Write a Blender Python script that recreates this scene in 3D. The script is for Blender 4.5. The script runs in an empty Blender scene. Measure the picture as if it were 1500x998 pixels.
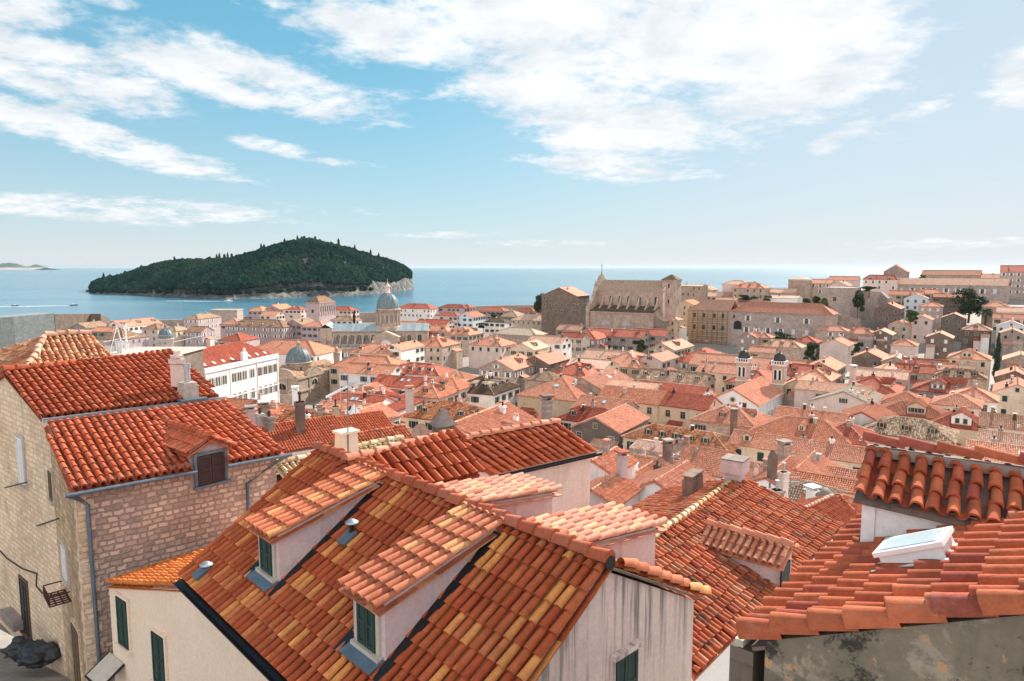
import bpy, math, random
import numpy as np
from mathutils import Vector, Matrix

SC = bpy.context.scene
COL = SC.collection
R = math.radians
random.seed(7)
NPR = np.random.RandomState(11)

# ------------------------------------------------------------------ camera
CAMZ = 45.0
PITCH = math.atan(107 / 1000.0)
cd = bpy.data.cameras.new("camera")
cam = bpy.data.objects.new("camera", cd)
COL.objects.link(cam)
cam.location = (0, 0, CAMZ)
cam.rotation_euler = (math.pi / 2 - PITCH, 0, 0)
cd.sensor_width = 36.0
cd.lens = 24.0
cd.clip_start = 0.3
cd.clip_end = 120000.0
SC.camera = cam

# ------------------------------------------------------------------ light
SUN_AZ = R(37)       # to the right of the view axis (+Y)
SUN_EL = R(34)
sd = bpy.data.lights.new("sun", 'SUN')
sd.energy = 5.0
sd.angle = R(0.55)
sd.color = (1.0, 0.93, 0.83)
sun = bpy.data.objects.new("sun", sd)
COL.objects.link(sun)
sv = Vector((math.sin(SUN_AZ) * math.cos(SUN_EL), math.cos(SUN_AZ) * math.cos(SUN_EL), math.sin(SUN_EL)))
sun.rotation_euler = sv.to_track_quat('Z', 'Y').to_euler()
sun.location = (60, 80, 160)
SC.view_settings.view_transform = 'Standard'
SC.view_settings.look = 'None'
SC.view_settings.gamma = 1.0
SC.view_settings.use_curve_mapping = False
SC.view_settings.exposure = 1.0
SC.cycles.use_denoising = True
SC.cycles.max_bounces = 6
SC.cycles.diffuse_bounces = 3
SC.cycles.glossy_bounces = 2
SC.cycles.sample_clamp_indirect = 6.0


class NT:
    """small helper to write node trees"""
    def __init__(s, tree):
        s.t = tree
        s.t.nodes.clear()

    def n(s, typ, **kw):
        nd = s.t.nodes.new(typ)
        ins = kw.pop('i', {})
        for k, v in kw.items():
            setattr(nd, k, v)
        for k, v in ins.items():
            s.set(nd.inputs[k], v)
        return nd

    def set(s, sock, v):
        if isinstance(v, bpy.types.NodeSocket):
            s.t.links.new(v, sock)
        elif isinstance(v, bpy.types.Node):
            s.t.links.new(v.outputs[0], sock)
        else:
            try:
                sock.default_value = v
            except Exception:
                sock.default_value = (*v, 1.0) if len(v) == 3 else v

    def m(s, op, a, b=None, c=None, clamp=False):
        nd = s.n('ShaderNodeMath', operation=op, use_clamp=clamp)
        for k, v in enumerate((a, b, c)):
            if v is not None:
                s.set(nd.inputs[k], v)
        return nd.outputs[0]

    def vm(s, op, a, b=None, out=0, scale=None):
        nd = s.n('ShaderNodeVectorMath', operation=op)
        s.set(nd.inputs[0], a)
        if b is not None:
            s.set(nd.inputs[1], b)
        if scale is not None:
            s.set(nd.inputs['Scale'], scale)
        return nd.outputs[out]

    def mix(s, f, a, b, blend='MIX'):
        nd = s.n('ShaderNodeMix', data_type='RGBA', blend_type=blend)
        s.set(nd.inputs[0], f)
        s.set(nd.inputs[6], a)
        s.set(nd.inputs[7], b)
        return nd.outputs[2]

    def noise(s, vec, scale, detail=4, rough=.55, dist=0.0, out=0):
        nd = s.n('ShaderNodeTexNoise', i={'Scale': scale, 'Detail': detail, 'Roughness': rough, 'Distortion': dist})
        if vec is not None:
            s.set(nd.inputs['Vector'], vec)
        return nd.outputs[out]

    def ramp(s, f, stops, interp='LINEAR'):
        nd = s.n('ShaderNodeValToRGB')
        cr = nd.color_ramp
        cr.interpolation = interp
        while len(cr.elements) < len(stops):
            cr.elements.new(0.5)
        for e, (p, c) in zip(cr.elements, stops):
            e.position = p
            e.color = (*c, 1) if len(c) == 3 else c
        s.set(nd.inputs[0], f)
        return nd.outputs[0]

    def step(s, v, lo, hi):
        nd = s.n('ShaderNodeMapRange', interpolation_type='SMOOTHSTEP')
        s.set(nd.inputs[0], v)
        s.set(nd.inputs[1], lo)
        s.set(nd.inputs[2], hi)
        return nd.outputs[0]


def g3(v):
    return (v, v, v)


# ------------------------------------------------------------------ world: sky + clouds by direction
wd = bpy.data.worlds.new("World")
SC.world = wd
wd.use_nodes = True
w = NT(wd.node_tree)
SKY = w.n('ShaderNodeTexSky', sky_type='NISHITA', sun_disc=False, sun_elevation=SUN_EL, sun_rotation=SUN_AZ,
          altitude=50.0, air_density=1.0, dust_density=0.25, ozone_density=1.0)
SKYTINT = (0.24, 1.03, 1.17, 1)
skyc = w.mix(1.0, SKY.outputs[0], SKYTINT, 'MULTIPLY')
tc = w.n('ShaderNodeTexCoord')
dirv = w.vm('NORMALIZE', tc.outputs['Generated'])
sx = w.n('ShaderNodeSeparateXYZ', i={0: dirv})
az = w.m('ARCTAN2', sx.outputs[0], sx.outputs[1])
el = w.m('ARCSINE', sx.outputs[2])
azel = w.n('ShaderNodeCombineXYZ', i={0: az, 1: el, 2: 0.0}).outputs[0]
# pale haze low over the sea
hz = w.m('POWER', w.m('SUBTRACT', 1.0, w.m('MAXIMUM', sx.outputs[2], 0.0), clamp=True), 6.0)
skyc = w.mix(1.0, skyc, (.70, .67, .66, 1), 'MULTIPLY')
skyc = w.mix(.5, skyc, (1.25, 3.7, 5.0, 1))
skyc = w.mix(w.m('MULTIPLY', hz, 0.92), skyc, (5.3, 5.15, 5.4, 1))
sd_ = w.vm('DOT_PRODUCT', dirv, (math.sin(R(58)), math.cos(R(58)), .12), out=1)
skyc = w.mix(w.m('MULTIPLY', w.step(sd_, .35, 1.0), .62), skyc, (5.35, 5.1, 5.4, 1))
# cloud layer coordinates (a flat layer overhead)
den = w.m('ADD', w.m('MAXIMUM', sx.outputs[2], 0.0), 0.16)
pl = w.n('ShaderNodeCombineXYZ', i={0: w.m('DIVIDE', sx.outputs[0], den), 1: w.m('DIVIDE', sx.outputs[1], den), 2: 0.0}).outputs[0]
n1 = w.noise(pl, 2.0, 10, .62, .35)
n2 = w.noise(w.vm('ADD', pl, (7.3, 2.1, 0)), 6.5, 8, .6, .2)
n3 = w.noise(w.vm('ADD', pl, (3.3, 5.1, 0)), 17.0, 7, .65, .3)
nz = w.m('ADD', w.m('ADD', w.m('MULTIPLY', n1, .50), w.m('MULTIPLY', n2, .32)), w.m('MULTIPLY', n3, .18))
nz = w.m('ADD', w.m('MULTIPLY', w.m('SUBTRACT', nz, .5), 2.0), .5)


def blob(px, py, rx, ry, rot, amp):
    """cloud bank centred on an azimuth and elevation"""
    a0 = math.atan((px - 750) / 1000.0)
    e0 = math.atan((392 - py) / 1000.0 * math.cos(a0))
    mp = w.n('ShaderNodeMapping', vector_type='TEXTURE')
    mp.inputs['Location'].default_value = (a0, e0, 0)
    mp.inputs['Rotation'].default_value = (0, 0, R(rot))
    mp.inputs['Scale'].default_value = (rx / 1000.0, ry / 1000.0, 1)
    w.set(mp.inputs['Vector'], azel)
    d = w.vm('LENGTH', mp.outputs[0], out=1)
    return w.m('MULTIPLY', w.m('SUBTRACT', 1.0, w.step(d, 0.25, 1.25)), amp)


mk = None
for b in [(930, 40, 520, 165, -3, 1.0), (1170, 95, 250, 110, 14, .95), (860, 175, 300, 80, -12, .95),
          (900, 245, 190, 36, -6, .85), (370, 125, 260, 58, -8, .90), (110, 115, 210, 56, -8, .92), (10, 30, 150, 45, 10, .85),
          (120, 200, 270, 34, -13, .85), (400, 217, 95, 17, -8, .75), (515, 243, 75, 9, -3, .70), (150, 308, 420, 24, 0, .78),
          (1500, 105, 75, 60, 20, .85), (1220, 206, 60, 20, 20, .72), (1310, 190, 80, 30, 20, .55), (430, 24, 45, 14, 0, .7),
          (180, 20, 50, 14, 0, .7), (550, 185, 90, 10, -5, .55), (1440, 270, 60, 7, 5, .55), (1390, 357, 240, 11, 0, .62),
          (800, 357, 210, 9, 0, .58), (660, 345, 130, 8, 0, .55), (600, 60, 250, 80, 0, .8)]:
    v = blob(*b)
    mk = v if mk is None else w.m('MAXIMUM', mk, v)
back_fill = w.m('MULTIPLY', w.step(w.m('MULTIPLY', sx.outputs[1], -1.0), -.25, .25), .62)  # unseen cloud cover behind the camera, added to fill the shade
mk = w.m('MAXIMUM', mk, back_fill)
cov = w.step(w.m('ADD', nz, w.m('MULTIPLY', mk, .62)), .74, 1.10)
shade = w.noise(w.vm('ADD', pl, (1.7, 9.1, 0)), 3.2, 6, .6, .3)
cc = w.ramp(shade, [(.33, (5.0, 5.3, 5.6)), (.56, (6.7, 6.7, 6.75))])
cc = w.mix(w.step(w.m('MULTIPLY', sx.outputs[1], -1.0), -.15, .35), cc, (23.0, 19.4, 18.0, 1))  # the added cover is much brighter and warmer, as fill light
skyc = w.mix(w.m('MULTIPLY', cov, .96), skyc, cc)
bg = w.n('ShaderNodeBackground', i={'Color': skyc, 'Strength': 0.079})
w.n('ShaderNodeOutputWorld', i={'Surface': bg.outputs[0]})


# ------------------------------------------------------------------ from picture measurements to the place
def ray(px, py):
    x = (px - 750) / 1000.0
    yu = (499 - py) / 1000.0
    cp, sp = math.cos(PITCH), math.sin(PITCH)
    return np.array((x, cp + sp * yu, -sp + cp * yu))


def at(px, py, Y):
    d = ray(px, py)
    return d * (Y / d[1]) + np.array((0, 0, CAMZ))


def onz(px, py, z):
    d = ray(px, py)
    return d * ((z - CAMZ) / d[2]) + np.array((0, 0, CAMZ))


def proj(p):
    cp, sp = math.cos(PITCH), math.sin(PITCH)
    X, Y, Z = p[0], p[1], p[2] - CAMZ
    dep = cp * Y - sp * Z
    up = sp * Y + cp * Z
    return 750 + 1000 * X / dep, 499 - 1000 * up / dep


def along(P, d, px):
    """point P + t d seen at column px"""
    cp, sp = math.cos(PITCH), math.sin(PITCH)
    k = (px - 750) / 1000.0
    P = np.array(P, float)
    d = np.array(d, float)
    dep = cp * P[1] - sp * (P[2] - CAMZ)
    dd = cp * d[1] - sp * d[2]
    t = (k * dep - P[0]) / (d[0] - k * dd)
    return P + t * d


def interp(x, tab):
    xs, ys = zip(*tab)
    return float(np.interp(x, xs, ys))


def sstep(x, a, b):
    t = min(1, max(0, (x - a) / (b - a)))
    return t * t * (3 - 2 * t)


def town_z(x, y):
    """usual height of the roof ridges over the town"""
    a = .574 * x + .819 * y
    b = .819 * x - .574 * y
    base = interp(y, [(0, 42), (25, 36), (50, 27), (73, 22.5), (95, 19.5), (110, 19), (600, 19)])
    hill = interp(a, [(280, 0), (300, 1), (336, 5), (369, 11), (431, 19), (480, 23), (600, 25)])
    return base + hill * sstep(b, -260, -150)


def ground_z(x, y):
    near = interp(y, [(-40, 33.5), (10, 33), (19, 32.4), (26, 30), (36, 23), (50, 16), (73, 11.5), (100, 8.0), (130, 7.0)])
    a = .574 * x + .819 * y
    b = .819 * x - .574 * y
    hill = interp(a, [(280, 0), (300, 1), (336, 5), (369, 11), (431, 19), (480, 23), (600, 25)])
    z = near + hill * sstep(b, -260, -150)
    lim = 478 - 40 * sstep(x, 40, 200)
    return z * (1 - sstep(y, lim, lim + 16)) - 6 * sstep(y, lim + 4, lim + 24)


def hit(px, py):
    d = ray(px, py)
    lo = 60.0
    Y = lo
    while Y < 470:
        p = at(px, py, Y)
        if p[2] <= town_z(p[0], p[1]):
            return p
        Y += .5
    return at(px, py, 465)


# ------------------------------------------------------------------ mesh builder
class MB:
    def __init__(s):
        s.v = []
        s.nv = 0
        s.sz = []
        s.lv = []
        s.uv = []
        s.mi = []
        s.sm = []

    def add(s, V, F, uv=None, mi=0, smooth=False):
        """V (n,3); F (m,k) indices; uv (n,2) per vertex"""
        V = np.asarray(V, float).reshape(-1, 3)
        F = np.asarray(F, int)
        if F.ndim == 1:
            F = F[None, :]
        if uv is None:
            uv = np.zeros((len(V), 2))
        uv = np.asarray(uv, float)
        s.v.append(V)
        s.sz.append(np.full(len(F), F.shape[1]))
        s.lv.append((F + s.nv).ravel())
        s.uv.append(uv[F.ravel()])
        s.mi.append(np.full(len(F), mi))
        s.sm.append(np.full(len(F), bool(smooth)))
        s.nv += len(V)

    def poly(s, pts, mi=0, uv=None):
        pts = np.asarray(pts, float)
        if uv is None:
            d = pts[1] - pts[0]
            n = np.cross(d, pts[-1] - pts[0])
            d = d / (np.linalg.norm(d) + 1e-9)
            n = n / (np.linalg.norm(n) + 1e-9)
            e = np.cross(n, d)
            if abs(n[2]) < .6:            # wall: u horizontal, v up
                d = np.array((-n[1], n[0], 0))
                d = d / (np.linalg.norm(d) + 1e-9)
                uv = np.stack([pts @ d, pts[:, 2]], 1)
            else:
                uv = np.stack([(pts - pts[0]) @ d, (pts - pts[0]) @ e], 1)
        s.add(pts, np.arange(len(pts)), uv, mi)

    def prism(s, bot, top, mi=0, cap=True, cap_mi=None):
        """closed solid between two loops"""
        n = len(bot)
        for k in range(n):
            j = (k + 1) % n
            s.poly([bot[k], bot[j], top[j], top[k]], mi)
        if cap:
            cm = mi if cap_mi is None else cap_mi
            s.poly(top, cm)
            s.poly(list(bot)[::-1], cm)

    def box(s, x0, x1, y0, y1, z0, z1, mi=0):
        b = [(x0, y0, z0), (x1, y0, z0), (x1, y1, z0), (x0, y1, z0)]
        t = [(x0, y0, z1), (x1, y0, z1), (x1, y1, z1), (x0, y1, z1)]
        s.prism([np.array(p, float) for p in b], [np.array(p, float) for p in t], mi)

    def obox(s, O, ax, ay, az_, lx, ly, lz, mi=0):
        """box from origin corner along three axes"""
        O = np.array(O, float)
        ax, ay, az_ = np.array(ax, float), np.array(ay, float), np.array(az_, float)
        b = [O, O + ax * lx, O + ax * lx + ay * ly, O + ay * ly]
        s.prism(b, [p + az_ * lz for p in b], mi)

    def tube(s, pts, r, n=8, mi=0, cap=True):
        pts = [np.array(p, float) for p in pts]
        rr = r if isinstance(r, (list, tuple)) else [r] * len(pts)
        rings = []
        for k, p in enumerate(pts):
            t = pts[min(k + 1, len(pts) - 1)] - pts[max(k - 1, 0)]
            t = t / (np.linalg.norm(t) + 1e-9)
            h = np.array((0, 0, 1.0)) if abs(t[2]) < .9 else np.array((1.0, 0, 0))
            a = np.cross(t, h)
            a /= np.linalg.norm(a)
            b = np.cross(t, a)
            ang = np.linspace(0, 2 * math.pi, n, endpoint=False)
            rings.append(p + rr[k] * (np.cos(ang)[:, None] * a + np.sin(ang)[:, None] * b))
        V = np.concatenate(rings)
        F = []
        for k in range(len(pts) - 1):
            for j in range(n):
                F.append((k * n + j, k * n + (j + 1) % n, (k + 1) * n + (j + 1) % n, (k + 1) * n + j))
        s.add(V, F, None, mi, True)
        if cap:
            s.add(rings[0], np.arange(n)[::-1], None, mi)
            s.add(rings[-1], np.arange(n), None, mi)

    def lathe(s, prof, n=24, mi=0, c=(0, 0, 0), a0=0, a1=2 * math.pi):
        """profile [(r,z)...] turned about z"""
        full = abs(a1 - a0 - 2 * math.pi) < 1e-6
        m = n if full else n + 1
        ang = a0 + (a1 - a0) * np.arange(m) / n
        V = []
        UV = []
        for r, z in prof:
            V.append(np.stack([c[0] + r * np.cos(ang), c[1] + r * np.sin(ang), np.full(m, c[2] + z)], 1))
            UV.append(np.stack([ang * max(r, .3), np.full(m, z)], 1))
        F = []
        for k in range(len(prof) - 1):
            for j in range(n):
                j2 = (j + 1) % m
                F.append((k * m + j, k * m + j2, (k + 1) * m + j2, (k + 1) * m + j))
        s.add(np.concatenate(V), F, np.concatenate(UV), mi, True)

    def mesh(s, name, mats):
        me = bpy.data.meshes.new(name)
        V = np.concatenate(s.v)
        sz = np.concatenate(s.sz)
        lv = np.concatenate(s.lv)
        me.vertices.add(len(V))
        me.vertices.foreach_set('co', V.ravel().astype(np.float32))
        me.loops.add(len(lv))
        me.loops.foreach_set('vertex_index', lv.astype(np.int32))
        me.polygons.add(len(sz))
        st = np.concatenate([[0], np.cumsum(sz)[:-1]])
        me.polygons.foreach_set('loop_start', st.astype(np.int32))
        me.polygons.foreach_set('loop_total', sz.astype(np.int32))
        me.polygons.foreach_set('material_index', np.concatenate(s.mi).astype(np.int32))
        me.polygons.foreach_set('use_smooth', np.concatenate(s.sm))
        ul = me.uv_layers.new(name='UVMap')
        ul.data.foreach_set('uv', np.concatenate(s.uv).ravel().astype(np.float32))
        for m in (mats if isinstance(mats, (list, tuple)) else [mats]):
            me.materials.append(m)
        me.update(calc_edges=True)
        
        return me

    def build(s, name, mats, parent=None):
        return link(name, s.mesh(name, mats), parent)


def link(name, data, parent=None, loc=None, rotz=None):
    o = bpy.data.objects.new(name, data)
    COL.objects.link(o)
    if parent is not None:
        o.parent = parent
    if loc is not None:
        o.location = [float(q) for q in loc]
    if rotz is not None:
        o.rotation_euler = (0, 0, rotz)
    return o


def tag(o, label=None, cat=None, group=None, kind=None):
    if label:
        o['label'] = label
    if cat:
        o['category'] = cat
    if group:
        o['group'] = group
    if kind:
        o['kind'] = kind
    return o


def thing(name, label, cat, loc=(0, 0, 0), rotz=0.0, group=None):
    return tag(link(name, None, None, loc, rotz), label, cat, group)


# ------------------------------------------------------------------ materials
MATS = {}


def newmat(name):
    m = bpy.data.materials.new(name)
    m.use_nodes = True
    t = NT(m.node_tree)
    return m, t


def finish(t, col, rough=.85, bump=None, bstr=.3, bdist=.05, spec=.25, metal=0.0, **extra):
    b = t.n('ShaderNodeBsdfPrincipled')
    t.set(b.inputs['Base Color'], col)
    t.set(b.inputs['Roughness'], rough)
    t.set(b.inputs['Specular IOR Level'], spec)
    t.set(b.inputs['Metallic'], metal)
    for k, v in extra.items():
        t.set(b.inputs[k.replace('_', ' ')], v)
    if bump is not None:
        bn = t.n('ShaderNodeBump', i={'Strength': bstr, 'Distance': bdist, 'Height': bump})
        t.set(b.inputs['Normal'], bn.outputs[0])
    t.n('ShaderNodeOutputMaterial', i={'Surface': b.outputs[0]})


def plain(name, c, rough=.7, var=.18, scale=3.0, metal=0.0, spec=.3, bump=0.0):
    m, t = newmat(name)
    geo = t.n('ShaderNodeNewGeometry')
    nz_ = t.noise(geo.outputs['Position'], scale, 5, .6)
    col = t.mix(1.0, (*c, 1), t.ramp(nz_, [(.25, g3(1 - var)), (.75, g3(1 + var))]), 'MULTIPLY')
    finish(t, col, rough, nz_ if bump else None, bump, .03, spec, metal)
    MATS[name] = m
    return m


def tilemat(name, cols, dirt=(.10, .085, .07), dirtamt=.30, lich=(.50, .42, .30), lichamt=.12, hue=.16, rough=.9, bump=.55, patch=.35):
    """clay barrel tiles; uv counts columns and rows so that every tile has its own tone"""
    m, t = newmat(name)
    uv = t.n('ShaderNodeUVMap').outputs[0]
    geo = t.n('ShaderNodeNewGeometry').outputs['Position']
    s = t.n('ShaderNodeSeparateXYZ', i={0: uv})
    fl = t.vm('FLOOR', uv)
    wn = t.n('ShaderNodeTexWhiteNoise', noise_dimensions='2D', i={'Vector': fl})
    tot = sum(k for _, k in cols)
    acc, stops = 0, []
    for c, k in cols:
        stops.append((acc / tot, c))
        acc += k
    col = t.ramp(wn.outputs[0], stops, 'CONSTANT')
    wn2 = t.n('ShaderNodeTexWhiteNoise', noise_dimensions='2D', i={'Vector': t.vm('ADD', fl, (31.7, 11.3, 0))})
    col = t.mix(1.0, col, t.ramp(wn2.outputs[0], [(0, g3(1 - hue)), (1, g3(1 + hue))]), 'MULTIPLY')
    oi_ = t.n('ShaderNodeObjectInfo').outputs['Random']
    col = t.mix(1.0, col, t.ramp(oi_, [(0, (.70, .64, .62)), (.3, (.92, .86, .82)), (.55, (1.0, 1.0, 1.0)), (.8, (1.08, 1.10, 1.10)), (1, (.86, .95, 1.05))]), 'MULTIPLY')
    # big patches of older and newer tiles
    pn = t.noise(geo, .22, 3, .6)
    col = t.mix(t.m('MULTIPLY', t.step(pn, .42, .68), patch), col, t.mix(.5, col, (*[sum(c[k] * q for c, q in cols) / tot * .62 for k in range(3)], 1)))
    fine = t.noise(geo, 9.0, 6, .65)
    col = t.mix(1.0, col, t.ramp(fine, [(.3, g3(.84)), (.7, g3(1.12))]), 'MULTIPLY')
    pit = t.noise(geo, 38.0, 4, .7)
    col = t.mix(1.0, col, t.ramp(pit, [(.30, g3(.80)), (.45, g3(1.0)), (.72, g3(1.10))]), 'MULTIPLY')
    mot = t.noise(geo, 3.1, 6, .7, .4)
    col = t.mix(1.0, col, t.ramp(mot, [(.30, (.80, .78, .78)), (.55, g3(1.0)), (.75, (1.10, 1.12, 1.14))]), 'MULTIPLY')
    dn = t.noise(geo, .9, 8, .7, .3)
    dn = t.m('ADD', dn, t.m('MULTIPLY', t.m('SUBTRACT', wn2.outputs[0], .5), .22))
    col = t.mix(t.m('MULTIPLY', t.step(dn, .56, .70), dirtamt), col, (*dirt, 1))
    ln = t.noise(t.vm('ADD', geo, (19, 3, 7)), 1.7, 7, .72)
    col = t.mix(t.m('MULTIPLY', t.step(ln, .58, .70), lichamt * 2), col, (*lich, 1))
    prof = t.m('ABSOLUTE', t.m('SINE', t.m('MULTIPLY', s.outputs[0], math.pi)))
    saw = t.m('SUBTRACT', 1.0, t.m('FRACT', s.outputs[1]))
    h = t.m('ADD', t.m('MULTIPLY', prof, .8), t.m('MULTIPLY', saw, .4))
    h = t.m('ADD', h, t.m('MULTIPLY', fine, .10))
    h = t.m('ADD', h, t.m('MULTIPLY', pit, .035))
    finish(t, col, rough, h, bump, .10, .12)
    MATS[name] = m
    return m


TOWNW = ('stone', 'greystone', 'lilac', 'white', 'pink', 'creamwall', 'darkwall')


def wallmat(name, c, c2=None, stone=0.0, sw=.62, sh=.30, streak=.25, mortar=.75, stain=(.16, .13, .10), stainamt=.25, bump=.25, irregular=False, patchy=None, vary=.28, sfreq=2.6, slo=.50, fade=None):
    """plaster or coursed stone; uv in metres"""
    m, t = newmat(name)
    uv = t.n('ShaderNodeUVMap').outputs[0]
    geo = t.n('ShaderNodeNewGeometry').outputs['Position']
    big = t.noise(geo, .45, 6, .65, .2)
    oi_ = t.n('ShaderNodeObjectInfo').outputs['Random']
    c2 = c2 or tuple(x * .72 for x in c)
    col = t.mix(t.step(big, .35, .68), (*c, 1), (*c2, 1))
    if name in TOWNW:
        col = t.mix(1.0, col, t.ramp(oi_, [(0, (.78, .75, .72)), (.4, g3(1.0)), (.75, (1.06, 1.04, 1.0)), (1, (.94, .96, 1.0))]), 'MULTIPLY')
    fine = t.noise(geo, 12, 5, .7)
    h = t.m('MULTIPLY', fine, .25)
    if stone:
        if irregular == 'cells':
            wob = t.noise(geo, 2.2, 3, .5, out=1)
            uvw = t.vm('ADD', uv, t.vm('SCALE', t.vm('SUBTRACT', wob, (.5, .5, .5)), scale=.10))
            mpc = t.n('ShaderNodeMapping', i={'Vector': uvw})
            mpc.inputs['Scale'].default_value = (1 / sw, 1 / sh, 1)
            va = t.n('ShaderNodeTexVoronoi', voronoi_dimensions='2D', feature='F1', i={'Vector': mpc.outputs[0], 'Scale': 1.0, 'Randomness': .62})
            vb = t.n('ShaderNodeTexVoronoi', voronoi_dimensions='2D', feature='DISTANCE_TO_EDGE', i={'Vector': mpc.outputs[0], 'Scale': 1.0, 'Randomness': .62})
            tone = t.ramp(t.n('ShaderNodeSeparateXYZ', i={0: va.outputs['Color']}).outputs[0], [(0, (1 - vary, 1 - vary, 1 - vary)), (.5, (1, .97, .94)), (1, (1 + vary, 1 + vary * .92, 1 + vary * .86))])
            edge = t.step(vb.outputs['Distance'], .015, .10)
            tone = t.mix(edge, (mortar, mortar * .95, mortar * .92, 1), tone)
            col = t.mix(stone, col, tone, 'MULTIPLY')
            h = t.m('ADD', h, t.m('MULTIPLY', edge, .8))
        elif irregular:
            wob = t.noise(geo, 3.2, 4, .6, out=1)
            uvw = t.vm('ADD', uv, t.vm('SCALE', t.vm('SUBTRACT', wob, (.5, .5, .5)), scale=.16))
        else:
            wob = t.noise(geo, .9, 2, .5, out=1)
            uvw = t.vm('ADD', uv, t.vm('SCALE', t.vm('SUBTRACT', wob, (.5, .5, .5)), scale=.10))
        br = None if irregular == 'cells' else t.n('ShaderNodeTexBrick', offset=.5, squash=.7 if irregular else 1.0, squash_frequency=3, offset_frequency=2,
                 i={'Vector': uvw, 'Color1': (1 - vary, 1 - vary, 1 - vary, 1), 'Color2': (1 + vary, 1 + vary * .9, 1 + vary * .8, 1), 'Mortar': (mortar, mortar * .97, mortar * .94, 1),
                    'Scale': 1.0, 'Mortar Size': .018 if not irregular else .035, 'Mortar Smooth': .35 if not irregular else .6, 'Bias': 0.0, 'Brick Width': sw, 'Row Height': sh})
        if br is not None:
            col = t.mix(stone, col, br.outputs[0], 'MULTIPLY')
            h = t.m('ADD', h, t.m('MULTIPLY', br.outputs[1], -.8))
    col = t.mix(1.0, col, t.ramp(fine, [(.25, g3(.86)), (.75, g3(1.12))]), 'MULTIPLY')
    # rain streaks running down
    mp = t.n('ShaderNodeMapping', i={'Vector': uv})
    mp.inputs['Scale'].default_value = (sfreq, .22, 1)
    st = t.noise(mp.outputs[0], 1.0, 6, .6, .3)
    sm_ = t.m('MULTIPLY', t.step(st, slo, slo + .2), streak)
    if fade:
        zz_ = t.n('ShaderNodeSeparateXYZ', i={0: geo}).outputs[2]
        wob_ = t.noise(mp.outputs[0], 2.3, 3, .6)
        sm_ = t.m('MULTIPLY', sm_, t.m('ADD', .16, t.m('MULTIPLY', t.step(t.m('ADD', zz_, t.m('MULTIPLY', wob_, 2.2)), fade[0], fade[1]), .84)))
    col = t.mix(sm_, col, (*stain, 1))
    sp = t.noise(t.vm('ADD', geo, (5, 9, 2)), .8, 9, .75, .6)
    col = t.mix(t.m('MULTIPLY', t.step(sp, .54, .66), stainamt), col, (*stain, 1))
    if patchy:
        zone = t.step(t.noise(t.vm('ADD', geo, (3.1, 1.2, 0)), .55, 3, .5), .42, .56)
        pp = t.noise(t.vm('ADD', geo, (2, 1, 5)), 3.4, 12, .72, .25)
        col = t.mix(t.m('MULTIPLY', t.m('MULTIPLY', t.step(pp, .52, .62), zone), .75), col, (*patchy, 1))
        pr_ = t.noise(t.vm('ADD', geo, (7, 3, 9)), 4.6, 9, .65, .2)
        col = t.mix(t.m('MULTIPLY', t.step(pr_, .60, .63), zone), col, (.50, .29, .15, 1))
        pq = t.noise(t.vm('ADD', geo, (12, 4, 1)), 2.6, 12, .78, .25)
        col = t.mix(t.m('MULTIPLY', t.step(pq, .55, .62), .85), col, (.03, .027, .024, 1))
        h = t.m('ADD', h, t.m('MULTIPLY', pp, .5))
    finish(t, col, .9, h, bump, .05, .2)
    MATS[name] = m
    return m


RED, ORA, DEEP, YEL = (.40, .085, .035), (.50, .135, .05), (.30, .06, .03), (.66, .30, .10)
tilemat('mixed', [((.42, .085, .032), 6), ((.48, .115, .042), 5), ((.72, .27, .078), 2.0), ((.56, .17, .06), 1.0)], dirtamt=.22, lichamt=.05, patch=.0, hue=.12, dirt=(.16, .07, .04))
tilemat('mixlight', [((.50, .155, .08), 6), ((.56, .19, .10), 5), ((.72, .33, .14), 2.0)], dirtamt=.15, lichamt=.05, patch=.0, hue=.10, dirt=(.2, .1, .06))
tilemat('mixsunlit', [((.58, .245, .17), 5), ((.62, .29, .20), 4), ((.68, .36, .21), 2.5), ((.52, .19, .125), 2.5)], dirtamt=.12, lichamt=.05, patch=.0, hue=.08, dirt=(.2, .1, .06))  # pale copy of the mixed tiles, strong sun put into the colour
tilemat('cotta', [((.44, .105, .05), 4), ((.50, .135, .065), 4), ((.44, .13, .075), 2)], dirtamt=.14, lichamt=.04, hue=.16)
tilemat('cottanear', [((.43, .105, .050), 4), ((.49, .13, .06), 4), ((.36, .085, .055), 1.5)], dirtamt=.42, lichamt=.10, hue=.14, dirt=(.12, .05, .035))
tilemat('cottaold', [((.42, .11, .05), 3), ((.50, .15, .07), 3), ((.44, .19, .11), 1.6), ((.34, .085, .05), 2)], dirtamt=.75, lichamt=.14, hue=.2, dirt=(.06, .05, .045))
tilemat('orangenew', [((.58, .17, .045), 4), ((.63, .21, .06), 3), ((.54, .14, .04), 2)], dirtamt=.06, lichamt=.0, hue=.1)
tilemat('orange', [((.60, .245, .15), 4), ((.65, .30, .19), 3), ((.55, .205, .12), 2), ((.66, .34, .225), 1.0)], dirtamt=.38, lichamt=.16, hue=0.08)
tilemat('salmon', [((.60, .27, .18), 4), ((.66, .335, .225), 3), ((.54, .22, .14), 2.5)], dirtamt=.25, lichamt=.12, hue=0.08)
tilemat('pale', [((.65, .385, .275), 4), ((.69, .455, .335), 3), ((.59, .31, .21), 3)], dirtamt=.3, lichamt=.2, hue=0.08)
tilemat('red', [((.43, .115, .07), 4), ((.49, .15, .095), 3), ((.36, .09, .06), 2)], dirtamt=.35, lichamt=.08, hue=0.08)
tilemat('ochre', [((.50, .205, .10), 4), ((.54, .27, .14), 3), ((.40, .14, .075), 3)], dirtamt=.6, lichamt=.3, lich=(.45, .30, .10))
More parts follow.
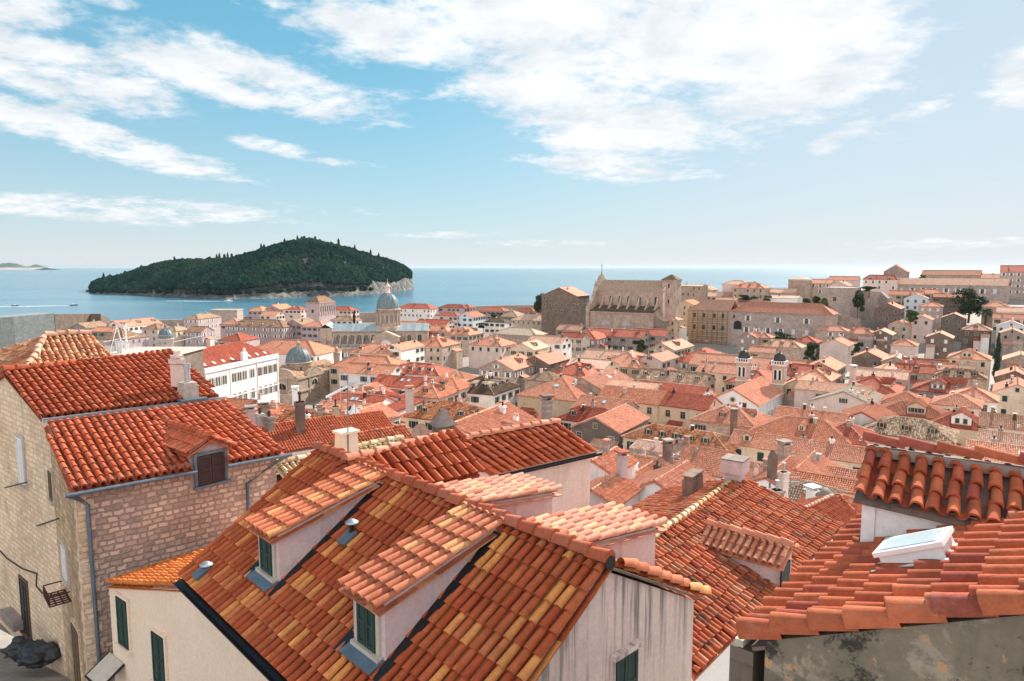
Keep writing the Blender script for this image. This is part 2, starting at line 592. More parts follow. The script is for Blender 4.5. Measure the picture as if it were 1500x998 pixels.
tilemat('brown', [((.33, .205, .13), 3), ((.42, .28, .19), 3), ((.24, .145, .095), 3), ((.46, .24, .14), 1)], dirtamt=.55, lichamt=.25)
tilemat('umber', [((.15, .105, .07), 3), ((.19, .14, .095), 3), ((.12, .085, .06), 2)], dirtamt=.4, lichamt=.1, lich=(.3, .25, .17))
tilemat('cream', [((.58, .42, .24), 4), ((.62, .49, .32), 3), ((.50, .30, .16), 2)], dirtamt=.35, lichamt=.2)
tilemat('slab', [((.50, .375, .27), 3), ((.56, .43, .32), 3), ((.41, .30, .21), 2)], dirtamt=.5, lichamt=.15)
tilemat('mosaic', [((.50, .36, .24), 3), ((.62, .48, .35), 3), ((.24, .165, .115), 4), ((.44, .22, .13), 1)], dirtamt=.45, lichamt=.12)
tilemat('lead', [((.30, .36, .38), 3), ((.34, .40, .42), 2)], dirtamt=.25, lichamt=.0, bump=.15, rough=.55)

wallmat('stone', (0.526, 0.417, 0.342), (0.404, 0.318, 0.260), stone=.8, streak=.3)
wallmat('greystone', (0.374, 0.306, 0.279), (0.276, 0.227, 0.207), stone=.8, streak=.4, stainamt=.4)
wallmat('lilac', (0.488, 0.385, 0.391), (0.402, 0.317, 0.321), stone=.35, streak=.25)
wallmat('white', (0.840, 0.779, 0.754), (0.722, 0.661, 0.632), streak=.18, stainamt=.10)
wallmat('pink', (0.708, 0.577, 0.523), (0.613, 0.486, 0.438), streak=.2, stainamt=.12)
wallmat('creamwall', (0.746, 0.590, 0.444), (0.650, 0.501, 0.365), stone=.25, streak=.22)
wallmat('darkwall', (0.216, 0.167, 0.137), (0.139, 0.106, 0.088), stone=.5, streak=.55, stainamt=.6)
wallmat('fort', (0.458, 0.372, 0.326), (0.364, 0.297, 0.262), stone=.55, sw=1.1, sh=.5, streak=.3)
wallmat('rubble', (.62, .46, .385), (.44, .325, .27), stone=.92, sw=.29, sh=.165, irregular=True, streak=.25, stain=(.20, .185, .19), stainamt=.35, mortar=.62, bump=.7, vary=.36)
wallmat('beigestone', (0.818, 0.625, 0.450), (0.674, 0.496, 0.352), stone=.75, sw=.37, sh=.18, irregular=True, streak=.25, stainamt=.3, mortar=.74, bump=.4, vary=.2)
wallmat('oldstone', (0.602, 0.437, 0.280), (0.409, 0.283, 0.182), stone=.9, sw=.38, sh=.20, irregular=True, streak=.45, stainamt=.6, bump=.6)
wallmat('render', (.84, .67, .53), (.80, .625, .48), streak=.10, stain=(.55, .38, .22), stainamt=.05, bump=.08)
wallmat('stained', (0.716, 0.571, 0.520), (0.627, 0.494, 0.452), streak=.85, stain=(.15, .135, .13), stainamt=.15, bump=.12, sfreq=6.0, slo=.44, fade=(38.6, 40.4))
wallmat('mauve', (0.626, 0.490, 0.486), (0.506, 0.389, 0.395), streak=.45, stain=(.20, .165, .165), stainamt=.25, bump=.15)
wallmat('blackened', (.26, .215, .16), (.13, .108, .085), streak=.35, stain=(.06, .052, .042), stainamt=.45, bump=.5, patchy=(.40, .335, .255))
wallmat('whitewash', (0.840, 0.840, 0.840), (0.840, 0.826, 0.802), streak=.12, stain=(.45, .40, .36), stainamt=.06, bump=.1)
wallmat('church', (0.525, 0.404, 0.324), (0.368, 0.280, 0.223), stone=.45, sw=1.0, sh=.45, streak=.4, stainamt=.35)
wallmat('ochrewall', (0.585, 0.436, 0.306), (0.509, 0.372, 0.263), streak=.15)
wallmat('soot', (0.245, 0.170, 0.134), (0.143, 0.100, 0.088), streak=.5, stain=(.05, .045, .04), stainamt=.6)
plain('paving', (.40, .36, .31), .9, .25, .8)
plain('glass', (.018, .022, .026), .12, .2, 2, spec=.6)
plain('palaceglass', (.10, .105, .11), .3, .2, 2, spec=.5)
plain('green', (.022, .05, .042), .6, .3, 4)
plain('shutwhite', (.72, .70, .70), .6, .12, 4)
plain('shutbrown', (.06, .03, .028), .6, .3, 5)
plain('frame', (.50, .44, .37), .7, .15, 5)
plain('framewhite', (.80, .79, .78), .5, .08, 5)
plain('metal', (.20, .215, .23), .45, .25, 6, metal=.6)
plain('zinc', (.42, .46, .50), .4, .2, 6, metal=.7)
plain('gutterblue', (.13, .17, .21), .45, .25, 6, metal=.3)
plain('black', (.012, .012, .014), .5, .4, 5)
wallmat('bluefort', (.255, .285, .29), (.20, .225, .23), stone=.5, sw=1.1, sh=.5, streak=.35)
plain('skyglass', (.50, .60, .64), .12, .1, 3, spec=.8)
plain('verdigris', (.155, .215, .23), .55, .35, 1.2)
plain('darkdome', (.045, .04, .045), .35, .35, 3)
plain('leaddome', (.13, .165, .18), .5, .3, 1.2)
plain('wood', (.13, .085, .055), .8, .3, 8)
plain('rust', (.075, .022, .018), .7, .35, 9)
plain('mortar', (.42, .38, .34), .95, .3, 9, bump=.3)
plain('cloth', (.82, .82, .82), .9, .06, 5)
plain('tarp', (.018, .021, .026), .38, .4, 9, spec=.45, bump=1.0)
plain('dishmat', (.36, .24, .19), .6, .25, 6)
plain('bluewhite', (.62, .67, .70), .7, .12, 2)


def M(*names):
    return [MATS[k] for k in names]


# ------------------------------------------------------------------ roofs
def vrange(poly, u):
    lo, hi = 1e9, -1e9
    n = len(poly)
    for k in range(n):
        (u0, v0), (u1, v1) = poly[k], poly[(k + 1) % n]
        if (u0 - u) * (u1 - u) <= 0 and abs(u1 - u0) > 1e-9:
            v = v0 + (v1 - v0) * (u - u0) / (u1 - u0)
            lo, hi = min(lo, v), max(hi, v)
    return lo, hi


def tile_batch(mb, O, U, V, N, uc, v0, v1, idu, idv, s, n, mi, near, jit, pan=False):
    """many barrel tiles at once"""
    k = len(uc)
    if k == 0:
        return
    ang = np.linspace(0, math.pi, n + 1)
    rl = s * (.40 if not pan else .30)
    if near:
        rl = s * (.365 if not pan else .34)
    ca, sa = np.cos(ang), np.sin(ang)
    ju = NPR.normal(0, jit, k) * s
    jl = np.abs(NPR.normal(0, jit, k)) * .06
    jr = 1 + NPR.normal(0, jit * .5, k)
    jv = NPR.normal(0, jit, k) * .10
    v0 = v0 + jv
    ring = []
    hs = 1.0 if not pan else -1.0
    lift0, lift1 = (.045, .008) if not pan else (.005, -.02)
    for e in (0, 1):
        rr = rl * (1.0 if e == 0 else .82) * jr
        uu = (uc + ju * (1 if e == 0 else .5))[:, None] + rr[:, None] * ca[None]
        hh = rr[:, None] * sa[None] * ((1.12 if near else 1.25) * hs) + (lift0 if e == 0 else lift1) + (jl[:, None] if e == 0 else 0)
        vv = (v0 if e == 0 else v1)[:, None] + 0 * uu
        ring.append(O + uu[..., None] * U + vv[..., None] * V + hh[..., None] * N)
    m = n + 1
    W = np.concatenate(ring, 1)                       # k, 2m, 3
    base = (np.arange(k) * 2 * m)[:, None, None]
    q = np.array([(j, j + 1, m + j + 1, m + j) for j in range(n)])[None]
    uvt = np.stack([idu + .5, idv + .5], 1)
    UV = np.repeat(uvt, 2 * m, 0)
    mb.add(W.reshape(-1, 3), (base + q).reshape(-1, 4), UV, mi, near or n > 4)
    if not pan:
        # front lip: closes the lower end
        E = ring[0]
        if near:
            inner = O + ((uc + ju)[:, None] + (rl * .80 * jr)[:, None] * ca)[..., None] * U + (v0[:, None] + 0 * ca)[..., None] * V \
                + (((rl * .80 * jr)[:, None] * sa) * 1.12 + lift0 + jl[:, None] - .012)[..., None] * N
            W2 = np.concatenate([E, inner], 1)
            q2 = np.array([(j, j + 1, m + j + 1, m + j) for j in range(n)])[None]
            mb.add(W2.reshape(-1, 3), (base + q2).reshape(-1, 4), UV, mi, False)
            deep = inner + .05 * V
            mb.add(deep.reshape(-1, 3), np.arange(k * m).reshape(k, m), np.repeat(uvt, m, 0), mi + 1 if near == 2 else mi, False)
        else:
            mb.add(E.reshape(-1, 3), np.arange(k * m).reshape(k, m), np.repeat(uvt, m, 0), mi, False)


def tiles_on(mb, O, U, V, poly, s=.23, e=.36, n=4, mi=0, near=0, jit=.05, pans=False, id0=None):
    O, U, V = (np.array(q, float) for q in (O, U, V))
    N = np.cross(U, V)
    N /= np.linalg.norm(N)
    if N[2] < 0:
        N = -N
    us = [p[0] for p in poly]
    umin, umax = min(us), max(us)
    nc = max(1, int(round((umax - umin) / s)))
    s = (umax - umin) / nc
    if id0 is None:
        id0 = NPR.randint(0, 400, 2)
    L = [[], [], [], [], []]
    P = [[], [], [], [], []]
    for c in range(nc):
        u = umin + (c + .5) * s
        a, b = vrange(poly, u)
        if b - a < .05:
            continue
        # keep rows in step over the whole slope
        vbase = min(p[1] for p in poly)
        k0 = int(math.floor((a - vbase) / e + 1e-6))
        k = k0
        while vbase + k * e < b - .04:
            lo = max(a, vbase + k * e)
            hi_ = min(b, vbase + (k + 1) * e + .07)
            if hi_ - lo > .06:
                L[0].append(u); L[1].append(lo); L[2].append(hi_); L[3].append(id0[0] + c); L[4].append(id0[1] + k)
                if pans and c < nc - 1:
                    P[0].append(u + s * .5); P[1].append(lo + .05); P[2].append(hi_ + .02); P[3].append(id0[0] + c + 200); P[4].append(id0[1] + k + 77)
            k += 1
    a = [np.array(q, float) for q in L]
    tile_batch(mb, O, U, V, N, *a, s, n, mi, near, jit)
    if pans:
        a = [np.array(q, float) for q in P]
        tile_batch(mb, O, U, V, N, *a, s, n, mi, near, jit * .5, True)


def ridge_caps(mb, P, Q, r=.11, e=.40, n=6, mi=0, lift=0.0, jit=.05):
    P, Q = np.array(P, float), np.array(Q, float)
    L = np.linalg.norm(Q - P)
    if L < .1:
        return
    V = (Q - P) / L
    U = np.cross(V, (0, 0, 1.0))
    U /= np.linalg.norm(U)
    N = np.cross(U, V)
    if N[2] < 0:
        N = -N
    k = max(1, int(L / e))
    v0 = np.arange(k) * (L / k)
    i0 = NPR.randint(0, 500)
    tile_batch(mb, P + N * lift, U, V, N, np.zeros(k), v0, np.minimum(v0 + L / k + .06, L + .02), np.full(k, i0 * 1.0), np.arange(k) * 1.0 + i0, r / .37 if False else r / .40, n, mi, 0, jit)


def slope(mb, c, s=.23, e=.36, n=4, near=0, mi=0, base_mi=None, tiles=True, thick=.10, jit=.05, pans=False, skew=True):
    """one roof slope from 4 (or 3) corners: eave-left, eave-right, top-right, top-left; base slab + tiles"""
    c = [np.array(p, float) for p in c]
    O = c[0]
    U = c[1] - c[0]
    ul = np.linalg.norm(U)
    U = U / ul
    nrm = np.cross(c[1] - c[0], c[-1] - c[0])
    nrm /= np.linalg.norm(nrm)
    if nrm[2] < 0:
        nrm = -nrm
    V = np.cross(nrm, U)
    if V[2] < 0:
        V = -V
    if skew and len(c) == 4:
        a = c[3] - c[0]
        b = c[2] - c[1]
        w_ = a / np.linalg.norm(a) + b / np.linalg.norm(b)
        w_ = w_ - nrm * (w_ @ nrm)
        V = w_ / np.linalg.norm(w_)
    A = np.stack([U, V], 1)
    poly = []
    for p in c:
        sol = np.linalg.lstsq(A, p - O, rcond=None)[0]
        poly.append((float(sol[0]), float(sol[1])))
    uvp = np.array([(p[0] / s, p[1] / e) for p in poly]) + NPR.randint(0, 300, 2)
    dz_ = (s * .36 + .02) if pans else (.02 if tiles else 0.0)
    top = [p - nrm * dz_ for p in c]
    bot = [p - nrm * (dz_ + max(.02, thick - .02)) for p in c]
    bm = mi if base_mi is None else base_mi
    mb.poly(top, bm, uvp)
    for k in range(len(c)):
        j = (k + 1) % len(c)
        mb.poly([bot[k], bot[j], top[j], top[k]], bm)
    mb.poly(bot[::-1], bm)
    if tiles:
        tiles_on(mb, O, U, V, poly, s, e, n, mi, near, jit, pans)


# ------------------------------------------------------------------ generic parts (shared meshes)
CACHE = {}


def window_mesh(style, w=.95, h=1.35):
    key = ('win', style, round(w, 2), round(h, 2))
    if key in CACHE:
        return CACHE[key]
    mb = MB()
    f = .08
    x = w / 2
    mats = ['frame', 'glass', 'green', 'shutwhite', 'shutbrown']
    # local: x along wall, y outward, z up (0 = sill)
    mb.box(-x - f, -x, 0, .07, 0, h, 0)
    mb.box(x, x + f, 0, .07, 0, h, 0)
    mb.box(-x - f, x + f, 0, .075, h, h + f, 0)
    mb.box(-x - f - .05, x + f + .05, 0, .13, -f, 0, 0)
    sh = {'green': 2, 'white': 3, 'brown': 4}.get(style.split('_')[0])
    if style.endswith('closed'):
        for a, b in ((-x, -.01), (.01, x)):
            k = int(h / .09)
            for q in range(k):
                z0 = .03 + q * (h - .05) / k
                mb.box(a + .04, b - .04, .01, .04, z0, z0 + .06, sh)
            mb.box(a, a + .05, 0, .05, 0, h, sh)
            mb.box(b - .05, b, 0, .05, 0, h, sh)
        mb.box(-x, x, 0, .012, 0, h, sh)
    else:
        mb.box(-x, x, 0, .012, 0, h, 1)
        mb.box(-.02, .02, 0, .03, 0, h, 2 if sh == 2 else 0)
        if sh != 2:
            mb.box(-x, x, 0, .026, h * .62, h * .62 + .035, 0)
        if sh is not None:
            mb.box(-x - f - w * .5, -x - f + .01, .02, .085, .02, h, sh)
            mb.box(x + f - .01, x + f + w * .5, .02, .085, .02, h, sh)
    CACHE[key] = mb.mesh('window', M(*mats))
    return CACHE[key]


def chimney_mesh(kind, wall='mortar', h=1.5):
    key = ('chim', kind, wall, round(h, 1))
    if key in CACHE:
        return CACHE[key]
    mb = MB()
    if kind == 'slab':
        mb.box(-.32, .32, -.26, .26, -.9, h, 0)
        for a in (-.27, .17):
            mb.box(a, a + .1, -.22, .22, h, h + .18, 0)
        mb.box(-.40, .40, -.34, .34, h + .18, h + .27, 1)
    elif kind == 'brick':
        mb.box(-.30, .30, -.30, .30, -.9, h, 0)
        mb.box(-.38, .38, -.38, .38, h - .25, h - .1, 0)
        mb.tube([(0, 0, h), (0, 0, h + .5)], .13, 8, 1)
    elif kind == 'pot':
        mb.box(-.24, .24, -.24, .24, -.9, h, 0)
        b = [(-.30, -.30, h), (.30, -.30, h), (.30, .30, h), (-.30, .30, h)]
        mb.prism([np.array(p) for p in b], [np.array((p[0] * .2, p[1] * .2, h + .32)) for p in b], 1)
    else:
        mb.box(-.22, .22, -.22, .22, -.9, h, 0)
        mb.box(-.29, .29, -.29, .29, h, h + .10, 1)
    CACHE[key] = mb.mesh('chimney', M(wall, {'slab': 'salmon', 'brick': 'shutbrown', 'pot': 'greystone'}.get(kind, 'frame')))
    return CACHE[key]


def dormer_mesh(kind, p, wall):
    """p = slope of the roof in radians; local origin on the slope, front looks to +y, z up"""
    key = ('dor', kind, round(p, 2), wall)
    if key in CACHE:
        return CACHE[key]
    t = math.tan(p)
    mb = MB()
    if kind == 'shed':
        wd_, h, rise = .62, 1.0, 0.08
        d = h / (t - rise) if t > rise + .05 else 3
        d = min(d, 3.2)
        zt = h + rise * d
        fr = [np.array(q, float) for q in ((-wd_, 0, -.12), (wd_, 0, -.12), (wd_, 0, h), (-wd_, 0, h))]
        bk = [np.array(q, float) for q in ((-wd_, -d, d * t - .12), (wd_, -d, d * t - .12), (wd_, -d, zt), (-wd_, -d, zt))]
        mb.prism(fr, bk, 0)
    else:
        wd_, h, g = (.55, .95, .38) if kind == 'gable' else (1.5, 1.5, .85)
        d = (h + g) / t
        fr = [np.array(q, float) for q in ((-wd_, 0, -.12), (wd_, 0, -.12), (wd_, 0, h), (0, 0, h + g), (-wd_, 0, h))]
        dd = h / t
        bk = [np.array(q, float) for q in ((-wd_, -dd, dd * t - .12), (wd_, -dd, dd * t - .12), (wd_, -dd, h), (0, -d, h + g), (-wd_, -dd, h))]
        mb.prism(fr, bk, 0)
    body = mb.mesh('dormer', M(wall))
    rb = MB()
    if kind == 'shed':
        slope(rb, [(wd_ + .12, .18, h + .03 - rise * .18), (-wd_ - .12, .18, h + .03 - rise * .18), (-wd_ - .12, -d, zt + .03), (wd_ + .12, -d, zt + .03)], n=4, thick=.06)
    else:
        ov = .14
        for sg in (1, -1):
            eh = h - ov * g / wd_ + .04
            de = (eh + .02) / t
            c = [(sg * (wd_ + ov), .16, eh), (sg * (wd_ + ov), -de, eh), (0, -d - .05, h + g + .06), (0, .16, h + g + .06)]
            if sg < 0:
                c = [c[1], c[0], c[3], c[2]]
            slope(rb, c, n=4, thick=.06, skew=False)
        ridge_caps(rb, (0, .18, h + g + .05), (0, -d, h + g + .05), .10, .35)
    CACHE[key] = (body, rb, h, wd_)
    return CACHE[key]


ROOFMESH = {}
CAPS = {'brown': ['brown', 'slab'], 'umber': ['slab'], 'slab': ['slab'], 'mosaic': ['slab'], 'pale': ['pale', 'cream']}


def dormer_roof(kind, p, wall, roof):
    key = (kind, round(p, 2), wall, roof)
    if key not in ROOFMESH:
        ROOFMESH[key] = dormer_mesh(kind, p, wall)[1].mesh('dormer_roof', M(roof))
    return ROOFMESH[key]


def skylight_mesh(p):
    key = ('sky', round(p, 2))
    if key in CACHE:
        return CACHE[key]
    mb = MB()
    c, s_ = math.cos(p), math.sin(p)
    ax, up, n = np.array((1, 0, 0)), np.array((0, -c, s_)), np.array((0, s_, c))
    O = np.array((-.42, 0, .0))
    mb.obox(O, ax, up, n, .84, 1.1, .14, 0)
    mb.obox(O + ax * .08 + up * .08 + n * .12, ax, up, n, .68, .94, .03, 1)
    CACHE[key] = mb.mesh('skylight', M('metal', 'skyglass'))
    return CACHE[key]


def seedof(s_):
    h = 0
    for ch in s_:
        h = (h * 131 + ord(ch)) % 1000003
    return h


def house(label, x, y, ang, L, W, zr, zb, roof='orange', wall='stone', typ='gable', pitch=25, dorm=(0, 0), dkind='gable', sky=(0, 0), chim=1,
          wins='green', name=None, cat='house', tiled=None, rows=2, group='old town houses with tiled roofs', droof=None, ck=None, wide=1.0, skip=.2, ov=.28, cw=None):
    rn = random.Random(seedof(label))
    p = R(pitch)
    t = math.tan(p)
    dist = math.hypot(x, y)
    if tiled is None:
        tiled = dist < 175
    th = math.pi / 2 - R(ang)
    name = name or {'stone': 'stone_house', 'greystone': 'stone_house'}.get(wall, 'town_house')
    root = thing(name, label, cat, (x, y, zb), th, group)
    rot = Matrix.Rotation(th, 3, 'Z')
    H = zr - zb                       # ridge height in house space
    hw, hl = W / 2, L / 2
    he = H - hw * t                   # wall head
    wb = MB()
    if typ == 'gable':
        a = [np.array(q, float) for q in ((-hl, -hw, 0), (-hl, hw, 0), (-hl, hw, he - .06), (-hl, 0, H - .08), (-hl, -hw, he - .06))]
        b = [q + np.array((L, 0, 0)) for q in a]
        wb.prism(a, b, 0)
    else:
        wb.box(-hl, hl, -hw, hw, 0, he - .06, 0)
        wb.box(-hl - .10, hl + .10, -hw - .10, hw + .10, he - .34, he - .12, 0)
    if typ == 'gable' and wins != 'none':
        for sg in (-1, 1):
            wb.box(-hl + .01, hl - .01, sg * (hw + .08) - .08, sg * (hw + .08) + .08, he - .42, he - .22, 0)
    walls = wb.build('wall', M(wall), root)
    rb = MB()
    eo = ov * t
    slopes = []                       # (corners, centre, outward dir, v length)
    E = hw + ov
    ez = he - eo + .02
    T = H + .02
    if typ == 'gable':
        X = hl + .18
        for sg in (1, -1):
            c = [(X, sg * E, ez), (-X, sg * E, ez), (-X, 0, T), (X, 0, T)]
            if sg < 0:
                c = [c[1], c[0], c[3], c[2]]
            slopes.append((c, (0, sg, 0), L))
        caps = [((-X, 0, T), (X, 0, T))]
    elif typ == 'shed':
        caps = []
        X = hl + .18
        slopes.append(([(X, -E, ez), (-X, -E, ez), (-X, E, ez + 2 * E * t * .6), (X, E, ez + 2 * E * t * .6)], (0, -1, 0), L))
    else:
        X = hl + ov
        hr = max(0.0, hl - hw * wide)     # half ridge
        for sg in (1, -1):
            c = [(X, sg * E, ez), (-X, sg * E, ez), (-hr, 0, T), (hr, 0, T)]
            if hr < .05:
                c = [c[0], c[1], (0, 0, T)]
            if sg < 0:
                c = [c[1], c[0]] + ([c[3], c[2]] if len(c) == 4 else [c[2]])
            slopes.append((c, (0, sg, 0), L))
        for sg in (1, -1):
            c = [(sg * X, -sg * E, ez), (sg * X, sg * E, ez), (sg * hr, 0, T)]
            slopes.append((c, (sg, 0, 0), W))
        caps = [((-hr, 0, T), (hr, 0, T))] + [((sx * X, sy * E, ez), (sx * hr, 0, T)) for sx in (1, -1) for sy in (1, -1)]
    nseg = 4 if dist < 120 else 3
    for c, nd, ln in slopes:
        slope(rb, c, s=.24 if dist < 110 else .27, e=.38 if dist < 110 else .44, n=nseg, thick=.16, tiles=tiled, skew=False)
    for P, Q in caps:
        ridge_caps(rb, P, Q, .13, .42, 5 if dist < 120 else 4, 1)
    ro = rb.build('roof', M(roof, rn.choice(CAPS.get(roof, ['pale', 'salmon', 'pale', roof]))), root)
    camv = Vector((-x, -y, 0)).normalized()

    def facing(nd):
        v = rot @ Vector(nd)
        return v.normalized().dot(camv)
    order = sorted(slopes, key=lambda q: -facing(q[1]))
    # dormers and rooflights on the slopes that face the viewer most
    for k, (c, nd, ln) in enumerate(order[:2]):
        nd = np.array(nd, float)
        sd_ = np.array((nd[1], -nd[0], 0))
        run = (hw if (abs(nd[1]) > .5 or typ != 'gable') else hl)
        half = ln / 2
        nn = dorm[k] if k < len(dorm) else 0
        zrot = math.atan2(nd[1], nd[0]) - math.pi / 2
        dw = droof or roof
        for q in range(nn):
            f = .30 if dkind != 'big' else .12
            v_in = run * f
            wav = half * (1 - (f if typ != 'gable' else 0)) * .78
            off = 0 if nn == 1 else -wav + 2 * wav * q / (nn - 1)
            if nn == 1:
                off = rn.uniform(-.25, .25) * wav
            if abs(nd[0]) > .5:
                pos = nd * (hl - v_in * (hl - max(0.0, hl - hw * wide)) / hw) + sd_ * off
                pp = math.atan(hw * t / max(.5, min(hl, hw * wide)))
            else:
                pos = nd * (hw - v_in) + sd_ * off
                pp = p
            pos[2] = he + v_in * t
            body, rbm, h_, w_ = dormer_mesh(dkind, pp, cw or wall)
            d = link('dormer', body, root, pos, zrot)
            link('dormer_roof', dormer_roof(dkind, pp, cw or wall, dw), d)
            if dkind == 'big':
                for sx in (-.6, .6):
                    link('window', window_mesh(wins if wins != 'none' else 'dark', .6, .85), d, (sx, .0, .35))
            else:
                link('window', window_mesh('dark' if wins in ('none', 'white_closed') else wins.replace('_closed', '_closed'), .55, .7), d, (0, 0, .14))
        ns = sky[k] if k < len(sky) else 0
        for q in range(ns):
            v_in = run * .5
            off = (rn.uniform(-.3, .3) * half * .5) + (q - (ns - 1) / 2) * 1.5
            if abs(nd[0]) > .5:
                pos = nd * (hl - v_in * (hl - max(0.0, hl - hw * wide)) / hw) + sd_ * off
                pp = math.atan(hw * t / max(.5, min(hl, hw * wide)))
            else:
                pos = nd * (hw - v_in) + sd_ * off
                pp = p
            pos[2] = he + v_in * t + .06
            link('skylight', skylight_mesh(pp), root, pos, zrot)
    for q in range(chim + (rn.choice([0, 1, 1, 2]) if dist < 300 and chim else 0)):
        kind = ck or rn.choice(['slab', 'plain', 'brick', 'pot', 'plain'])
        xx = rn.uniform(-.42, .42) * L
        yy = rn.uniform(-.25, .25) * W
        if typ != 'gable':
            xx *= .45
        zz = H - abs(yy) * t
        if typ != 'gable':
            zz = min(zz, H - max(0, abs(xx) - max(0, hl - hw)) * t)
        link('chimney', chimney_mesh(kind, rn.choice(['pink', 'mortar', 'greystone', 'white', 'shutbrown']), rn.choice([.7, .9, 1.2])), ro, (xx, yy, zz), rn.choice([0, .3]))
    aerial = rn.random() < .4 and dist < 230
    if aerial:
        k_ = 'aer%d' % rn.randrange(3)
        if k_ not in CACHE:
            am = MB()
            hh_ = 1.6 + .5 * int(k_[-1])
            am.tube([(0, 0, -.5), (0, 0, hh_)], .022, 5)
            for z_ in (hh_ - .05, hh_ - .35):
                am.tube([(-.55, 0, z_), (.55, 0, z_)], .014, 4)
                for x_ in (-.5, -.25, 0, .25, .5):
                    am.tube([(x_, -.22, z_), (x_, .22, z_)], .010, 4)
            CACHE[k_] = am.mesh('aerial', M('metal'))
        link('aerial', CACHE[k_], ro, (rn.uniform(-.3, .3) * L * (1 if typ == 'gable' else .3), 0, H - .1), rn.uniform(0, 3))
    if 104 < dist < 345 and typ != 'shed':
        cand = [q for q in (((1, 0, 0), W, hl), ((-1, 0, 0), W, hl), ((0, 1, 0), L, hw), ((0, -1, 0), L, hw)) if facing(q[0]) > .15]
        for q in range(rn.choice([0, 1, 1, 2])):
            nd, ln, off = rn.choice(cand)
            aw, ad = rn.uniform(2.6, max(2.8, min(5.5, ln * .5))), rn.uniform(1.6, 3.0)
            tz = he - rn.uniform(1.6, 4.0)
            if tz < 2:
                continue
            o_ = rn.uniform(-.5, .5) * (ln - aw)
            am = MB()
            am.box(-aw / 2, aw / 2, -.05, ad, 0, tz, 0)
            rt = rn.choice(['orange', 'salmon', 'red', 'pale', roof])
            slope(am, [(aw / 2 + .15, ad + .2, tz - .02), (-aw / 2 - .15, ad + .2, tz - .02), (-aw / 2 - .15, -.0, tz + ad * .36), (aw / 2 + .15, -.0, tz + ad * .36)], s=.25, e=.4, n=3, thick=.10, tiles=dist < 150, mi=1, skew=False)
            ndv = np.array(nd, float)
            pos = ndv * off + np.array((ndv[1], -ndv[0], 0)) * o_
            link('annex', am.mesh('annex', M(rn.choice([wall, wall, 'pink', 'white', 'stone']), rt)), root, pos, math.atan2(nd[1], nd[0]) - math.pi / 2)
    if wins == 'none':
        return root
    for nd, ln, off in (((1, 0, 0), W, hl), ((-1, 0, 0), W, hl), ((0, 1, 0), L, hw), ((0, -1, 0), L, hw)):
        v = rot @ Vector(nd)
        cpos = Vector((x, y, 0)) + v * off
        if v.dot(Vector((-cpos.x, -cpos.y, 0)).normalized()) < .10:
            continue
        n = max(1, int(ln / 3.0))
        zrot = math.atan2(nd[1], nd[0]) - math.pi / 2
        gabl = typ == 'gable' and abs(nd[0]) > .5
        ndv = np.array(nd, float)
        sd_ = np.array((ndv[1], -ndv[0], 0))
        jz = rn.uniform(-.15, .1)
        for r in range(rows):
            zz = he - 2.15 - r * 3.1 + jz
            if zz < 1.2:
                continue
            for q in range(n):
                if rn.random() < skip:
                    continue
                o_ = (q - (n - 1) / 2) * ln / n + rn.uniform(-.12, .12)
                st = wins
                if wins == 'mix':
                    st = rn.choice(['green', 'green_closed', 'dark', 'white_closed', 'dark'])
                pos = ndv * off + sd_ * o_
                pos[2] = zz
                link('window', window_mesh(st, .95, 1.35), root, pos, zrot)
        if gabl and W > 6 and rn.random() < .7:
            pos = ndv * off
            pos[2] = he + .25
            link('window', window_mesh('dark' if wins == 'mix' else wins, .7, .9), root, pos, zrot)
    return root


# ================================================================== SETTING
def grid_sheet(name, xs, ys, zf, mat, kind='structure'):
    mb = MB()
    X, Y = np.meshgrid(xs, ys)
    Z = np.array([[zf(a, b) for a in xs] for b in ys])
    V = np.stack([X, Y, Z], -1).reshape(-1, 3)
    nx, ny = len(xs), len(ys)
    i = np.arange(nx - 1)[None] + np.arange(ny - 1)[:, None] * nx
    F = np.stack([i, i + 1, i + nx + 1, i + nx], -1).reshape(-1, 4)
    mb.add(V, F, V[:, :2], 0, True)
    o = mb.build(name, M(mat))
    o['kind'] = kind
    return o


m, t = newmat('ground')
geo = t.n('ShaderNodeNewGeometry').outputs['Position']
br = t.n('ShaderNodeTexBrick', i={'Vector': geo, 'Color1': (.8, .8, .8, 1), 'Color2': (1.1, 1.08, 1.05, 1), 'Mortar': (.55, .54, .52, 1), 'Scale': 1.0, 'Mortar Size': .02, 'Brick Width': .9, 'Row Height': .5})
c_ = t.mix(t.noise(geo, .12, 5, .6), (.34, .30, .26, 1), (.22, .20, .175, 1))
finish(t, t.mix(.7, c_, br.outputs[0], 'MULTIPLY'), .85, t.noise(geo, 6, 4), .3)
MATS['ground'] = m
grid_sheet('ground', np.arange(-420, 460, 6.0), np.arange(-40, 505, 5.0), ground_z, 'ground')

m, t = newmat('sea')
geo = t.n('ShaderNodeNewGeometry').outputs['Position']
mp = t.n('ShaderNodeMapping', i={'Vector': geo})
mp.inputs['Scale'].default_value = (.0011, .0048, 1)
cur = t.noise(mp.outputs[0], 1.0, 6, .6, .5)
mp2 = t.n('ShaderNodeMapping', i={'Vector': geo})
mp2.inputs['Scale'].default_value = (.12, .22, 1)
wav = t.noise(mp2.outputs[0], 1.0, 8, .62, .3)
scol = t.mix(t.step(cur, .38, .62), (.012, .105, .17, 1), (.05, .17, .225, 1))
finish(t, scol, t.m('ADD', .12, t.m('MULTIPLY', cur, .16)), wav, .42, .9, .8)
MATS['sea'] = m
mb = MB()
xs = [-60000, -20000, -6000, -2000, 2000, 6000, 20000, 60000]
ys = [-3000, 0, 800, 1600, 4000, 12000, 60000]
V = np.array([(a, b, 0) for b in ys for a in xs], float)
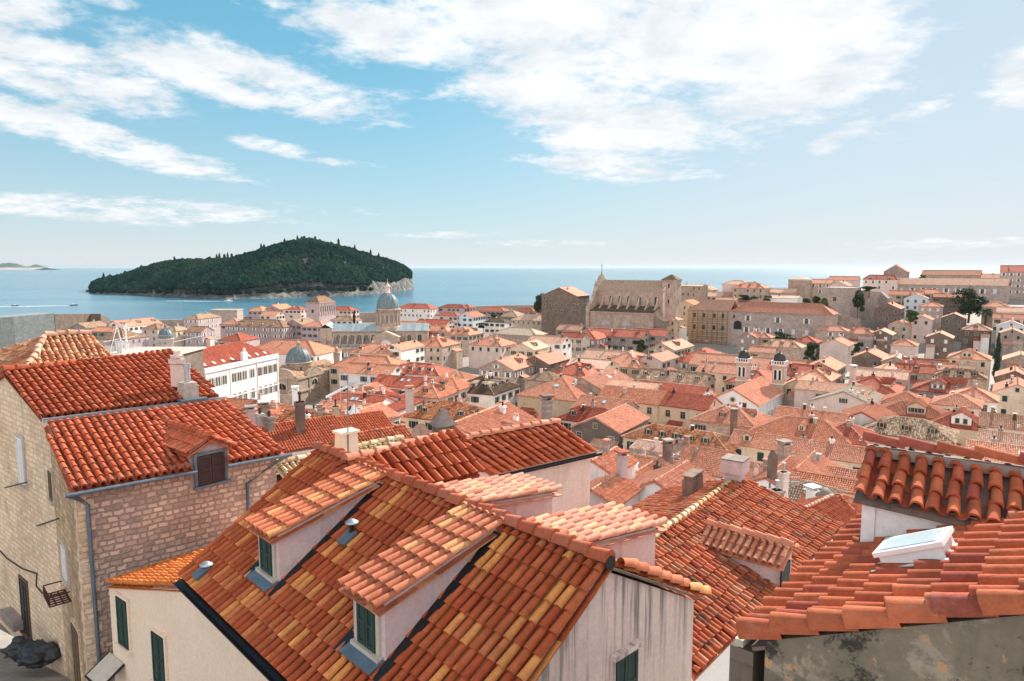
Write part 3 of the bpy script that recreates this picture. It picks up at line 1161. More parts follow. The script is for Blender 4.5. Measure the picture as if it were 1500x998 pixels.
F = [(j * 8 + i, j * 8 + i + 1, j * 8 + i + 9, j * 8 + i + 8) for j in range(6) for i in range(7)]
mb.add(V, F)
tag(mb.build('sea', M('sea')), kind='structure')

# ------------------------------------------------------------------ the wooded island
m, t = newmat('rockshore')
geo = t.n('ShaderNodeNewGeometry').outputs['Position']
v1 = t.noise(geo, .075, 10, .82, 1.0)
v2 = t.noise(geo, .012, 4, .6)
finish(t, t.ramp(v1, [(.40, (.02, .022, .022)), (.50, (.085, .085, .08)), (.62, (.30, .29, .27))]), .95, v1, .9, 4.0)
MATS['rockshore'] = m
m, t = newmat('forest')
geo = t.n('ShaderNodeNewGeometry').outputs['Position']
oi = t.n('ShaderNodeUVMap').outputs[0]
wn = t.n('ShaderNodeTexWhiteNoise', noise_dimensions='2D', i={'Vector': oi})
fc = t.ramp(wn.outputs[0], [(0, (.0015, .013, .014)), (.5, (.004, .025, .021)), (1, (.013, .042, .024))])
pn = t.noise(geo, .011, 4, .6)
fc = t.mix(t.step(pn, .45, .65), fc, t.mix(.5, fc, (.03, .052, .03, 1)))
finish(t, fc, 1.0, t.noise(geo, .5, 4), .5, 1.0, .0)
MATS['forest'] = m

# outline as measured: bearing column -> shore row and skyline row
SHORE = [(128, 429.5), (160, 431.5), (210, 433), (270, 436.5), (330, 438.5), (400, 437), (450, 435), (505, 434), (545, 431), (580, 427), (606, 424)]
SKYL = [(128, 428), (138, 413), (152, 408), (175, 405), (200, 396), (235, 386), (265, 381), (300, 382), (335, 380), (370, 371), (400, 361), (430, 354), (455, 351),
        (480, 357), (510, 364), (540, 374), (570, 381), (590, 389), (603, 401), (606, 424)]
ISL_D = 520.0


def shore_pt(px):
    py = interp(px, SHORE)
    return onz(px, py, 0.0)


def isl(px, f):
    """f 0 at the near shore, 1 at the crest line, 2 far shore -> world point"""
    s0 = shore_pt(px)
    tip = min(px - 126, 608 - px) / 60.0
    dep = 60 + ISL_D * min(1, max(0.05, tip) ** .6) * .5
    yc = s0[1] + dep
    dsk = ray(px, interp(px, SKYL) + (2.2 if px < 590 else 1.0))
    crest = dsk * (yc / dsk[1]) + np.array((0, 0, CAMZ))
    hc = max(1.0, crest[2])
    if f <= 1:
        prof = .10 + .90 * math.sin(f * math.pi / 2) ** .85 if f > .06 else f * 1.8
        pt = s0 + (crest - s0) * f
        pt[2] = hc * prof
    else:
        pt = crest + (crest - np.array((s0[0], s0[1], crest[2]))) * (f - 1) * .8
        pt[2] = hc * max(-.02, math.cos((f - 1) * math.pi / 2))
    return pt


from mathutils import noise as mnoise
pxs = np.linspace(126, 606.5, 190)
fs = [0, .012, .025, .04, .06, .09, .13, .19, .27, .36, .46, .56, .66, .76, .86, .95, 1.0, 1.15, 1.4, 1.7, 2.0]
mb = MB()
V = []
for px in pxs:
    for f in fs:
        q = isl(px, f)
        if f < .5:
            nn = mnoise.fractal(Vector((q[0] * .02, q[1] * .02, q[2] * .05)), 1.0, 2.0, 5)
            q = q + np.array((0, nn * 10 * (1 if f > 0 else .5), nn * 3.5 if f > 0 else 0))
        if f == 0:
            q[2] = -1.5
        V.append(q)
nf = len(fs)
F = [(a * nf + b, (a + 1) * nf + b, (a + 1) * nf + b + 1, a * nf + b + 1) for a in range(len(pxs) - 1) for b in range(nf - 1)]
mb.add(V, F, None, 0, False)
tag(mb.build('island_terrain', M('rockshore')), kind='structure')


def clump_template(k, sub=2):
    import bmesh
    bm = bmesh.new()
    bmesh.ops.create_icosphere(bm, subdivisions=sub, radius=1)
    rn = random.Random(k)
    off = Vector((rn.uniform(0, 50), rn.uniform(0, 50), rn.uniform(0, 50)))
    for v in bm.verts:
        f_ = 1 + .42 * mnoise.fractal(v.co * 1.6 + off, 1, 2, 3)
        v.co = v.co * f_
        if v.co.z < 0:
            v.co.z *= .5
    V_ = np.array([v.co[:] for v in bm.verts])
    F_ = np.array([[q.index for q in f.verts] for f in bm.faces])
    bm.free()
    return V_, F_


CL = [clump_template(k, 2) for k in range(6)]
CL1 = [clump_template(k + 20, 1) for k in range(6)]
mb = MB()
rn = random.Random(3)
cnt = 0
while cnt < 9500:
    px = rn.uniform(133, 603)
    f = rn.uniform(.055 if px < 540 else .10, 1.25) if rn.random() < .75 else rn.uniform(.05 if px < 545 else .12, .30)
    if px > 578 and f < .10 + (px - 578) * .012:
        continue
    # bare rock scar
    if 445 < px < 452 and .15 < f < .40:
        continue
    q = isl(px, f)
    r = rn.uniform(2.2, 5.4)
    if rn.random() < .05:
        r *= 1.3
    Vc, Fc = CL1[rn.randrange(6)]
    mb.add(Vc * np.array((r, r, r * rn.uniform(.7, 1.25))) + q + np.array((0, 0, r * .35)), Fc, np.full((len(Vc), 2), cnt + .5), 0, False)
    cnt += 1
for px, hgt in ((383, 9), (387, 7), (318, 8), (322, 9), (329, 8), (334, 9), (340, 8), (256, 7), (496, 11), (520, 9), (543, 9), (555, 8), (152, 8), (417, 7), (436, 8), (446, 8), (462, 8)):
    q = isl(px, 1.0)
    Vc, Fc = CL1[rn.randrange(6)]
    mb.add(Vc * np.array((2.6, 2.6, hgt)) + q + np.array((0, 0, hgt * .8)), Fc, np.full((len(Vc), 2), px + .5), 0, False)
tag(mb.build('forest', M('forest')), kind='stuff')

# far islets on the horizon
m, t = newmat('farislet')
geo = t.n('ShaderNodeNewGeometry').outputs['Position']
zc = t.n('ShaderNodeSeparateXYZ', i={0: geo}).outputs[2]
fi = t.mix(t.step(t.m('ADD', zc, t.m('MULTIPLY', t.noise(geo, .006, 4), 40)), 50, 80), (.36, .30, .27, 1), (.05, .085, .06, 1))
finish(t, fi, .95)
MATS['farislet'] = m
mb = MB()
for x0, x1, tab in ((-30, 38, [(-30, 0), (-12, 4), (2, 6), (14, 7.2), (26, 5.5), (33, 1.5), (38, 0)]), (34, 66, [(34, 0), (44, 2), (53, 5.2), (58, 3.6), (63, 1.6), (66, 0)])):
    Y0 = 13000.0
    pp = np.linspace(x0, x1, 40)
    V = []
    for px in pp:
        h = (interp(px, tab) + 3.2) * Y0 / 1000 * (1 + .12 * mnoise.noise(Vector((px * .3, 2, 0))))
        b = at(px, 392, Y0)
        for q, zz in ((-400, -3), (-150, h * .4), (0, h), (200, h * .6), (500, -3)):
            V.append((b[0], Y0 + q, zz))
    F = [(a * 5 + k, (a + 1) * 5 + k, (a + 1) * 5 + k + 1, a * 5 + k + 1) for a in range(39) for k in range(4)]
    mb.add(V, F, None, 0, False)
tag(mb.build('far_islets', M('farislet')), kind='structure')


# ================================================================== FOREGROUND HOUSES
def lerp(a, b, t_):
    return np.array(a) * (1 - t_) + np.array(b) * t_


def on_plane(px, py, P0, nrm):
    d = ray(px, py)
    tt = ((np.array(P0) - np.array((0, 0, CAMZ))) @ nrm) / (d @ nrm)
    return d * tt + np.array((0, 0, CAMZ))


def wallpanel(mb, A, B, zb, zA, zB, th=.3, mi=0):
    """upright wall from plan point A to B (outer face), thickness th to the right of A->B"""
    A2, B2 = np.array((A[0], A[1])), np.array((B[0], B[1]))
    d = (B2 - A2) / np.linalg.norm(B2 - A2)
    n = np.array((-d[1], d[0])) * th
    bot = [np.array((*A2, zb)), np.array((*B2, zb)), np.array((*(B2 + n), zb)), np.array((*(A2 + n), zb))]
    top = [np.array((*A2, zA)), np.array((*B2, zB)), np.array((*(B2 + n), zB)), np.array((*(A2 + n), zA))]
    mb.prism(bot, top, mi)


def big_window(parent, P, out, w=.85, h=1.35, sh='green', frame='frame', open_=False, lintel=0.0):
    """shuttered window as part > sub-parts; P = centre of the sill on the wall face, out = outward normal (plan)"""
    out = np.array((out[0], out[1], 0.0))
    out /= np.linalg.norm(out)
    zrot = math.atan2(out[1], out[0]) - math.pi / 2
    mb = MB()
    x = w / 2
    mb.box(-x, x, -.02, .012, 0, h, 0)
    win = mb.build('window', M('black'), parent)
    win.location = [float(q) for q in P]
    win.rotation_euler = (0, 0, zrot)
    mb = MB()
    f = .09
    mb.box(-x - f, -x, -.02, .05, 0, h, 0)
    mb.box(x, x + f, -.02, .05, 0, h, 0)
    mb.box(-x - f, x + f, -.02, .055 + lintel, h, h + f, 0)
    mb.build('frame', M(frame), win)
    mb = MB()
    mb.box(-x - f - .05, x + f + .05, -.02, .12, -.08, 0, 0)
    mb.build('sill', M(frame), win)
    for sg in (-1, 1):
        mb = MB()
        a, b = (-x + .01, -.008) if sg < 0 else (.008, x - .01)
        y0 = .03
        mb.box(a, a + .06, y0, y0 + .045, .02, h - .02, 0)
        mb.box(b - .06, b, y0, y0 + .045, .02, h - .02, 0)
        for z_ in (.02, h * .5 - .03, h - .09):
            mb.box(a + .06, b - .06, y0 + .002, y0 + .043, z_, z_ + .07, 0)
        k = int((h - .1) / .055)
        for q in range(k):
            z_ = .06 + q * (h - .12) / k
            mb.poly([(a + .06, y0 + .036, z_), (b - .06, y0 + .036, z_), (b - .06, y0 + .006, z_ + .05), (a + .06, y0 + .006, z_ + .05)], 0)
            mb.poly([(a + .06, y0 + .036, z_), (b - .06, y0 + .036, z_), (b - .06, y0 + .030, z_ - .01), (a + .06, y0 + .030, z_ - .01)], 0)
        mb.build('shutter', M(sh), win)
    return win


g_dir = np.array((.725, .688, 0.0))
r_dir = np.array((-.688, .725, 0.0))

# ------------------------------------------------------------------ the cream house with mixed tiles
T = thing('cream_house', 'cream rendered house in the foreground under mixed red and yellow tiles, with four lean-to dormers', 'house', (0, 9, 30))


def part(mb, name, mats, parent):
    """mesh given in world coordinates made a child of an unrotated thing"""
    off = np.array(parent.matrix_world.translation if False else parent.location) if parent.parent is None else np.array(parent.parent.location)
    for k in range(len(mb.v)):
        mb.v[k] = mb.v[k] - off
    return mb.build(name, M(*mats) if isinstance(mats, (list, tuple)) else M(mats), parent)


def wp(parent, P):
    return np.array(P) - np.array(parent.location)


R1 = at(893, 829, 10.4)
R0 = along(R1, r_dir, 465)
RL = np.linalg.norm(R0 - R1)
P33 = R(33)
dL = -g_dir * math.cos(P33) - np.array((0, 0, math.sin(P33)))
# eave: where the far verge meets the gutter
E0 = along(R0, dL, 262)
sl = float(np.linalg.norm(E0 - R0))
E1 = R1 + dL * sl
dR = g_dir * math.cos(R(28)) - np.array((0, 0, math.sin(R(28))))
sr = 3.35
F0, F1 = R0 + dR * sr, R1 + dR * sr
print('main', R1, R0, RL, sl, proj(E0), proj(F1), proj(R0))
mb = MB()
slope(mb, [E0, E1, R1, R0], s=.215, e=.40, n=12, near=2, thick=.04, jit=.035, pans=True)
slope(mb, [F1, F0, R0, R1], s=.215, e=.40, n=8, near=1, thick=.05, jit=.04, base_mi=2)
roofm = part(mb, 'roof', ['mixed', 'mortar', 'soot'], T)
mb = MB()
ridge_caps(mb, R1 - r_dir * .02, R0 + r_dir * .05, .135, .40, 12, 0, .05, .05)
part(mb, 'ridge', 'cotta', T)
mb = MB()
mb.tube([R1 - r_dir * .03 + (0, 0, .05), R1 - r_dir * .015 + (0, 0, .05)], .12, 16, 0)
part(mb, 'ridge_end', 'black', T)
# walls (closed body)
ins = .22
zb = 30.0
A = E0 + g_dir * ins
B = E1 + g_dir * ins + r_dir * .12
C = F1 - g_dir * ins + r_dir * .12
D = F0 - g_dir * ins
Rm1 = R1 + r_dir * .12
mb = MB()


def zon(P0, d, P):
    """height of a slope through P0 falling along d, above plan point P"""
    h = np.array((d[0], d[1]))
    L_ = np.linalg.norm(h)
    return P0[2] + d[2] / L_ * (((P[0] - P0[0]) * h[0] + (P[1] - P0[1]) * h[1]) / L_)


def top(P, P0, d, dz=-.115):
    return np.array((P[0], P[1], zon(P0, d, P) + dz))


bl = [np.array((*P[:2], zb)) for P in (A, B, Rm1, C, D, R0)]
tl = [top(A, R0, dL), top(B, R0, dL), top(Rm1, R0, dL), top(C, R0, dR), top(D, R0, dR), top(R0, R0, dL)]
for k, mi in ((0, 0), (1, 1), (2, 1), (3, 1), (4, 0), (5, 0)):
    j = (k + 1) % 6
    mb.poly([bl[k], bl[j], tl[j], tl[k]], mi)
mb.poly([tl[0], tl[1], tl[2], tl[5]], 0)
mb.poly([tl[5], tl[2], tl[3], tl[4]], 0)
part(mb, 'wall', ['render', 'stained'], T)
# verge tiles along the right gable slope
mb = MB()
ridge_caps(mb, F1 + (0, 0, .01), R1 + dR * .28 + (0, 0, .02), .11, .36, 8, 0, .05, .08)
part(mb, 'verge_tiles', 'mixlight', T)
# gutter
mb = MB()
gd = (E1 - E0) / np.linalg.norm(E1 - E0)
gp = [E0 - g_dir * .06 - np.array((0, 0, .10)) + r_dir * .1, E1 - g_dir * .06 - np.array((0, 0, .10)) - r_dir * .05]
ang = np.linspace(math.pi, 2 * math.pi, 9)
prof = [(.085 * math.cos(a), .085 * math.sin(a)) for a in ang]
profo = [(.10 * math.cos(a), .10 * math.sin(a)) for a in ang[::-1]]
loop = [np.array(p) for p in prof + profo]
bot = [gp[0] + g_dir * q[0] + np.array((0, 0, q[1])) for q in loop]
topl = [gp[1] + g_dir * q[0] + np.array((0, 0, q[1])) for q in loop]
for k in range(len(loop)):
    j = (k + 1) % len(loop)
    mb.poly([bot[k], bot[j], topl[j], topl[k]], 0)
part(mb, 'gutter', 'black', T)
mb = MB()
mb.obox(E0 - np.array((0, 0, .30)) + g_dir * .02, gd, g_dir, (0, 0, 1), np.linalg.norm(E1 - E0), .06, .20)
part(mb, 'fascia', 'black', T)


def lean_dormer(Pr, wid, pitch, front_d, side, mats, lab=None):
    """lean-to dormer running out from the ridge: Pr = ridge point on its axis, front_d = plan distance of the front from the ridge,
    side = +1 right slope, -1 left slope"""
    o = g_dir * side
    s_ = -r_dir * side
    tp = math.tan(R(pitch))
    main_d = dL if side < 0 else dR
    st = .30
    zt = Pr[2] + .10
    body = MB()
    w2 = wid / 2
    ftop = zt - tp * (front_d - 0.0)

    def pt(du, dv, z):
        q = Pr + o * du + s_ * dv
        return np.array((q[0], q[1], z))
    def rz(du):
        return Pr[2] + main_d[2] / np.linalg.norm(main_d[:2]) * du - .10
    a = [pt(front_d, -w2, rz(front_d)), pt(front_d, w2, rz(front_d)), pt(front_d, w2, ftop - .06), pt(front_d, -w2, ftop - .06)]
    b = [pt(.12, -w2, rz(.12)), pt(.12, w2, rz(.12)), pt(.12, w2, zt - .08), pt(.12, -w2, zt - .08)]
    body.prism(a, b, 0)
    d = part(body, 'dormer', mats, T)
    if lab:
        d['label'] = lab
    rm = MB()
    ov = .14
    fo = .22
    c = [pt(front_d + fo, -w2 - ov, zt - tp * (front_d + fo)), pt(front_d + fo, w2 + ov, zt - tp * (front_d + fo)), pt(0.02, w2 + ov, zt), pt(0.02, -w2 - ov, zt)]
    slope(rm, c, s=.215, e=.40, n=12, near=2, thick=.04, jit=.04, pans=True)
    part(rm, 'dormer_roof', ['mixlight' if side < 0 else 'mixsunlit', 'mortar', 'mauve'], d)
    # dark flashing strip beside the cheeks
    fl = MB()
    for dv in (-1, 1):
        q0, q1 = pt(front_d + .25, dv * (w2 + .10), rz(front_d + .25) + .17), pt(.25, dv * (w2 + .10), rz(.25) + .17)
        ax = (q1 - q0)
        L_ = np.linalg.norm(ax)
        fl.obox(q0 - s_ * .10, ax / L_, s_, np.cross(ax / L_, s_) * (1 if np.cross(ax / L_, s_)[2] > 0 else -1), L_, .20, .05)
    part(fl, 'flashing', 'black', d)
    if side < 0:
        wb_ = ftop - .10 - (rz(front_d) + .22)
        zs = rz(front_d) + .26
        Pw = pt(front_d, 0, zs) - np.array(T.location)
        win = big_window(T, Pw, o, w=wid * .56, h=max(.5, ftop - .16 - zs), sh='green', frame='frame')
        win.parent = d
        sl_ = MB()
        q = pt(front_d + .02, -w2 * .95, rz(front_d) + .20)
        sl_.obox(q, s_, o * .94 - np.array((0, 0, .36)), np.array((0, 0, 1)), w2 * 1.9, .30, .025)
        part(sl_, 'lead_apron', 'gutterblue', d)
    return d


# dormer axes from the columns where they reach the ridge
for px_r, w_, pit, fpx, fpy, side, mt in ((552, .98, 14, 0, 0, -1, 'mauve'), (714, .98, 14, 0, 0, -1, 'mauve')):
    Pr = along(R1, r_dir, px_r)
    # find front distance so that the roof front edge falls where seen
    lean_dormer(Pr, w_, pit, 2.62, -1, mt, 'lean-to dormer with a green shuttered window, ' + ('farther from the gable' if px_r < 600 else 'nearer the gable'))
for px_r, fd, w_ in ((655, 2.5, 1.15), (800, 2.45, 1.15)):
    Pr = along(R1, r_dir, px_r)
    lean_dormer(Pr, w_, 7, fd, 1, 'mauve')

# vent cowl between the dormers and a small one near the eave
for px, py, k in ((516, 792, .52), (303, 842, .30)):
    d = ray(px, py)
    # meet the left slope plane
    nrm = np.cross(r_dir, dL)
    tt = ((R1 - np.array((0, 0, CAMZ))) @ nrm) / (d @ nrm)
    P = d * tt + np.array((0, 0, CAMZ)) - np.array(T.location)
    mb = MB()
    mb.tube([P - (0, 0, .1), P + (0, 0, k * .7)], .055, 12, 0)
    mb.lathe([(.0, k * .7 + .10), (.06, k * .7 + .085), (.14, k * .7 + .03), (.14, k * .7 + .01), (.0, k * .7 + .01)], 16, 1, P)
    mb.obox(P - g_dir * .25 + r_dir * .14 + (0, 0, -.02), -r_dir, -dL, np.cross(-r_dir, -dL) * np.sign(np.cross(-r_dir, -dL)[2]), .28, .36, .06, 2)
    mb.build('vent_cowl', M('black', 'zinc', 'gutterblue'), T)

# window in the stained gable wall
gout = -r_dir
Pw = along(np.array((*B[:2], 38.0)), g_dir, 915)


def on_wall(px, py, Pw0, dirv):
    """point of the upright plane through Pw0 along dirv seen at px,py"""
    n = np.array((-dirv[1], dirv[0], 0))
    d = ray(px, py)
    tt = ((np.array(Pw0) - np.array((0, 0, CAMZ))) @ n) / (d @ n)
    return d * tt + np.array((0, 0, CAMZ))


q = on_wall(915, 962, B, g_dir)
win = big_window(T, wp(T, q - (0, 0, 1.05)), gout, w=.60, h=1.15, sh='green', frame='stained', lintel=.06)

# lower wing with its bright orange lean-to roof
wdir = np.array((math.sin(R(-52)), math.cos(R(-52)), 0))
Q1 = on_wall(283, 862, A, r_dir)
Q1 = np.array((Q1[0], Q1[1], 0)) - g_dir * .0
Q0 = along(np.array((Q1[0], Q1[1], 40.0)), wdir, 147)
zq0 = on_wall(147, 848, Q1, wdir)[2]
zq1 = on_wall(262, 858, Q1, wdir)[2]
zq1b = on_wall(283, 860, Q1, wdir)[2]
print('wing', Q0, Q1, zq0, zq1)
Q0 = np.array((Q0[0], Q0[1], 0))
dep = 3.4
n_in = np.array((-wdir[1], wdir[0], 0))
if n_in @ g_dir < 0:
    n_in = -n_in
mb = MB()
q0b, q1b = Q0 + n_in * dep, Q1 + n_in * dep
bl = [np.array((*P[:2], zb - 1)) for P in (Q0, Q1, q1b, q0b)]
tl = [np.array((Q0[0], Q0[1], zq0 - .08)), np.array((Q1[0], Q1[1], zq1b - .08)), np.array((q1b[0], q1b[1], zq1b - .08)), np.array((q0b[0], q0b[1], zq0 - .08))]
mb.prism(bl, tl, 0)
part(mb, 'wing_wall', 'render', T)
mb = MB()
ovh = -n_in * .06
c = [np.array((*(q0b + wdir * .12)[:2], zq0)), np.array((*(Q0 + wdir * .12 + ovh)[:2], zq0)), np.array((*(Q1 + ovh)[:2], zq1b)), np.array((*q1b[:2], zq1b))]
slope(mb, c, s=.20, e=.34, n=8, near=1, thick=.04, jit=.04, pans=True)
part(mb, 'wing_roof', ['orangenew', 'orangenew'], T)
wout = -n_in
for px, py, h_ in ((180, 876, 1.35), (233, 928, 1.35)):
    q = on_wall(px, py, Q1, wdir)
    big_window(T, wp(T, q - (0, 0, h_)), wout, w=.62, h=h_, sh='green', frame='render')
# small awning box low on the wing wall
q = on_wall(172, 968, Q1, wdir)
L_ = thing('wall_canopy', 'small pale canopy with a dark rim on the cream wing wall above the alley', 'canopy', q + wout * .02)
mb = MB()
mb.obox(-wdir * -.45 + np.array((0, 0, .05)), -wdir, wout * .8 + np.array((0, 0, -.5)), np.array((0, 0, 1)), .9, .75, .04)
mb.build('panel', M('frame'), L_)
mb = MB()
pp = [wdir * .47, wdir * .47 + (wout * .8 + np.array((0, 0, -.5))) * .78, -wdir * .47 + (wout * .8 + np.array((0, 0, -.5))) * .78, -wdir * .47]
mb.tube([p + np.array((0, 0, .07)) for p in pp], .035, 6)
mb.build('rim', M('black'), L_)

# ------------------------------------------------------------------ the stone house on the left
T = thing('stone_house', 'large stone house at the left edge with two stepped terracotta roofs and one dormer', 'house', (-12, 20, 31))
zt, zbk, ze = CAMZ - 3.6, CAMZ - 4.72, CAMZ - 6.0
T0, T1 = onz(4, 545, zt), onz(250, 521, zt)
B0, B1 = onz(60, 612, zbk), onz(323, 580, zbk)
C0, C1 = onz(63, 620, zbk - .10), onz(327, 587, zbk - .10)
E0l, E1l = onz(103, 719, ze), onz(420, 662, ze)
print('left', T0, T1, B0, B1, E0l, E1l)
mb = MB()
slope(mb, [B0, B1, T1, T0], s=.225, e=.36, n=8, near=1, thick=.06, jit=.05, pans=True)
# rear slope
ridge_n = np.array((-(T1 - T0)[1], (T1 - T0)[0], 0))
ridge_n /= np.linalg.norm(ridge_n)
bk = ridge_n * 4.2 - np.array((0, 0, 1.4))
slope(mb, [T1 + bk, T0 + bk, T0, T1], s=.225, e=.36, n=4, thick=.12)
ro = part(mb, 'upper_roof', ['cotta', 'cotta'], T)
mb = MB()
ridge_caps(mb, T0, T1, .13, .40, 8, 0, .03)
part(mb, 'ridge', 'cotta', T)
mb = MB()
f_a = np.linalg.norm(along(E0l, (E1l - E0l), 284) - E0l) / np.linalg.norm(E1l - E0l)
f_b = np.linalg.norm(along(E0l, (E1l - E0l), 336) - E0l) / np.linalg.norm(E1l - E0l)
Ea, Eb, Ca, Cb = lerp(E0l, E1l, f_a), lerp(E0l, E1l, f_b), lerp(C0, C1, f_a), lerp(C0, C1, f_b)
slope(mb, [E0l, Ea, Ca, C0], s=.225, e=.36, n=8, near=1, thick=.06, jit=.05, pans=True)
slope(mb, [Eb, E1l, C1, Cb], s=.225, e=.36, n=8, near=1, thick=.06, jit=.05, pans=True)
slope(mb, [lerp(Ea, Ca, .5), lerp(Eb, Cb, .5), Cb, Ca], s=.225, e=.36, n=8, near=1, thick=.06, jit=.05, pans=True)
lro = part(mb, 'lower_roof', ['cotta', 'cotta'], T)
mb = MB()
ax = (B1 - B0) / np.linalg.norm(B1 - B0)
mb.obox(B0 - (0, 0, .16) - ridge_n * .06, ax, -ridge_n, (0, 0, 1), np.linalg.norm(B1 - B0), .12, .14)
part(mb, 'flashing', 'zinc', T)
# walls
inn = .30
exf = (E1l - E0l) / np.linalg.norm(E1l - E0l)
W0 = E0l + exf * .22 + ridge_n * inn
W1 = E1l - exf * .20 + ridge_n * inn
K0 = C0 + exf * .14
K1 = C1 - exf * .10
S0 = T0 + exf * .12
S1 = T1 - exf * .10
Z0, Z1 = S0 + bk, S1 + bk
mb = MB()
zb = 31.0
fl = [W0, W1, K1, S1, Z1, Z0, S0, K0]
tops = [ze + .13, ze + .13, zbk - .16, zt - .10, zt - 1.5, zt - 1.5, zt - .10, zbk - .16]
mis = [0, 0, 0, 0, 1, 1, 1, 2]
for k in range(8):
    j = (k + 1) % 8
    P, Q = fl[k], fl[j]
    mb.poly([np.array((*P[:2], zb)), np.array((*Q[:2], zb)), np.array((*Q[:2], tops[j])), np.array((*P[:2], tops[k]))], mis[k])
part(mb, 'wall', ['rubble', 'beigestone', 'oldstone'], T)
# corner stones
mb = MB()
zz = ze - .1
k = 0
dl = (K0 - W0)
dl = np.array((dl[0], dl[1], 0)) / np.linalg.norm(dl[:2])
while zz > zb + .5:
    a_, b_ = (.42, .24) if k % 2 else (.24, .40)
    mb.obox(np.array((*W0[:2], zz - .30)) - exf * .025 - ridge_n * .025 + dl * 0, exf, dl, (0, 0, 1), a_, b_, .285)
    zz -= .30
    k += 1
part(mb, 'quoins', 'beigestone', T)
# gutter + downpipes
mb = MB()
g0, g1 = E0l - ridge_n * .08 - (0, 0, .10) - exf * .15, E1l - ridge_n * .08 - (0, 0, .10) + exf * .12
gm0, gm1 = along(g0, exf, 289), along(g0, exf, 334)
mb.tube([g0, gm0], .06, 8)
mb.tube([gm1, g1], .06, 8)
part(mb, 'gutter', 'gutterblue', T)
mb = MB()
pw = np.array((*W0[:2], 0)) + exf * .10 - ridge_n * .09
mb.tube([g0 + exf * .05, np.array((*(pw - exf * .06)[:2], g0[2] - .25)), np.array((*(pw + exf * .12)[:2], g0[2] - .45)), np.array((*(pw + exf * .16)[:2], zb + .2))], .055, 8)
part(mb, 'downpipe', 'gutterblue', T)
mb = MB()
pw = np.array((*W1[:2], 0)) - ridge_n * .09
mb.tube([g1 - exf * .1, np.array((*(pw - exf * .05)[:2], g1[2] - .25)), np.array((*(pw - exf * 1.0)[:2], g1[2] - .75)), np.array((*(pw - exf * 1.05)[:2], zb + 2))], .055, 8)
part(mb, 'downpipe', 'gutterblue', T)




# dormer on the lower roof
nl = np.cross(E1l - E0l, C0 - E0l)
F = on_wall(308, 712, W0, exf)
fz = F[2]
wdt = 1.15
hgt = 1.20
mb = MB()
f0, f1 = F - exf * wdt / 2 - ridge_n * .04, F + exf * wdt / 2 - ridge_n * .04
deep = 3.4
gab = .30


def up(P, z):
    return np.array((P[0], P[1], z))


fr = [up(f0, fz), up(f1, fz), up(f1, fz + hgt), up(lerp(f0, f1, .5), fz + hgt + gab), up(f0, fz + hgt)]
bk_ = [p + ridge_n * deep for p in fr]
mb.prism(fr, bk_, 0)
d = part(mb, 'dormer', 'lilac', T)
mb = MB()
mid = lerp(f0, f1, .5)
ov = .16
eh = fz + hgt - ov * gab / (wdt / 2) + .04
e0, e1 = f0 - exf * ov, f1 + exf * ov
pk = up(mid, fz + hgt + gab + .06)
slope(mb, [up(e0, eh) + ridge_n * deep, up(e0, eh) - ridge_n * .16, pk - ridge_n * .16, pk + ridge_n * deep], s=.2, e=.34, n=8, near=1, thick=.06, jit=.06, pans=True)
slope(mb, [up(e1, eh) - ridge_n * .16, up(e1, eh) + ridge_n * deep, pk + ridge_n * deep, pk - ridge_n * .16], s=.2, e=.34, n=8, near=1, thick=.06, jit=.06, pans=True)
ridge_caps(mb, pk - ridge_n * .18, pk + ridge_n * deep, .11, .36, 8, 0, .02)
part(mb, 'dormer_roof', ['cotta', 'cotta'], d)
wn_ = big_window(T, wp(T, up(mid, fz + .12) - ridge_n * .05), -ridge_n, w=.86, h=hgt - .28, sh='shutbrown', frame='gutterblue')
wn_.parent = d
# chimneys
P = onz(263, 545, zt - .15)
mb = MB()
ch = np.array((0, 0, 0.0))
q = P - exf * .12 + ridge_n * .1 - (0, 0, .05)
mb.obox(q - (0, 0, .5), exf, ridge_n, (0, 0, 1), .34, .34, .80)
mb.obox(q - exf * .04 - ridge_n * .04 + (0, 0, .33), exf, ridge_n, (0, 0, 1), .41, .41, .17)
mb.obox(q + exf * .02 + ridge_n * .02 + (0, 0, .53), exf, ridge_n, (0, 0, 1), .32, .32, .10)
mb.obox(q + exf * .10 + ridge_n * .10 + (0, 0, .65), exf, ridge_n, (0, 0, 1), .16, .16, .14)
part(mb, 'chimney', 'pink', ro)['label'] = 'pale rendered chimney at the ridge end'
P = onz(276, 580, zbk + .12)
mb = MB()
q = P - exf * .25 - ridge_n * .25
mb.obox(q - (0, 0, .5), exf, ridge_n, (0, 0, 1), .50, .50, .92)
mb.obox(q + exf * .03 + ridge_n * .03 + (0, 0, .42), exf, ridge_n, (0, 0, 1), .44, .44, .08)
mb.tube([P + (0, 0, .45), P + (0, 0, 1.0)], .10, 12, 1)
mb.tube([P + (0, 0, 1.0), P + (0, 0, 1.18)], .13, 12, 1)
mb.obox(q - exf * .2 - ridge_n * .25 + (0, 0, -.12), exf, ridge_n, (0, 0, 1), .9, .9, .06, 2)
part(mb, 'chimney', ['mortar', 'zinc', 'gutterblue'], ro)['label'] = 'short chimney with a metal flue'
# openings of the left walls
sidev = np.array((-(K0 - S0)[1], (K0 - S0)[0], 0))
sidev /= np.linalg.norm(sidev)
sidev = -sidev if sidev[1] > 0 else sidev
sd1 = (K0 - S0)
sd1 = np.array((sd1[0], sd1[1], 0)) / np.linalg.norm(sd1[:2])
sd2 = (W0 - K0)
sd2 = np.array((sd2[0], sd2[1], 0)) / np.linalg.norm(sd2[:2])


def outn(dv):
    n = np.array((dv[1], -dv[0], 0))
    return n if n[0] < 0 else -n


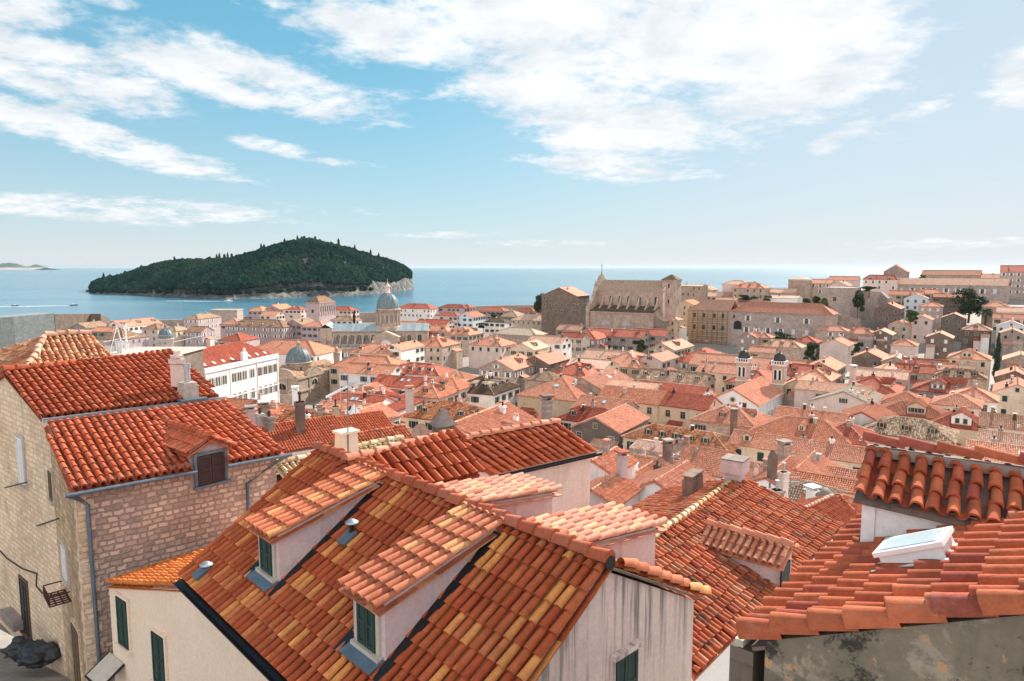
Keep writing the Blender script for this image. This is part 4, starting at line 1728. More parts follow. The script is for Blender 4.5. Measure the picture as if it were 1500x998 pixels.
def wall_opening(px, py0, py1, base, dv, w, sh, kind='window', lab=None, frame='frame'):
    a = on_wall(px, py0, base, dv)
    b = on_wall(px, py1, base, dv)
    h = a[2] - b[2]
    wn = big_window(T, wp(T, np.array((a[0], a[1], b[2]))), outn(dv), w=w, h=h, sh=sh, frame=frame)
    if kind != 'window':
        wn.name = kind
    if lab:
        wn['label'] = lab
    return wn


wall_opening(30, 640, 706, S0, sd1, .62, 'shutwhite', lab='closed white shutters')
wall_opening(35, 850, 922, S0, sd1, .75, 'black', 'door', frame='wood')
wall_opening(75, 690, 728, K0, sd2, .5, 'wood')
wall_opening(95, 800, 842, K0, sd2, .6, 'shutwhite')
wall_opening(112, 918, 1000, K0, sd2, .9, 'wood', 'door', frame='beigestone')
# iron rods on the wall
mb = MB()
for px, py, px2, py2, b_, dv in ((20, 712, 52, 704, S0, sd1), (66, 768, 100, 757, K0, sd2)):
    a = on_wall(px, py, b_, dv) + outn(dv) * .25
    c = on_wall(px2, py2, b_, dv) + outn(dv) * .25
    mb.tube([a, c], .028, 6)
part(mb, 'iron_rod', 'black', T)
# cable on the wall
mb = MB()
pts = [on_wall(px, py, S0, sd1) + outn(sd1) * .04 for px, py in ((-6, 798), (12, 818), (35, 833), (56, 840), (55, 858), (64, 869))]
mb.tube(pts, .022, 6)
part(mb, 'cable', 'black', T)
# balcony rack in dark red iron
q = on_wall(100, 872, K0, sd2)
n2 = outn(sd2)
mb = MB()
L_, Dp = 1.0, .55
for k in range(7):
    p0 = q - sd2 * L_ / 2 + sd2 * (L_ * k / 6)
    mb.tube([p0, p0 + n2 * Dp], .025, 5)
    mb.tube([p0 + n2 * Dp, p0 + n2 * Dp + (0, 0, .30)], .018, 5)
for dd in (0.03, .2, .38, Dp):
    mb.tube([q - sd2 * L_ / 2 + n2 * dd, q + sd2 * L_ / 2 + n2 * dd], .025, 5)
mb.tube([q - sd2 * L_ / 2 + n2 * .02 + (0, 0, .30), q - sd2 * L_ / 2 + n2 * Dp + (0, 0, .30), q + sd2 * L_ / 2 + n2 * Dp + (0, 0, .30), q + sd2 * L_ / 2 + n2 * .02 + (0, 0, .30)], .022, 5)
part(mb, 'balcony_rack', 'rust', T)
# covered heap in the alley
hp = onz(48, 958, 32.35)
tgt = thing('covered_heap', 'heap under black plastic sheeting in the alley beside the stone house', 'heap', hp - (0, 0, .2))
Vc, Fc = clump_template(77, 4)
mb = MB()
Vq = Vc.copy()
for k in range(len(Vq)):
    f_ = 1 + .10 * mnoise.fractal(Vector(Vq[k] * 4.0), 1, 2, 4)
    Vq[k] *= f_
mb.add(Vq * np.array((.62, .5, .42)) + (0.2, -.05, .15), Fc, None, 0, True)
mb.build('sheeting', M('tarp'), tgt)
mb = MB()
Vc, Fc = clump_template(81, 4)
for k in range(len(Vc)):
    Vc[k] *= 1 + .14 * mnoise.fractal(Vector(Vc[k] * 4.0), 1, 2, 4)
mb.add(Vc * np.array((.45, .4, .36)) + (-.55, .2, .2), Fc, None, 0, True)
mb.build('bag', M('tarp'), tgt)
# kerb step along the wall foot
mb = MB()
p0 = on_wall(20, 925, S0, sd1)
p0 = np.array((p0[0], p0[1], 31.9))
mb.obox(p0 + n2 * .02, sd1, n2, (0, 0, 1), 1.6, .35, .35)
o = mb.build('stone_bench', M('greystone'), None)
tag(o, 'low stone bench along the foot of the stone house wall in the alley', 'bench')

# ------------------------------------------------------------------ weathered roof behind the stone house
T = thing('stone_house', 'old house behind the left stone house, faded hipped roof with heavy ridge tiles', 'house', (-30, 42, 30))
z1 = CAMZ - 3.9
a0 = onz(66, 494, z1)
a1 = along(a0, g_dir, 130)
rd_, nd_ = g_dir, r_dir
dz2 = np.array((0, 0, 3.3 * math.tan(R(24))))
e0 = a0 - rd_ * 1.3 - nd_ * 3.3 - dz2
e1 = a1 + rd_ * .6 - nd_ * 3.3 - dz2
el = a0 - rd_ * 3.4 + nd_ * 3.3 - dz2
e0 = a0 - rd_ * 3.4 * .42 - nd_ * 3.3 - dz2
bq = nd_ * 6.6 / 1.4
mb = MB()
slope(mb, [e0, e1, a1, a0], s=.30, e=.44, n=6, near=0, thick=.12, jit=.10, skew=False)
slope(mb, [el, e0, a0], s=.30, e=.44, n=6, near=0, thick=.12, jit=.10)
slope(mb, [e1 + bq * 1.4, el, a0, a1], s=.30, e=.44, n=4, thick=.12)
slope(mb, [e1, e1 + bq * 1.4, a1], s=.30, e=.44, n=4, thick=.12)
part(mb, 'roof', ['cream', 'cream'], T).data.materials[0] = tilemat('faded', [((.52, .24, .13), 4), ((.58, .33, .19), 3), ((.44, .17, .09), 3)], dirtamt=.5, lichamt=.3)
mb = MB()
ridge_caps(mb, a0, a1 + (a1 - a0) * .05, .20, .55, 8, 0, .05, .1)
ridge_caps(mb, e0, a0, .20, .55, 8, 0, .05, .1)
part(mb, 'ridge', 'pale', T)
mb = MB()
lo = [p + (0, 0, -.15) for p in (e0, e1, e1 + bq * 1.4, el)]
cen = sum(lo) / 4
lo = [p + (cen - p) * .06 for p in lo]
mb.prism([np.array((p[0], p[1], 24)) for p in lo], lo, 0)
part(mb, 'wall', 'greystone', T)

# ------------------------------------------------------------------ pale house behind the main ridge
T = thing('white_house', 'pale rendered house right behind the main ridge, with a stepped terracotta roof', 'house', (1, 19, 28))
zr_ = CAMZ - 4.62
a0, a1 = onz(505, 679, zr_), onz(663, 639, zr_)
ez_ = CAMZ - 5.34
b0, b1 = onz(560, 727, ez_), onz(706, 693, ez_)
mb = MB()
slope(mb, [b0, b1, a1, a0], s=.25, e=.38, n=8, near=1, thick=.12, jit=.08, pans=True)
nn_ = np.array((-(a1 - a0)[1], (a1 - a0)[0], 0))
nn_ /= np.linalg.norm(nn_)
slope(mb, [a1 + nn_ * 1.6 - (0, 0, .75), a0 + nn_ * 1.6 - (0, 0, .75), a0, a1], s=.25, e=.38, n=4, thick=.12)
part(mb, 'near_roof', ['cotta', 'cotta'], T)
mb = MB()
ridge_caps(mb, a0, a1 + (a1 - a0) * .01, .125, .42, 8, 0, .04)
part(mb, 'ridge', 'salmon', T)
mb = MB()
ax_ = (a1 - a0) / np.linalg.norm(a1 - a0)
w = [b0 + nn_ * .2, b1 + nn_ * .2 - ax_ * .12, a1 - ax_ * .12 + nn_ * 1.4, a0 + nn_ * 1.4]
mb.prism([np.array((p[0], p[1], 28)) for p in w], [np.array((p[0], p[1], q)) for p, q in zip(w, (ez_ - .02, ez_ - .02, zr_ - .72, zr_ - .72))], 0)
part(mb, 'near_wall', 'mauve', T)
zr2 = CAMZ - 5.45
c0, c1 = onz(655, 650, zr2), onz(819, 620, zr2)
ez2 = CAMZ - 6.6
d1 = onz(875, 661, ez2)
d0 = c0 + (d1 - c1)
print('pale', a0, a1, b0, b1, c0, c1, d0, d1)
mb = MB()
slope(mb, [d0, d1, c1, c0], s=.31, e=.40, n=8, near=1, thick=.12, jit=.05, pans=True)
n2_ = np.array((-(c1 - c0)[1], (c1 - c0)[0], 0))
n2_ /= np.linalg.norm(n2_)
slope(mb, [c1 + n2_ * 2.2 - (0, 0, 1.0), c0 + n2_ * 2.2 - (0, 0, 1.0), c0, c1], s=.31, e=.40, n=4, thick=.12)
part(mb, 'far_roof', ['cotta', 'cotta'], T)
mb = MB()
ridge_caps(mb, c0, c1, .12, .42, 8, 0, .04)
part(mb, 'ridge', 'salmon', T)
mb = MB()
ax2 = (c1 - c0) / np.linalg.norm(c1 - c0)
w = [d0 + n2_ * .25, d1 + n2_ * .25 - ax2 * .1, c1 - ax2 * .1, c1 - ax2 * .1 + n2_ * 2.0, c0 + n2_ * 2.0]
mb.prism([np.array((p[0], p[1], 24)) for p in w], [np.array((p[0], p[1], q)) for p, q in zip(w, (ez2 - .0, ez2 - .0, zr2 - .16, zr2 - 1.1, zr2 - 1.1))], 0)
part(mb, 'far_wall', MATS and 'pink', T)
mb = MB()
axd = (d1 - d0) / np.linalg.norm(d1 - d0)
mb.tube([d0 - n2_ * .05 - (0, 0, .1), d1 - n2_ * .05 - (0, 0, .1) + axd * .15], .075, 8)
part(mb, 'gutter', 'black', T)

# ------------------------------------------------------------------ weathered house right of the main gable
T = thing('weathered_house', 'house with long weathered orange roof and squat pink chimney, right of the stained gable', 'house', (9, 23, 24))
zr3, ze3 = CAMZ - 8.45, CAMZ - 9.55
a0, a1 = onz(940, 801, zr3), onz(1079, 703, zr3)
hx = (a1 - a0) / np.linalg.norm(a1 - a0)
b0, b1 = onz(1020, 990, ze3), onz(1235, 770, ze3)
print('weath', a0, a1, b0, b1)
mb = MB()
slope(mb, [b0, b1, a1, a0], s=.225, e=.34, n=6, near=1, thick=.12, jit=.14, pans=True)
n3 = np.array((-hx[1], hx[0], 0))
e2 = a0 + n3 * 3.1 + hx * .3 - (0, 0, 1.1)
e3 = a1 + n3 * 3.1 - (0, 0, 1.1)
slope(mb, [e3, e2, a0 + hx * .3, a1], s=.225, e=.34, n=6, near=0, thick=.12, jit=.12)
ro = part(mb, 'roof', ['cottaold', 'cottaold'], T)
mb = MB()
ridge_caps(mb, a0, a1, .12, .36, 8, 0, .03)
part(mb, 'ridge', 'cream', T)
mb = MB()
w = [b0 + n3 * .3, b1 + n3 * .3, a1, e3 - n3 * .3, e2 - n3 * .3, a0]
mb.prism([np.array((p[0], p[1], 22)) for p in w], [np.array((p[0], p[1], q)) for p, q in zip(w, (ze3 - .04, ze3 - .04, zr3 - .14, zr3 - 1.15, zr3 - 1.15, zr3 - .14))], 0)
part(mb, 'wall', 'stained', T).data.materials[0] = MATS['whitewash']
# chimney: squat pink box on a narrower shaft
q = onz(1076, 706, zr3 + .0)
mb = MB()
hw_ = .41
mb.obox(q - hx * hw_ * .75 - n3 * hw_ * .75 - (0, 0, .5), hx, n3, (0, 0, 1), hw_ * 1.5, hw_ * 1.5, .95)
mb.obox(q - hx * hw_ * 1.05 - n3 * hw_ * 1.05 + (0, 0, .42), hx, n3, (0, 0, 1), hw_ * 2.1, hw_ * 2.1, .52)
mb.obox(q - hx * hw_ * 1.1 - n3 * hw_ * 1.1 + (0, 0, .94), hx, n3, (0, 0, 1), hw_ * 2.2, hw_ * 2.2, .05, 1)
mb.obox(q - hx * hw_ * 1.0 - n3 * hw_ * 1.15 - (0, 0, .12), hx, n3, (0, 0, 1), hw_ * 2.0, hw_ * 2.0, .14, 2)
part(mb, 'chimney', ['mauve', 'greystone', 'gutterblue'], ro)
q = onz(1035, 712, zr3 + .1) + n3 * .4
mb = MB()
mb.obox(q - hx * .45 - (0, 0, .6), hx, n3, (0, 0, 1), 1.1, .4, .80)
for k in range(5):
    mb.obox(q - hx * .42 + hx * k * .22 + (0, 0, .2), hx, n3, (0, 0, 1), .12, .36, .14)
mb.obox(q - hx * .48 - n3 * .02 + (0, 0, .34), hx, n3, (0, 0, 1), 1.16, .44, .05)
part(mb, 'chimney', 'soot', ro)['label'] = 'wide sooty chimney of broken stone'
# dormer with its own little tiled roof
k0, k1 = onz(1036, 769, CAMZ - 8.35), onz(1160, 801, CAMZ - 8.35)
kx = (k1 - k0) / np.linalg.norm(k1 - k0)
kn = np.array((kx[1], -kx[0], 0))
if kn[1] > 0:
    kn = -kn
f0_, f1_ = k0 + kn * .75 - (0, 0, .42), k1 + kn * .75 - (0, 0, .42)
mb = MB()
w = [f0_ - kn * .18 + kx * .1, f1_ - kn * .18 - kx * .12, k1 - kx * .12 - kn * .4, k0 + kx * .1 - kn * .4]
mb.prism([np.array((p[0], p[1], CAMZ - 11)) for p in w], [np.array((p[0], p[1], q)) for p, q in zip(w, (f0_[2] + .06, f0_[2] + .06, k0[2] - .25, k0[2] - .25))], 0)
d = part(mb, 'dormer', 'mauve', T)
mb = MB()
slope(mb, [f0_, f1_, k1, k0], s=.225, e=.34, n=8, near=1, thick=.06, jit=.06, pans=True)
slope(mb, [k1 - kn * .7 - (0, 0, .3), k0 - kn * .7 - (0, 0, .3), k0, k1], s=.225, e=.34, n=6, thick=.06)
ridge_caps(mb, k0, k1 + kx * .05, .12, .36, 8, 0, .03)
part(mb, 'dormer_roof', ['orange', 'orange'], d)
mb = MB()
q = f1_ - kx * .10
mb.obox(q - kn * .12 - (0, 0, 1.2), -kn, kx, (0, 0, 1), .75, .05, 1.15)
part(mb, 'window', 'black', d)

# ------------------------------------------------------------------ the house at the right edge
T = thing('rough_house', 'house at the right edge with blackened plaster gable, red tiles and a white rooflight', 'house', (3, 6, 34))
zl = CAMZ - 3.0
L0, L1 = onz(1094, 931, zl), onz(1268, 763, zl)
gl = (L1 - L0) / np.linalg.norm(L1 - L0)
un = np.array((gl[1], -gl[0], 0))
slp = R(26)
uv_ = un * math.cos(slp) + np.array((0, 0, math.sin(slp)))
nrm_l = np.cross(gl, uv_)
f0 = on_plane(1264, 808, L0, nrm_l)
Gd = float((f0 - L0) @ gl)
Uf = float((f0 - L0) @ un) / math.cos(slp)
Lz = L1 + gl * .35
RW = 4.2
mb = MB()
Lg = L0 + gl * (Gd + .03)
slope(mb, [L0, Lg, Lg + uv_ * RW, L0 + uv_ * RW], s=.212, e=.285, n=12, near=2, thick=.05, jit=.08, pans=True, base_mi=2)
slope(mb, [Lg, Lz, Lz + uv_ * Uf, Lg + uv_ * Uf], s=.212, e=.285, n=12, near=2, thick=.05, jit=.08, pans=True, base_mi=2)
bk2 = un * 3.4 - np.array((0, 0, 1.5))
tpA, tpB = L0 + uv_ * RW, Lg + uv_ * RW
slope(mb, [tpA + bk2, tpB + bk2, tpB, tpA][::-1][::-1], s=.236, e=.31, n=6, thick=.1)
ro = part(mb, 'roof', ['cottanear', 'mortar', 'soot'], T)
mb = MB()
ridge_caps(mb, L0 + gl * .03 - (0, 0, .085), L0 + gl * .03 + uv_ * RW - (0, 0, .085), .108, .29, 12, 0, .03, .07)
part(mb, 'verge_tiles', 'cottanear', T)
mb = MB()
mb.obox(L0 - un * .10 - (0, 0, .12), gl, un, (0, 0, 1), np.linalg.norm(Lz - L0), .07, .06)
part(mb, 'gutter', 'frame', T)
mb = MB()
ui = .16
w = [L0 + un * ui - gl * .015, tpA - gl * .015, tpA + bk2 - gl * .015 - un * .1, tpB + bk2 - un * .1, tpB, Lz + un * ui]
zs = [L0[2] + .02, tpA[2] - .05, tpA[2] - 1.6, tpA[2] - 1.6, tpA[2] - .05, L0[2] + .02]
bw = [np.array((p[0], p[1], 33.0)) for p in w]
tw = [np.array((p[0], p[1], q)) for p, q in zip(w, zs)]
for k in range(6):
    j = (k + 1) % 6
    mb.poly([bw[k], bw[j], tw[j], tw[k]], 1 if k == 5 else 0)
mb.poly([tw[0], tw[1], tw[4], tw[5]], 0)
mb.poly([tw[1], tw[2], tw[3], tw[4]], 0)
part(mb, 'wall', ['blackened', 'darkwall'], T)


def on_roof(px, py):
    return on_plane(px, py, L0, np.cross(gl, uv_))


# rooflight
s0, s1 = on_roof(1297, 843), on_roof(1405, 826)
s2 = on_roof(1325, 800)
sn = np.cross(gl, uv_)
sn = sn if sn[2] > 0 else -sn
ctr = on_roof(1352, 826)
mb = MB()
O = ctr - gl * .20 - uv_ * .25
mb.obox(O, gl, uv_, sn, .40, .50, .17, 0)
mb.obox(O - gl * .03 - uv_ * .03 + sn * .17, gl, uv_, sn, .46, .56, .04, 0)
mb.obox(O - gl * .07 - uv_ * .10 + sn * .05, gl, uv_, sn, .54, .62, .02, 0)
sk = part(mb, 'rooflight', 'framewhite', T)
mb = MB()
mb.obox(O + gl * .02 + uv_ * .02 + sn * .211, gl, uv_, sn, .36, .46, .008, 0)
part(mb, 'pane', 'skyglass', sk)
# upper storey with deep tiled eave
eP, rP = f0 - gl * .13, f0 + gl * .52
b0, b1 = on_wall(1249, 726, eP, un), on_wall(1435, 768, eP, un)
a0, a1 = on_wall(1270, 657, rP, un), on_wall(1500, 691, rP, un)
print('upper', a0, a1, b0, b1)
b1 = b1 + (b1 - b0) * .9
a1 = a1 + (a1 - a0) * .45
hx = un
nb = gl
mb = MB()
slope(mb, [b0, b1, a1, a0], s=.150, e=.215, n=12, near=2, thick=.04, jit=.08, pans=True, base_mi=2)
slope(mb, [a1 + nb * .6 - (0, 0, .35), a0 + nb * .6 - (0, 0, .35), a0, a1], s=.162, e=.225, n=8, near=1, thick=.04)
part(mb, 'upper_roof', ['cottanear', 'mortar', 'soot'], T)
mb = MB()
ridge_caps(mb, a0 - (a1 - a0) * .01, a1, .070, .30, 12, 0, .055, .08)
part(mb, 'ridge', 'cottanear', T)
mb = MB()
ra = (a1 - a0) / np.linalg.norm(a1 - a0)
mb.obox(a0 - nb * .06 - (0, 0, .06), ra, nb, (0, 0, 1), np.linalg.norm(a1 - a0), .12, .10)
part(mb, 'ridge_bedding', 'greystone', T)
w0 = on_wall(1266, 760, f0, un)
w1 = w0 + un * 3.2
mb = MB()
w = [np.array((*p[:2], 0)) for p in (w0, w1, w1 + nb * .9, w0 + nb * .9)]
mb.prism([p + (0, 0, zl - .3) for p in w], [p + (0, 0, q) for p, q in zip(w, (b0[2] - .02, b0[2] - .02, b0[2] + .02, b0[2] + .02))], 0)
mb.obox(np.array((*w0[:2], zl - .3)) - nb * .025 - un * .02, un, nb, (0, 0, 1), .12, .10, b0[2] - zl + .26, 0)
part(mb, 'upper_wall', 'whitewash', T)
# parapet block at the lower left foot
mb = MB()
q = L0 - un * .1 + gl * .05
mb.obox(np.array((q[0], q[1], 33)) - un * .06, gl, un, (0, 0, 1), .55, .2, L0[2] - 33 - .16)
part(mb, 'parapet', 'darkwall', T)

# ------------------------------------------------------------------ things just behind the main ridge
hx = g_dir
T = thing('terrace_house', 'low house with cream ridge tiles just behind the main ridge', 'house', (-6, 29, 26))
zz = CAMZ - 7.6
a0, a1 = onz(405, 682, zz), onz(590, 643, zz)
ax_ = (a1 - a0) / np.linalg.norm(a1 - a0)
nx_ = np.array((-ax_[1], ax_[0], 0))
e0_, e1_ = a0 - nx_ * 2.2 - (0, 0, .9), a1 - nx_ * 2.2 - (0, 0, .9)
mb = MB()
slope(mb, [e0_, e1_, a1, a0], s=.24, e=.36, n=6, near=1, thick=.1, jit=.1, pans=True)
slope(mb, [a1 + nx_ * 2.2 - (0, 0, .9), a0 + nx_ * 2.2 - (0, 0, .9), a0, a1], s=.24, e=.36, n=4, thick=.1)
part(mb, 'roof', ['cream', 'cream'], T)
mb = MB()
ridge_caps(mb, a0, a1, .13, .4, 8, 0, .04)
part(mb, 'ridge', 'cream', T)
mb = MB()
w = [e0_ + nx_ * .2, e1_ + nx_ * .2, a1 + nx_ * 2, a0 + nx_ * 2]
mb.prism([np.array((p[0], p[1], 24)) for p in w], [np.array((p[0], p[1], zz - 1.0)) for p in w], 0)
part(mb, 'wall', 'greystone', T)
# white chimney
q = onz(512, 672, zz - .15) + nx_ * .2
mb = MB()
b = [q + ax_ * sx * .42 + nx_ * sy * .34 - (0, 0, .5) for sx, sy in ((-1, -1), (1, -1), (1, 1), (-1, 1))]
tt_ = [q + ax_ * sx * .35 + nx_ * sy * .28 + (0, 0, 1.05) for sx, sy in ((-1, -1), (1, -1), (1, 1), (-1, 1))]
mb.prism(b, tt_, 0)
b = [q + ax_ * sx * .43 + nx_ * sy * .35 + (0, 0, 1.05) for sx, sy in ((-1, -1), (1, -1), (1, 1), (-1, 1))]
mb.prism(b, [p + (0, 0, .10) for p in b], 0)
part(mb, 'chimney', 'render', T)
# aerial mast
q = at(509, 672, 27.0)
T = thing('aerial_mast', 'thin metal aerial mast with a white boom behind the main ridge', 'aerial', q - (0, 0, 1.5))
mb = MB()
tp_ = at(509, 549, 27.0) - q + np.array((0, 0, 1.5))
mb.tube([np.array((0, 0, 0)), tp_], .03, 8)
mb.build('mast', M('metal'), T)
mb = MB()
a_, b_ = at(517, 562, 27.2) - q + (0, 0, 1.5), at(478, 582, 26.2) - q + (0, 0, 1.5)
mb.tube([a_, b_], .055, 6)
mb.build('boom', M('framewhite'), T)
mb = MB()
a_ = at(515, 564, 27) - q + (0, 0, 1.5)
mb.box(a_[0] - .14, a_[0] + .12, a_[1] - .1, a_[1] + .1, a_[2] - .02, a_[2] + .13)
mb.tube([at(499, 575, 27) - q + (0, 0, 1.5), at(499, 592, 27) - q + (0, 0, 1.5)], .02, 5)
mb.build('bracket', M('zinc'), T)
# satellite dish
q = at(616, 634, 34.0)
T = thing('satellite_dish', 'rusty brown satellite dish standing behind the pale house roof', 'dish', q)
mb = MB()
nv = Vector((.25, -1.0, .25)).normalized()
a_ = nv.cross(Vector((0, 0, 1))).normalized()
b_ = a_.cross(nv)
prof = [(0.0, .0), (.2, .015), (.34, .05), (.42, .085), (.425, .10)]
V, F = [], []
for k, (r_, h_) in enumerate(prof):
    for j in range(24):
        an = 2 * math.pi * j / 24
        V.append(np.array(a_) * r_ * math.cos(an) + np.array(b_) * r_ * math.sin(an) * 1.08 + np.array(nv) * (h_ - .05))
for k in range(len(prof) - 1):
    for j in range(24):
        F.append((k * 24 + j, k * 24 + (j + 1) % 24, (k + 1) * 24 + (j + 1) % 24, (k + 1) * 24 + j))
mb.add(V, F, None, 0, True)
mb.build('reflector', M('dishmat'), T)
mb = MB()
mb.tube([np.array((0, 0, -1.2)), np.array((0, .05, -.05))], .035, 6)
mb.tube([np.array(nv) * .02, np.array(nv) * .35 + np.array((0, 0, .18))], .02, 6)
mb.build('arm', M('metal'), T)
# stone chimney with a pyramid cap
q = at(650, 640, 36.0)
T = thing('stone_chimney', 'dark stone chimney with a mossy pyramid cap behind the pale house', 'chimney', q - (0, 0, 1.4))
mb = MB()
mb.box(-.50, .50, -.4, .4, 0, 1.75)
mb.box(-.42, .42, -.33, .33, 1.75, 2.05)
for x_ in (-.46, -.08, .30):
    mb.box(x_, x_ + .17, -.38, .38, 1.75, 2.08)
mb.build('shaft', M('soot'), T)
mb = MB()
b = [np.array((sx * .66, sy * .55, 2.08)) for sx, sy in ((-1, -1), (1, -1), (1, 1), (-1, 1))]
mb.prism(b, [np.array((p[0] * .62, p[1] * .62, 2.36)) for p in b], 0)
b2 = [np.array((p[0] * .62, p[1] * .62, 2.36)) for p in b]
mb.prism(b2, [np.array((p[0] * .06, p[1] * .06, 3.0)) for p in b2], 0)
mb.build('cap', M('greystone'), T)
T.rotation_euler = (0, 0, R(28))


# ================================================================== THE TOWN
def aang(px):
    return min(36, max(13, 14 + (px - 330) * .033))


def gz(x, y):
    return ground_z(x, y)


def Tn(label, px, py, d, L, W, roof='orange', wall='stone', typ='gable', near=False, Y=None, hgt=None, **kw):
    ang = aang(px) if d == 'A' else aang(px) - 90 if d == 'B' else d
    P = at(px, py, Y) if Y else hit(px, py)
    if 104 < P[1] < 330 and L < 21:
        L, W = L * .92, W * .87
    v = np.array((math.sin(R(ang)), math.cos(R(ang)), 0))
    if near:
        P = P + v * (L / 2)
    zb_ = gz(P[0], P[1]) - 1.5
    if hgt:
        zb_ = P[2] - hgt
    zb_ = min(zb_, P[2] - 6.5)
    return house(label, P[0], P[1], ang, L, W, P[2], zb_, roof=roof, wall=wall, typ=typ, **kw)


h, g = 'hip', 'gable'
# --- far left, by the harbour
Tn('long grey harbour house with a mottled brown hipped roof and white end wall', 297, 460, 'A', 20, 9, 'brown', 'lilac', h, wins='white', rows=2)
Tn('tall lilac house with brown gable roof and white end wall, left of white palace', 292, 478, 'B', 9, 10, 'brown', 'lilac', g, wins='white')
Tn('small lilac house under an orange pyramid roof, left of the brown roof with four dormers', 345, 467, 'A', 11, 10, 'orange', 'lilac', h)
Tn('long grey house with a wide mossy brown roof and a row of four dormers', 384, 468, 'B', 33, 13, 'brown', 'lilac', h, dorm=(4, 0), wins='white', rows=2, skip=.1)
Tn('seafront house with orange hipped roof, farthest left of the high cluster over the harbour', 382, 449, 'A', 13, 11, 'orange', 'lilac', h)
Tn('larger seafront house with patched pale and orange roof above the pink gabled house', 409, 446, 'A', 16, 12, 'orange', 'lilac', g)
Tn('pink seafront house with a small orange roof below the larger patched roof', 399, 456, 'B', 11, 9, 'orange', 'pink', g)
Tn('small pink house beside the sea with orange roof, left of the tall brown-capped house', 434, 449, 'B', 12, 8, 'red', 'pink', h)
Tn('pink seafront house with red hipped roof just right of the tall brown-capped house', 503, 449, 'B', 18, 10, 'red', 'pink', h)
Tn('low house with striped brown roof in front of the red hipped seafront house', 507, 463, 'B', 14, 9, 'brown', 'white', h)
Tn('dark brown gabled house with one orange roof patch, right of the four-dormer brown roof', 441, 467, 'A', 14, 10, 'brown', 'lilac', g)
Tn('grey flat-fronted block with small orange roof left of the cathedral nave', 465, 471, 'B', 12, 9, 'orange', 'lilac', h, rows=3)
Tn('little red hipped roof rising behind the white palace', 350, 488, 'A', 13, 12, 'red', 'lilac', h, chim=0)
Tn('wide orange hipped roof over a white hall with arched windows, behind the dark church dome', 428, 498, 'B', 30, 17, 'orange', 'white', h, wins='dark', rows=1)
Tn('brown gabled house by the grey fort wall at the harbour', 131, 472, 'A', 14, 11, 'brown', 'greystone', g, wins='dark')
Tn('long orange harbour roof with a row of white dormers on its far side', 196, 468, 'A', 26, 11, 'orange', 'white', g, dorm=(3, 4), dkind='shed', cw='white')
Tn('grey house with wide brown hipped roof and white right wall behind the terrace railing', 182, 485, 'A', 15, 13, 'brown', 'lilac', h, wins='dark', rows=2)
Tn('pink house with flat brown hipped roof, left of the little grey dome', 229, 474, 'A', 10, 10, 'brown', 'pink', h, rows=3, wins='dark')
Tn('cream house with brown hipped roof, right of the little grey dome', 259, 478, 'A', 11, 8, 'slab', 'creamwall', h, wins='dark')
Tn('small orange roof tucked between the fort wall and the harbour houses', 158, 479, 'B', 12, 8, 'orange', 'greystone', g)
# --- beyond and around the cathedral
Tn('long red hipped roof with chimneys just right of the cathedral dome', 612, 445, 'B', 27, 13, 'red', 'white', h, chim=3, wins='dark')
Tn('red roofed seafront row right of the long red hipped roof', 666, 446, 'B', 20, 9, 'red', 'lilac', h)
Tn('small red hipped house at the end of the seafront row', 684, 446, 'B', 9, 8, 'red', 'lilac', h)
Tn('red hipped roof by the sea wall in the middle of the shore', 724, 450, 'B', 19, 9, 'red', 'lilac', h)
Tn('orange roofed house with pale blue gable wall right of the seafront row', 690, 457, 'A', 15, 11, 'orange', 'bluewhite', g)
Tn('pinkish house with two stacked red roofs behind the blue gable house', 659, 457, 'B', 15, 9, 'red', 'pink', h)
Tn('low red roofed house below the long red hipped roof beside the dome', 637, 468, 'B', 18, 9, 'red', 'pink', g)
Tn('small dark roofed house with two white dormers near the middle of the shore', 730, 466, 'B', 12, 8, 'umber', 'white', h, dorm=(2, 0), cw='white')
Tn('grey house with beige hipped roof left of the big shore tree', 752, 455, 'A', 15, 13, 'slab', 'greystone', h)
Tn('red hipped roof just behind the beige roofed house by the sea wall', 771, 451, 'B', 14, 8, 'red', 'greystone', h, chim=0)
Tn('stone house with broad beige hipped roof and three dark front windows', 781, 461, 'B', 21, 11, 'pale', 'stone', h, wins='dark', rows=1, chim=2, skip=0)
Tn('orange roof directly right of the cathedral nave end', 600, 471, 'B', 18, 9, 'orange', 'pink', g)
Tn('orange roof with a dormer, right of the cathedral transept', 642, 477, 'B', 15, 10, 'orange', 'stone', h, dorm=(2, 0))
Tn('orange gabled roof crowded with dormers behind the big pink house', 680, 479, 'A', 15, 14, 'orange', 'stone', h, dorm=(3, 2))
Tn('ruined low house with mossy stone roof left of the church on the hill', 762, 480, 'B', 21, 11, 'slab', 'greystone', h, wins='none')
Tn('little pale roofed house right below the great church buttresses', 838, 476, 'B', 13, 10, 'pale', 'stone', g)
# --- middle of the town, left half
Tn('house with orange hipped roof and green shutters left of the big pink house', 641, 493, 'A', 16, 14, 'orange', 'stone', h, dorm=(1, 1), wins='green_closed')
Tn('big pinkish house with white-rimmed hipped roof, two dormers and rooflights', 722, 492, 'B', 15, 15, 'salmon', 'pink', h, dorm=(2, 0), sky=(1, 1), wins='green_closed', rows=1, skip=.05, chim=2)
Tn('orange hipped roof with two white dormers in front of the cathedral nave', 553, 503, 'B', 17, 13, 'orange', 'creamwall', h, dorm=(2, 1), cw='white')
Tn('white house wing with green shutters below the cathedral transept', 592, 502, 'A', 17, 8, 'orange', 'white', g, wins='green')
Tn('pale roofed house with brown dormer right of the big pink house', 776, 500, 'A', 13, 11, 'pale', 'creamwall', g, dorm=(1, 1), wins='green')
Tn('long low orange-brown hipped roof left of the four-dormer red roof', 545, 521, 'B', 22, 12, 'orange', 'creamwall', h)
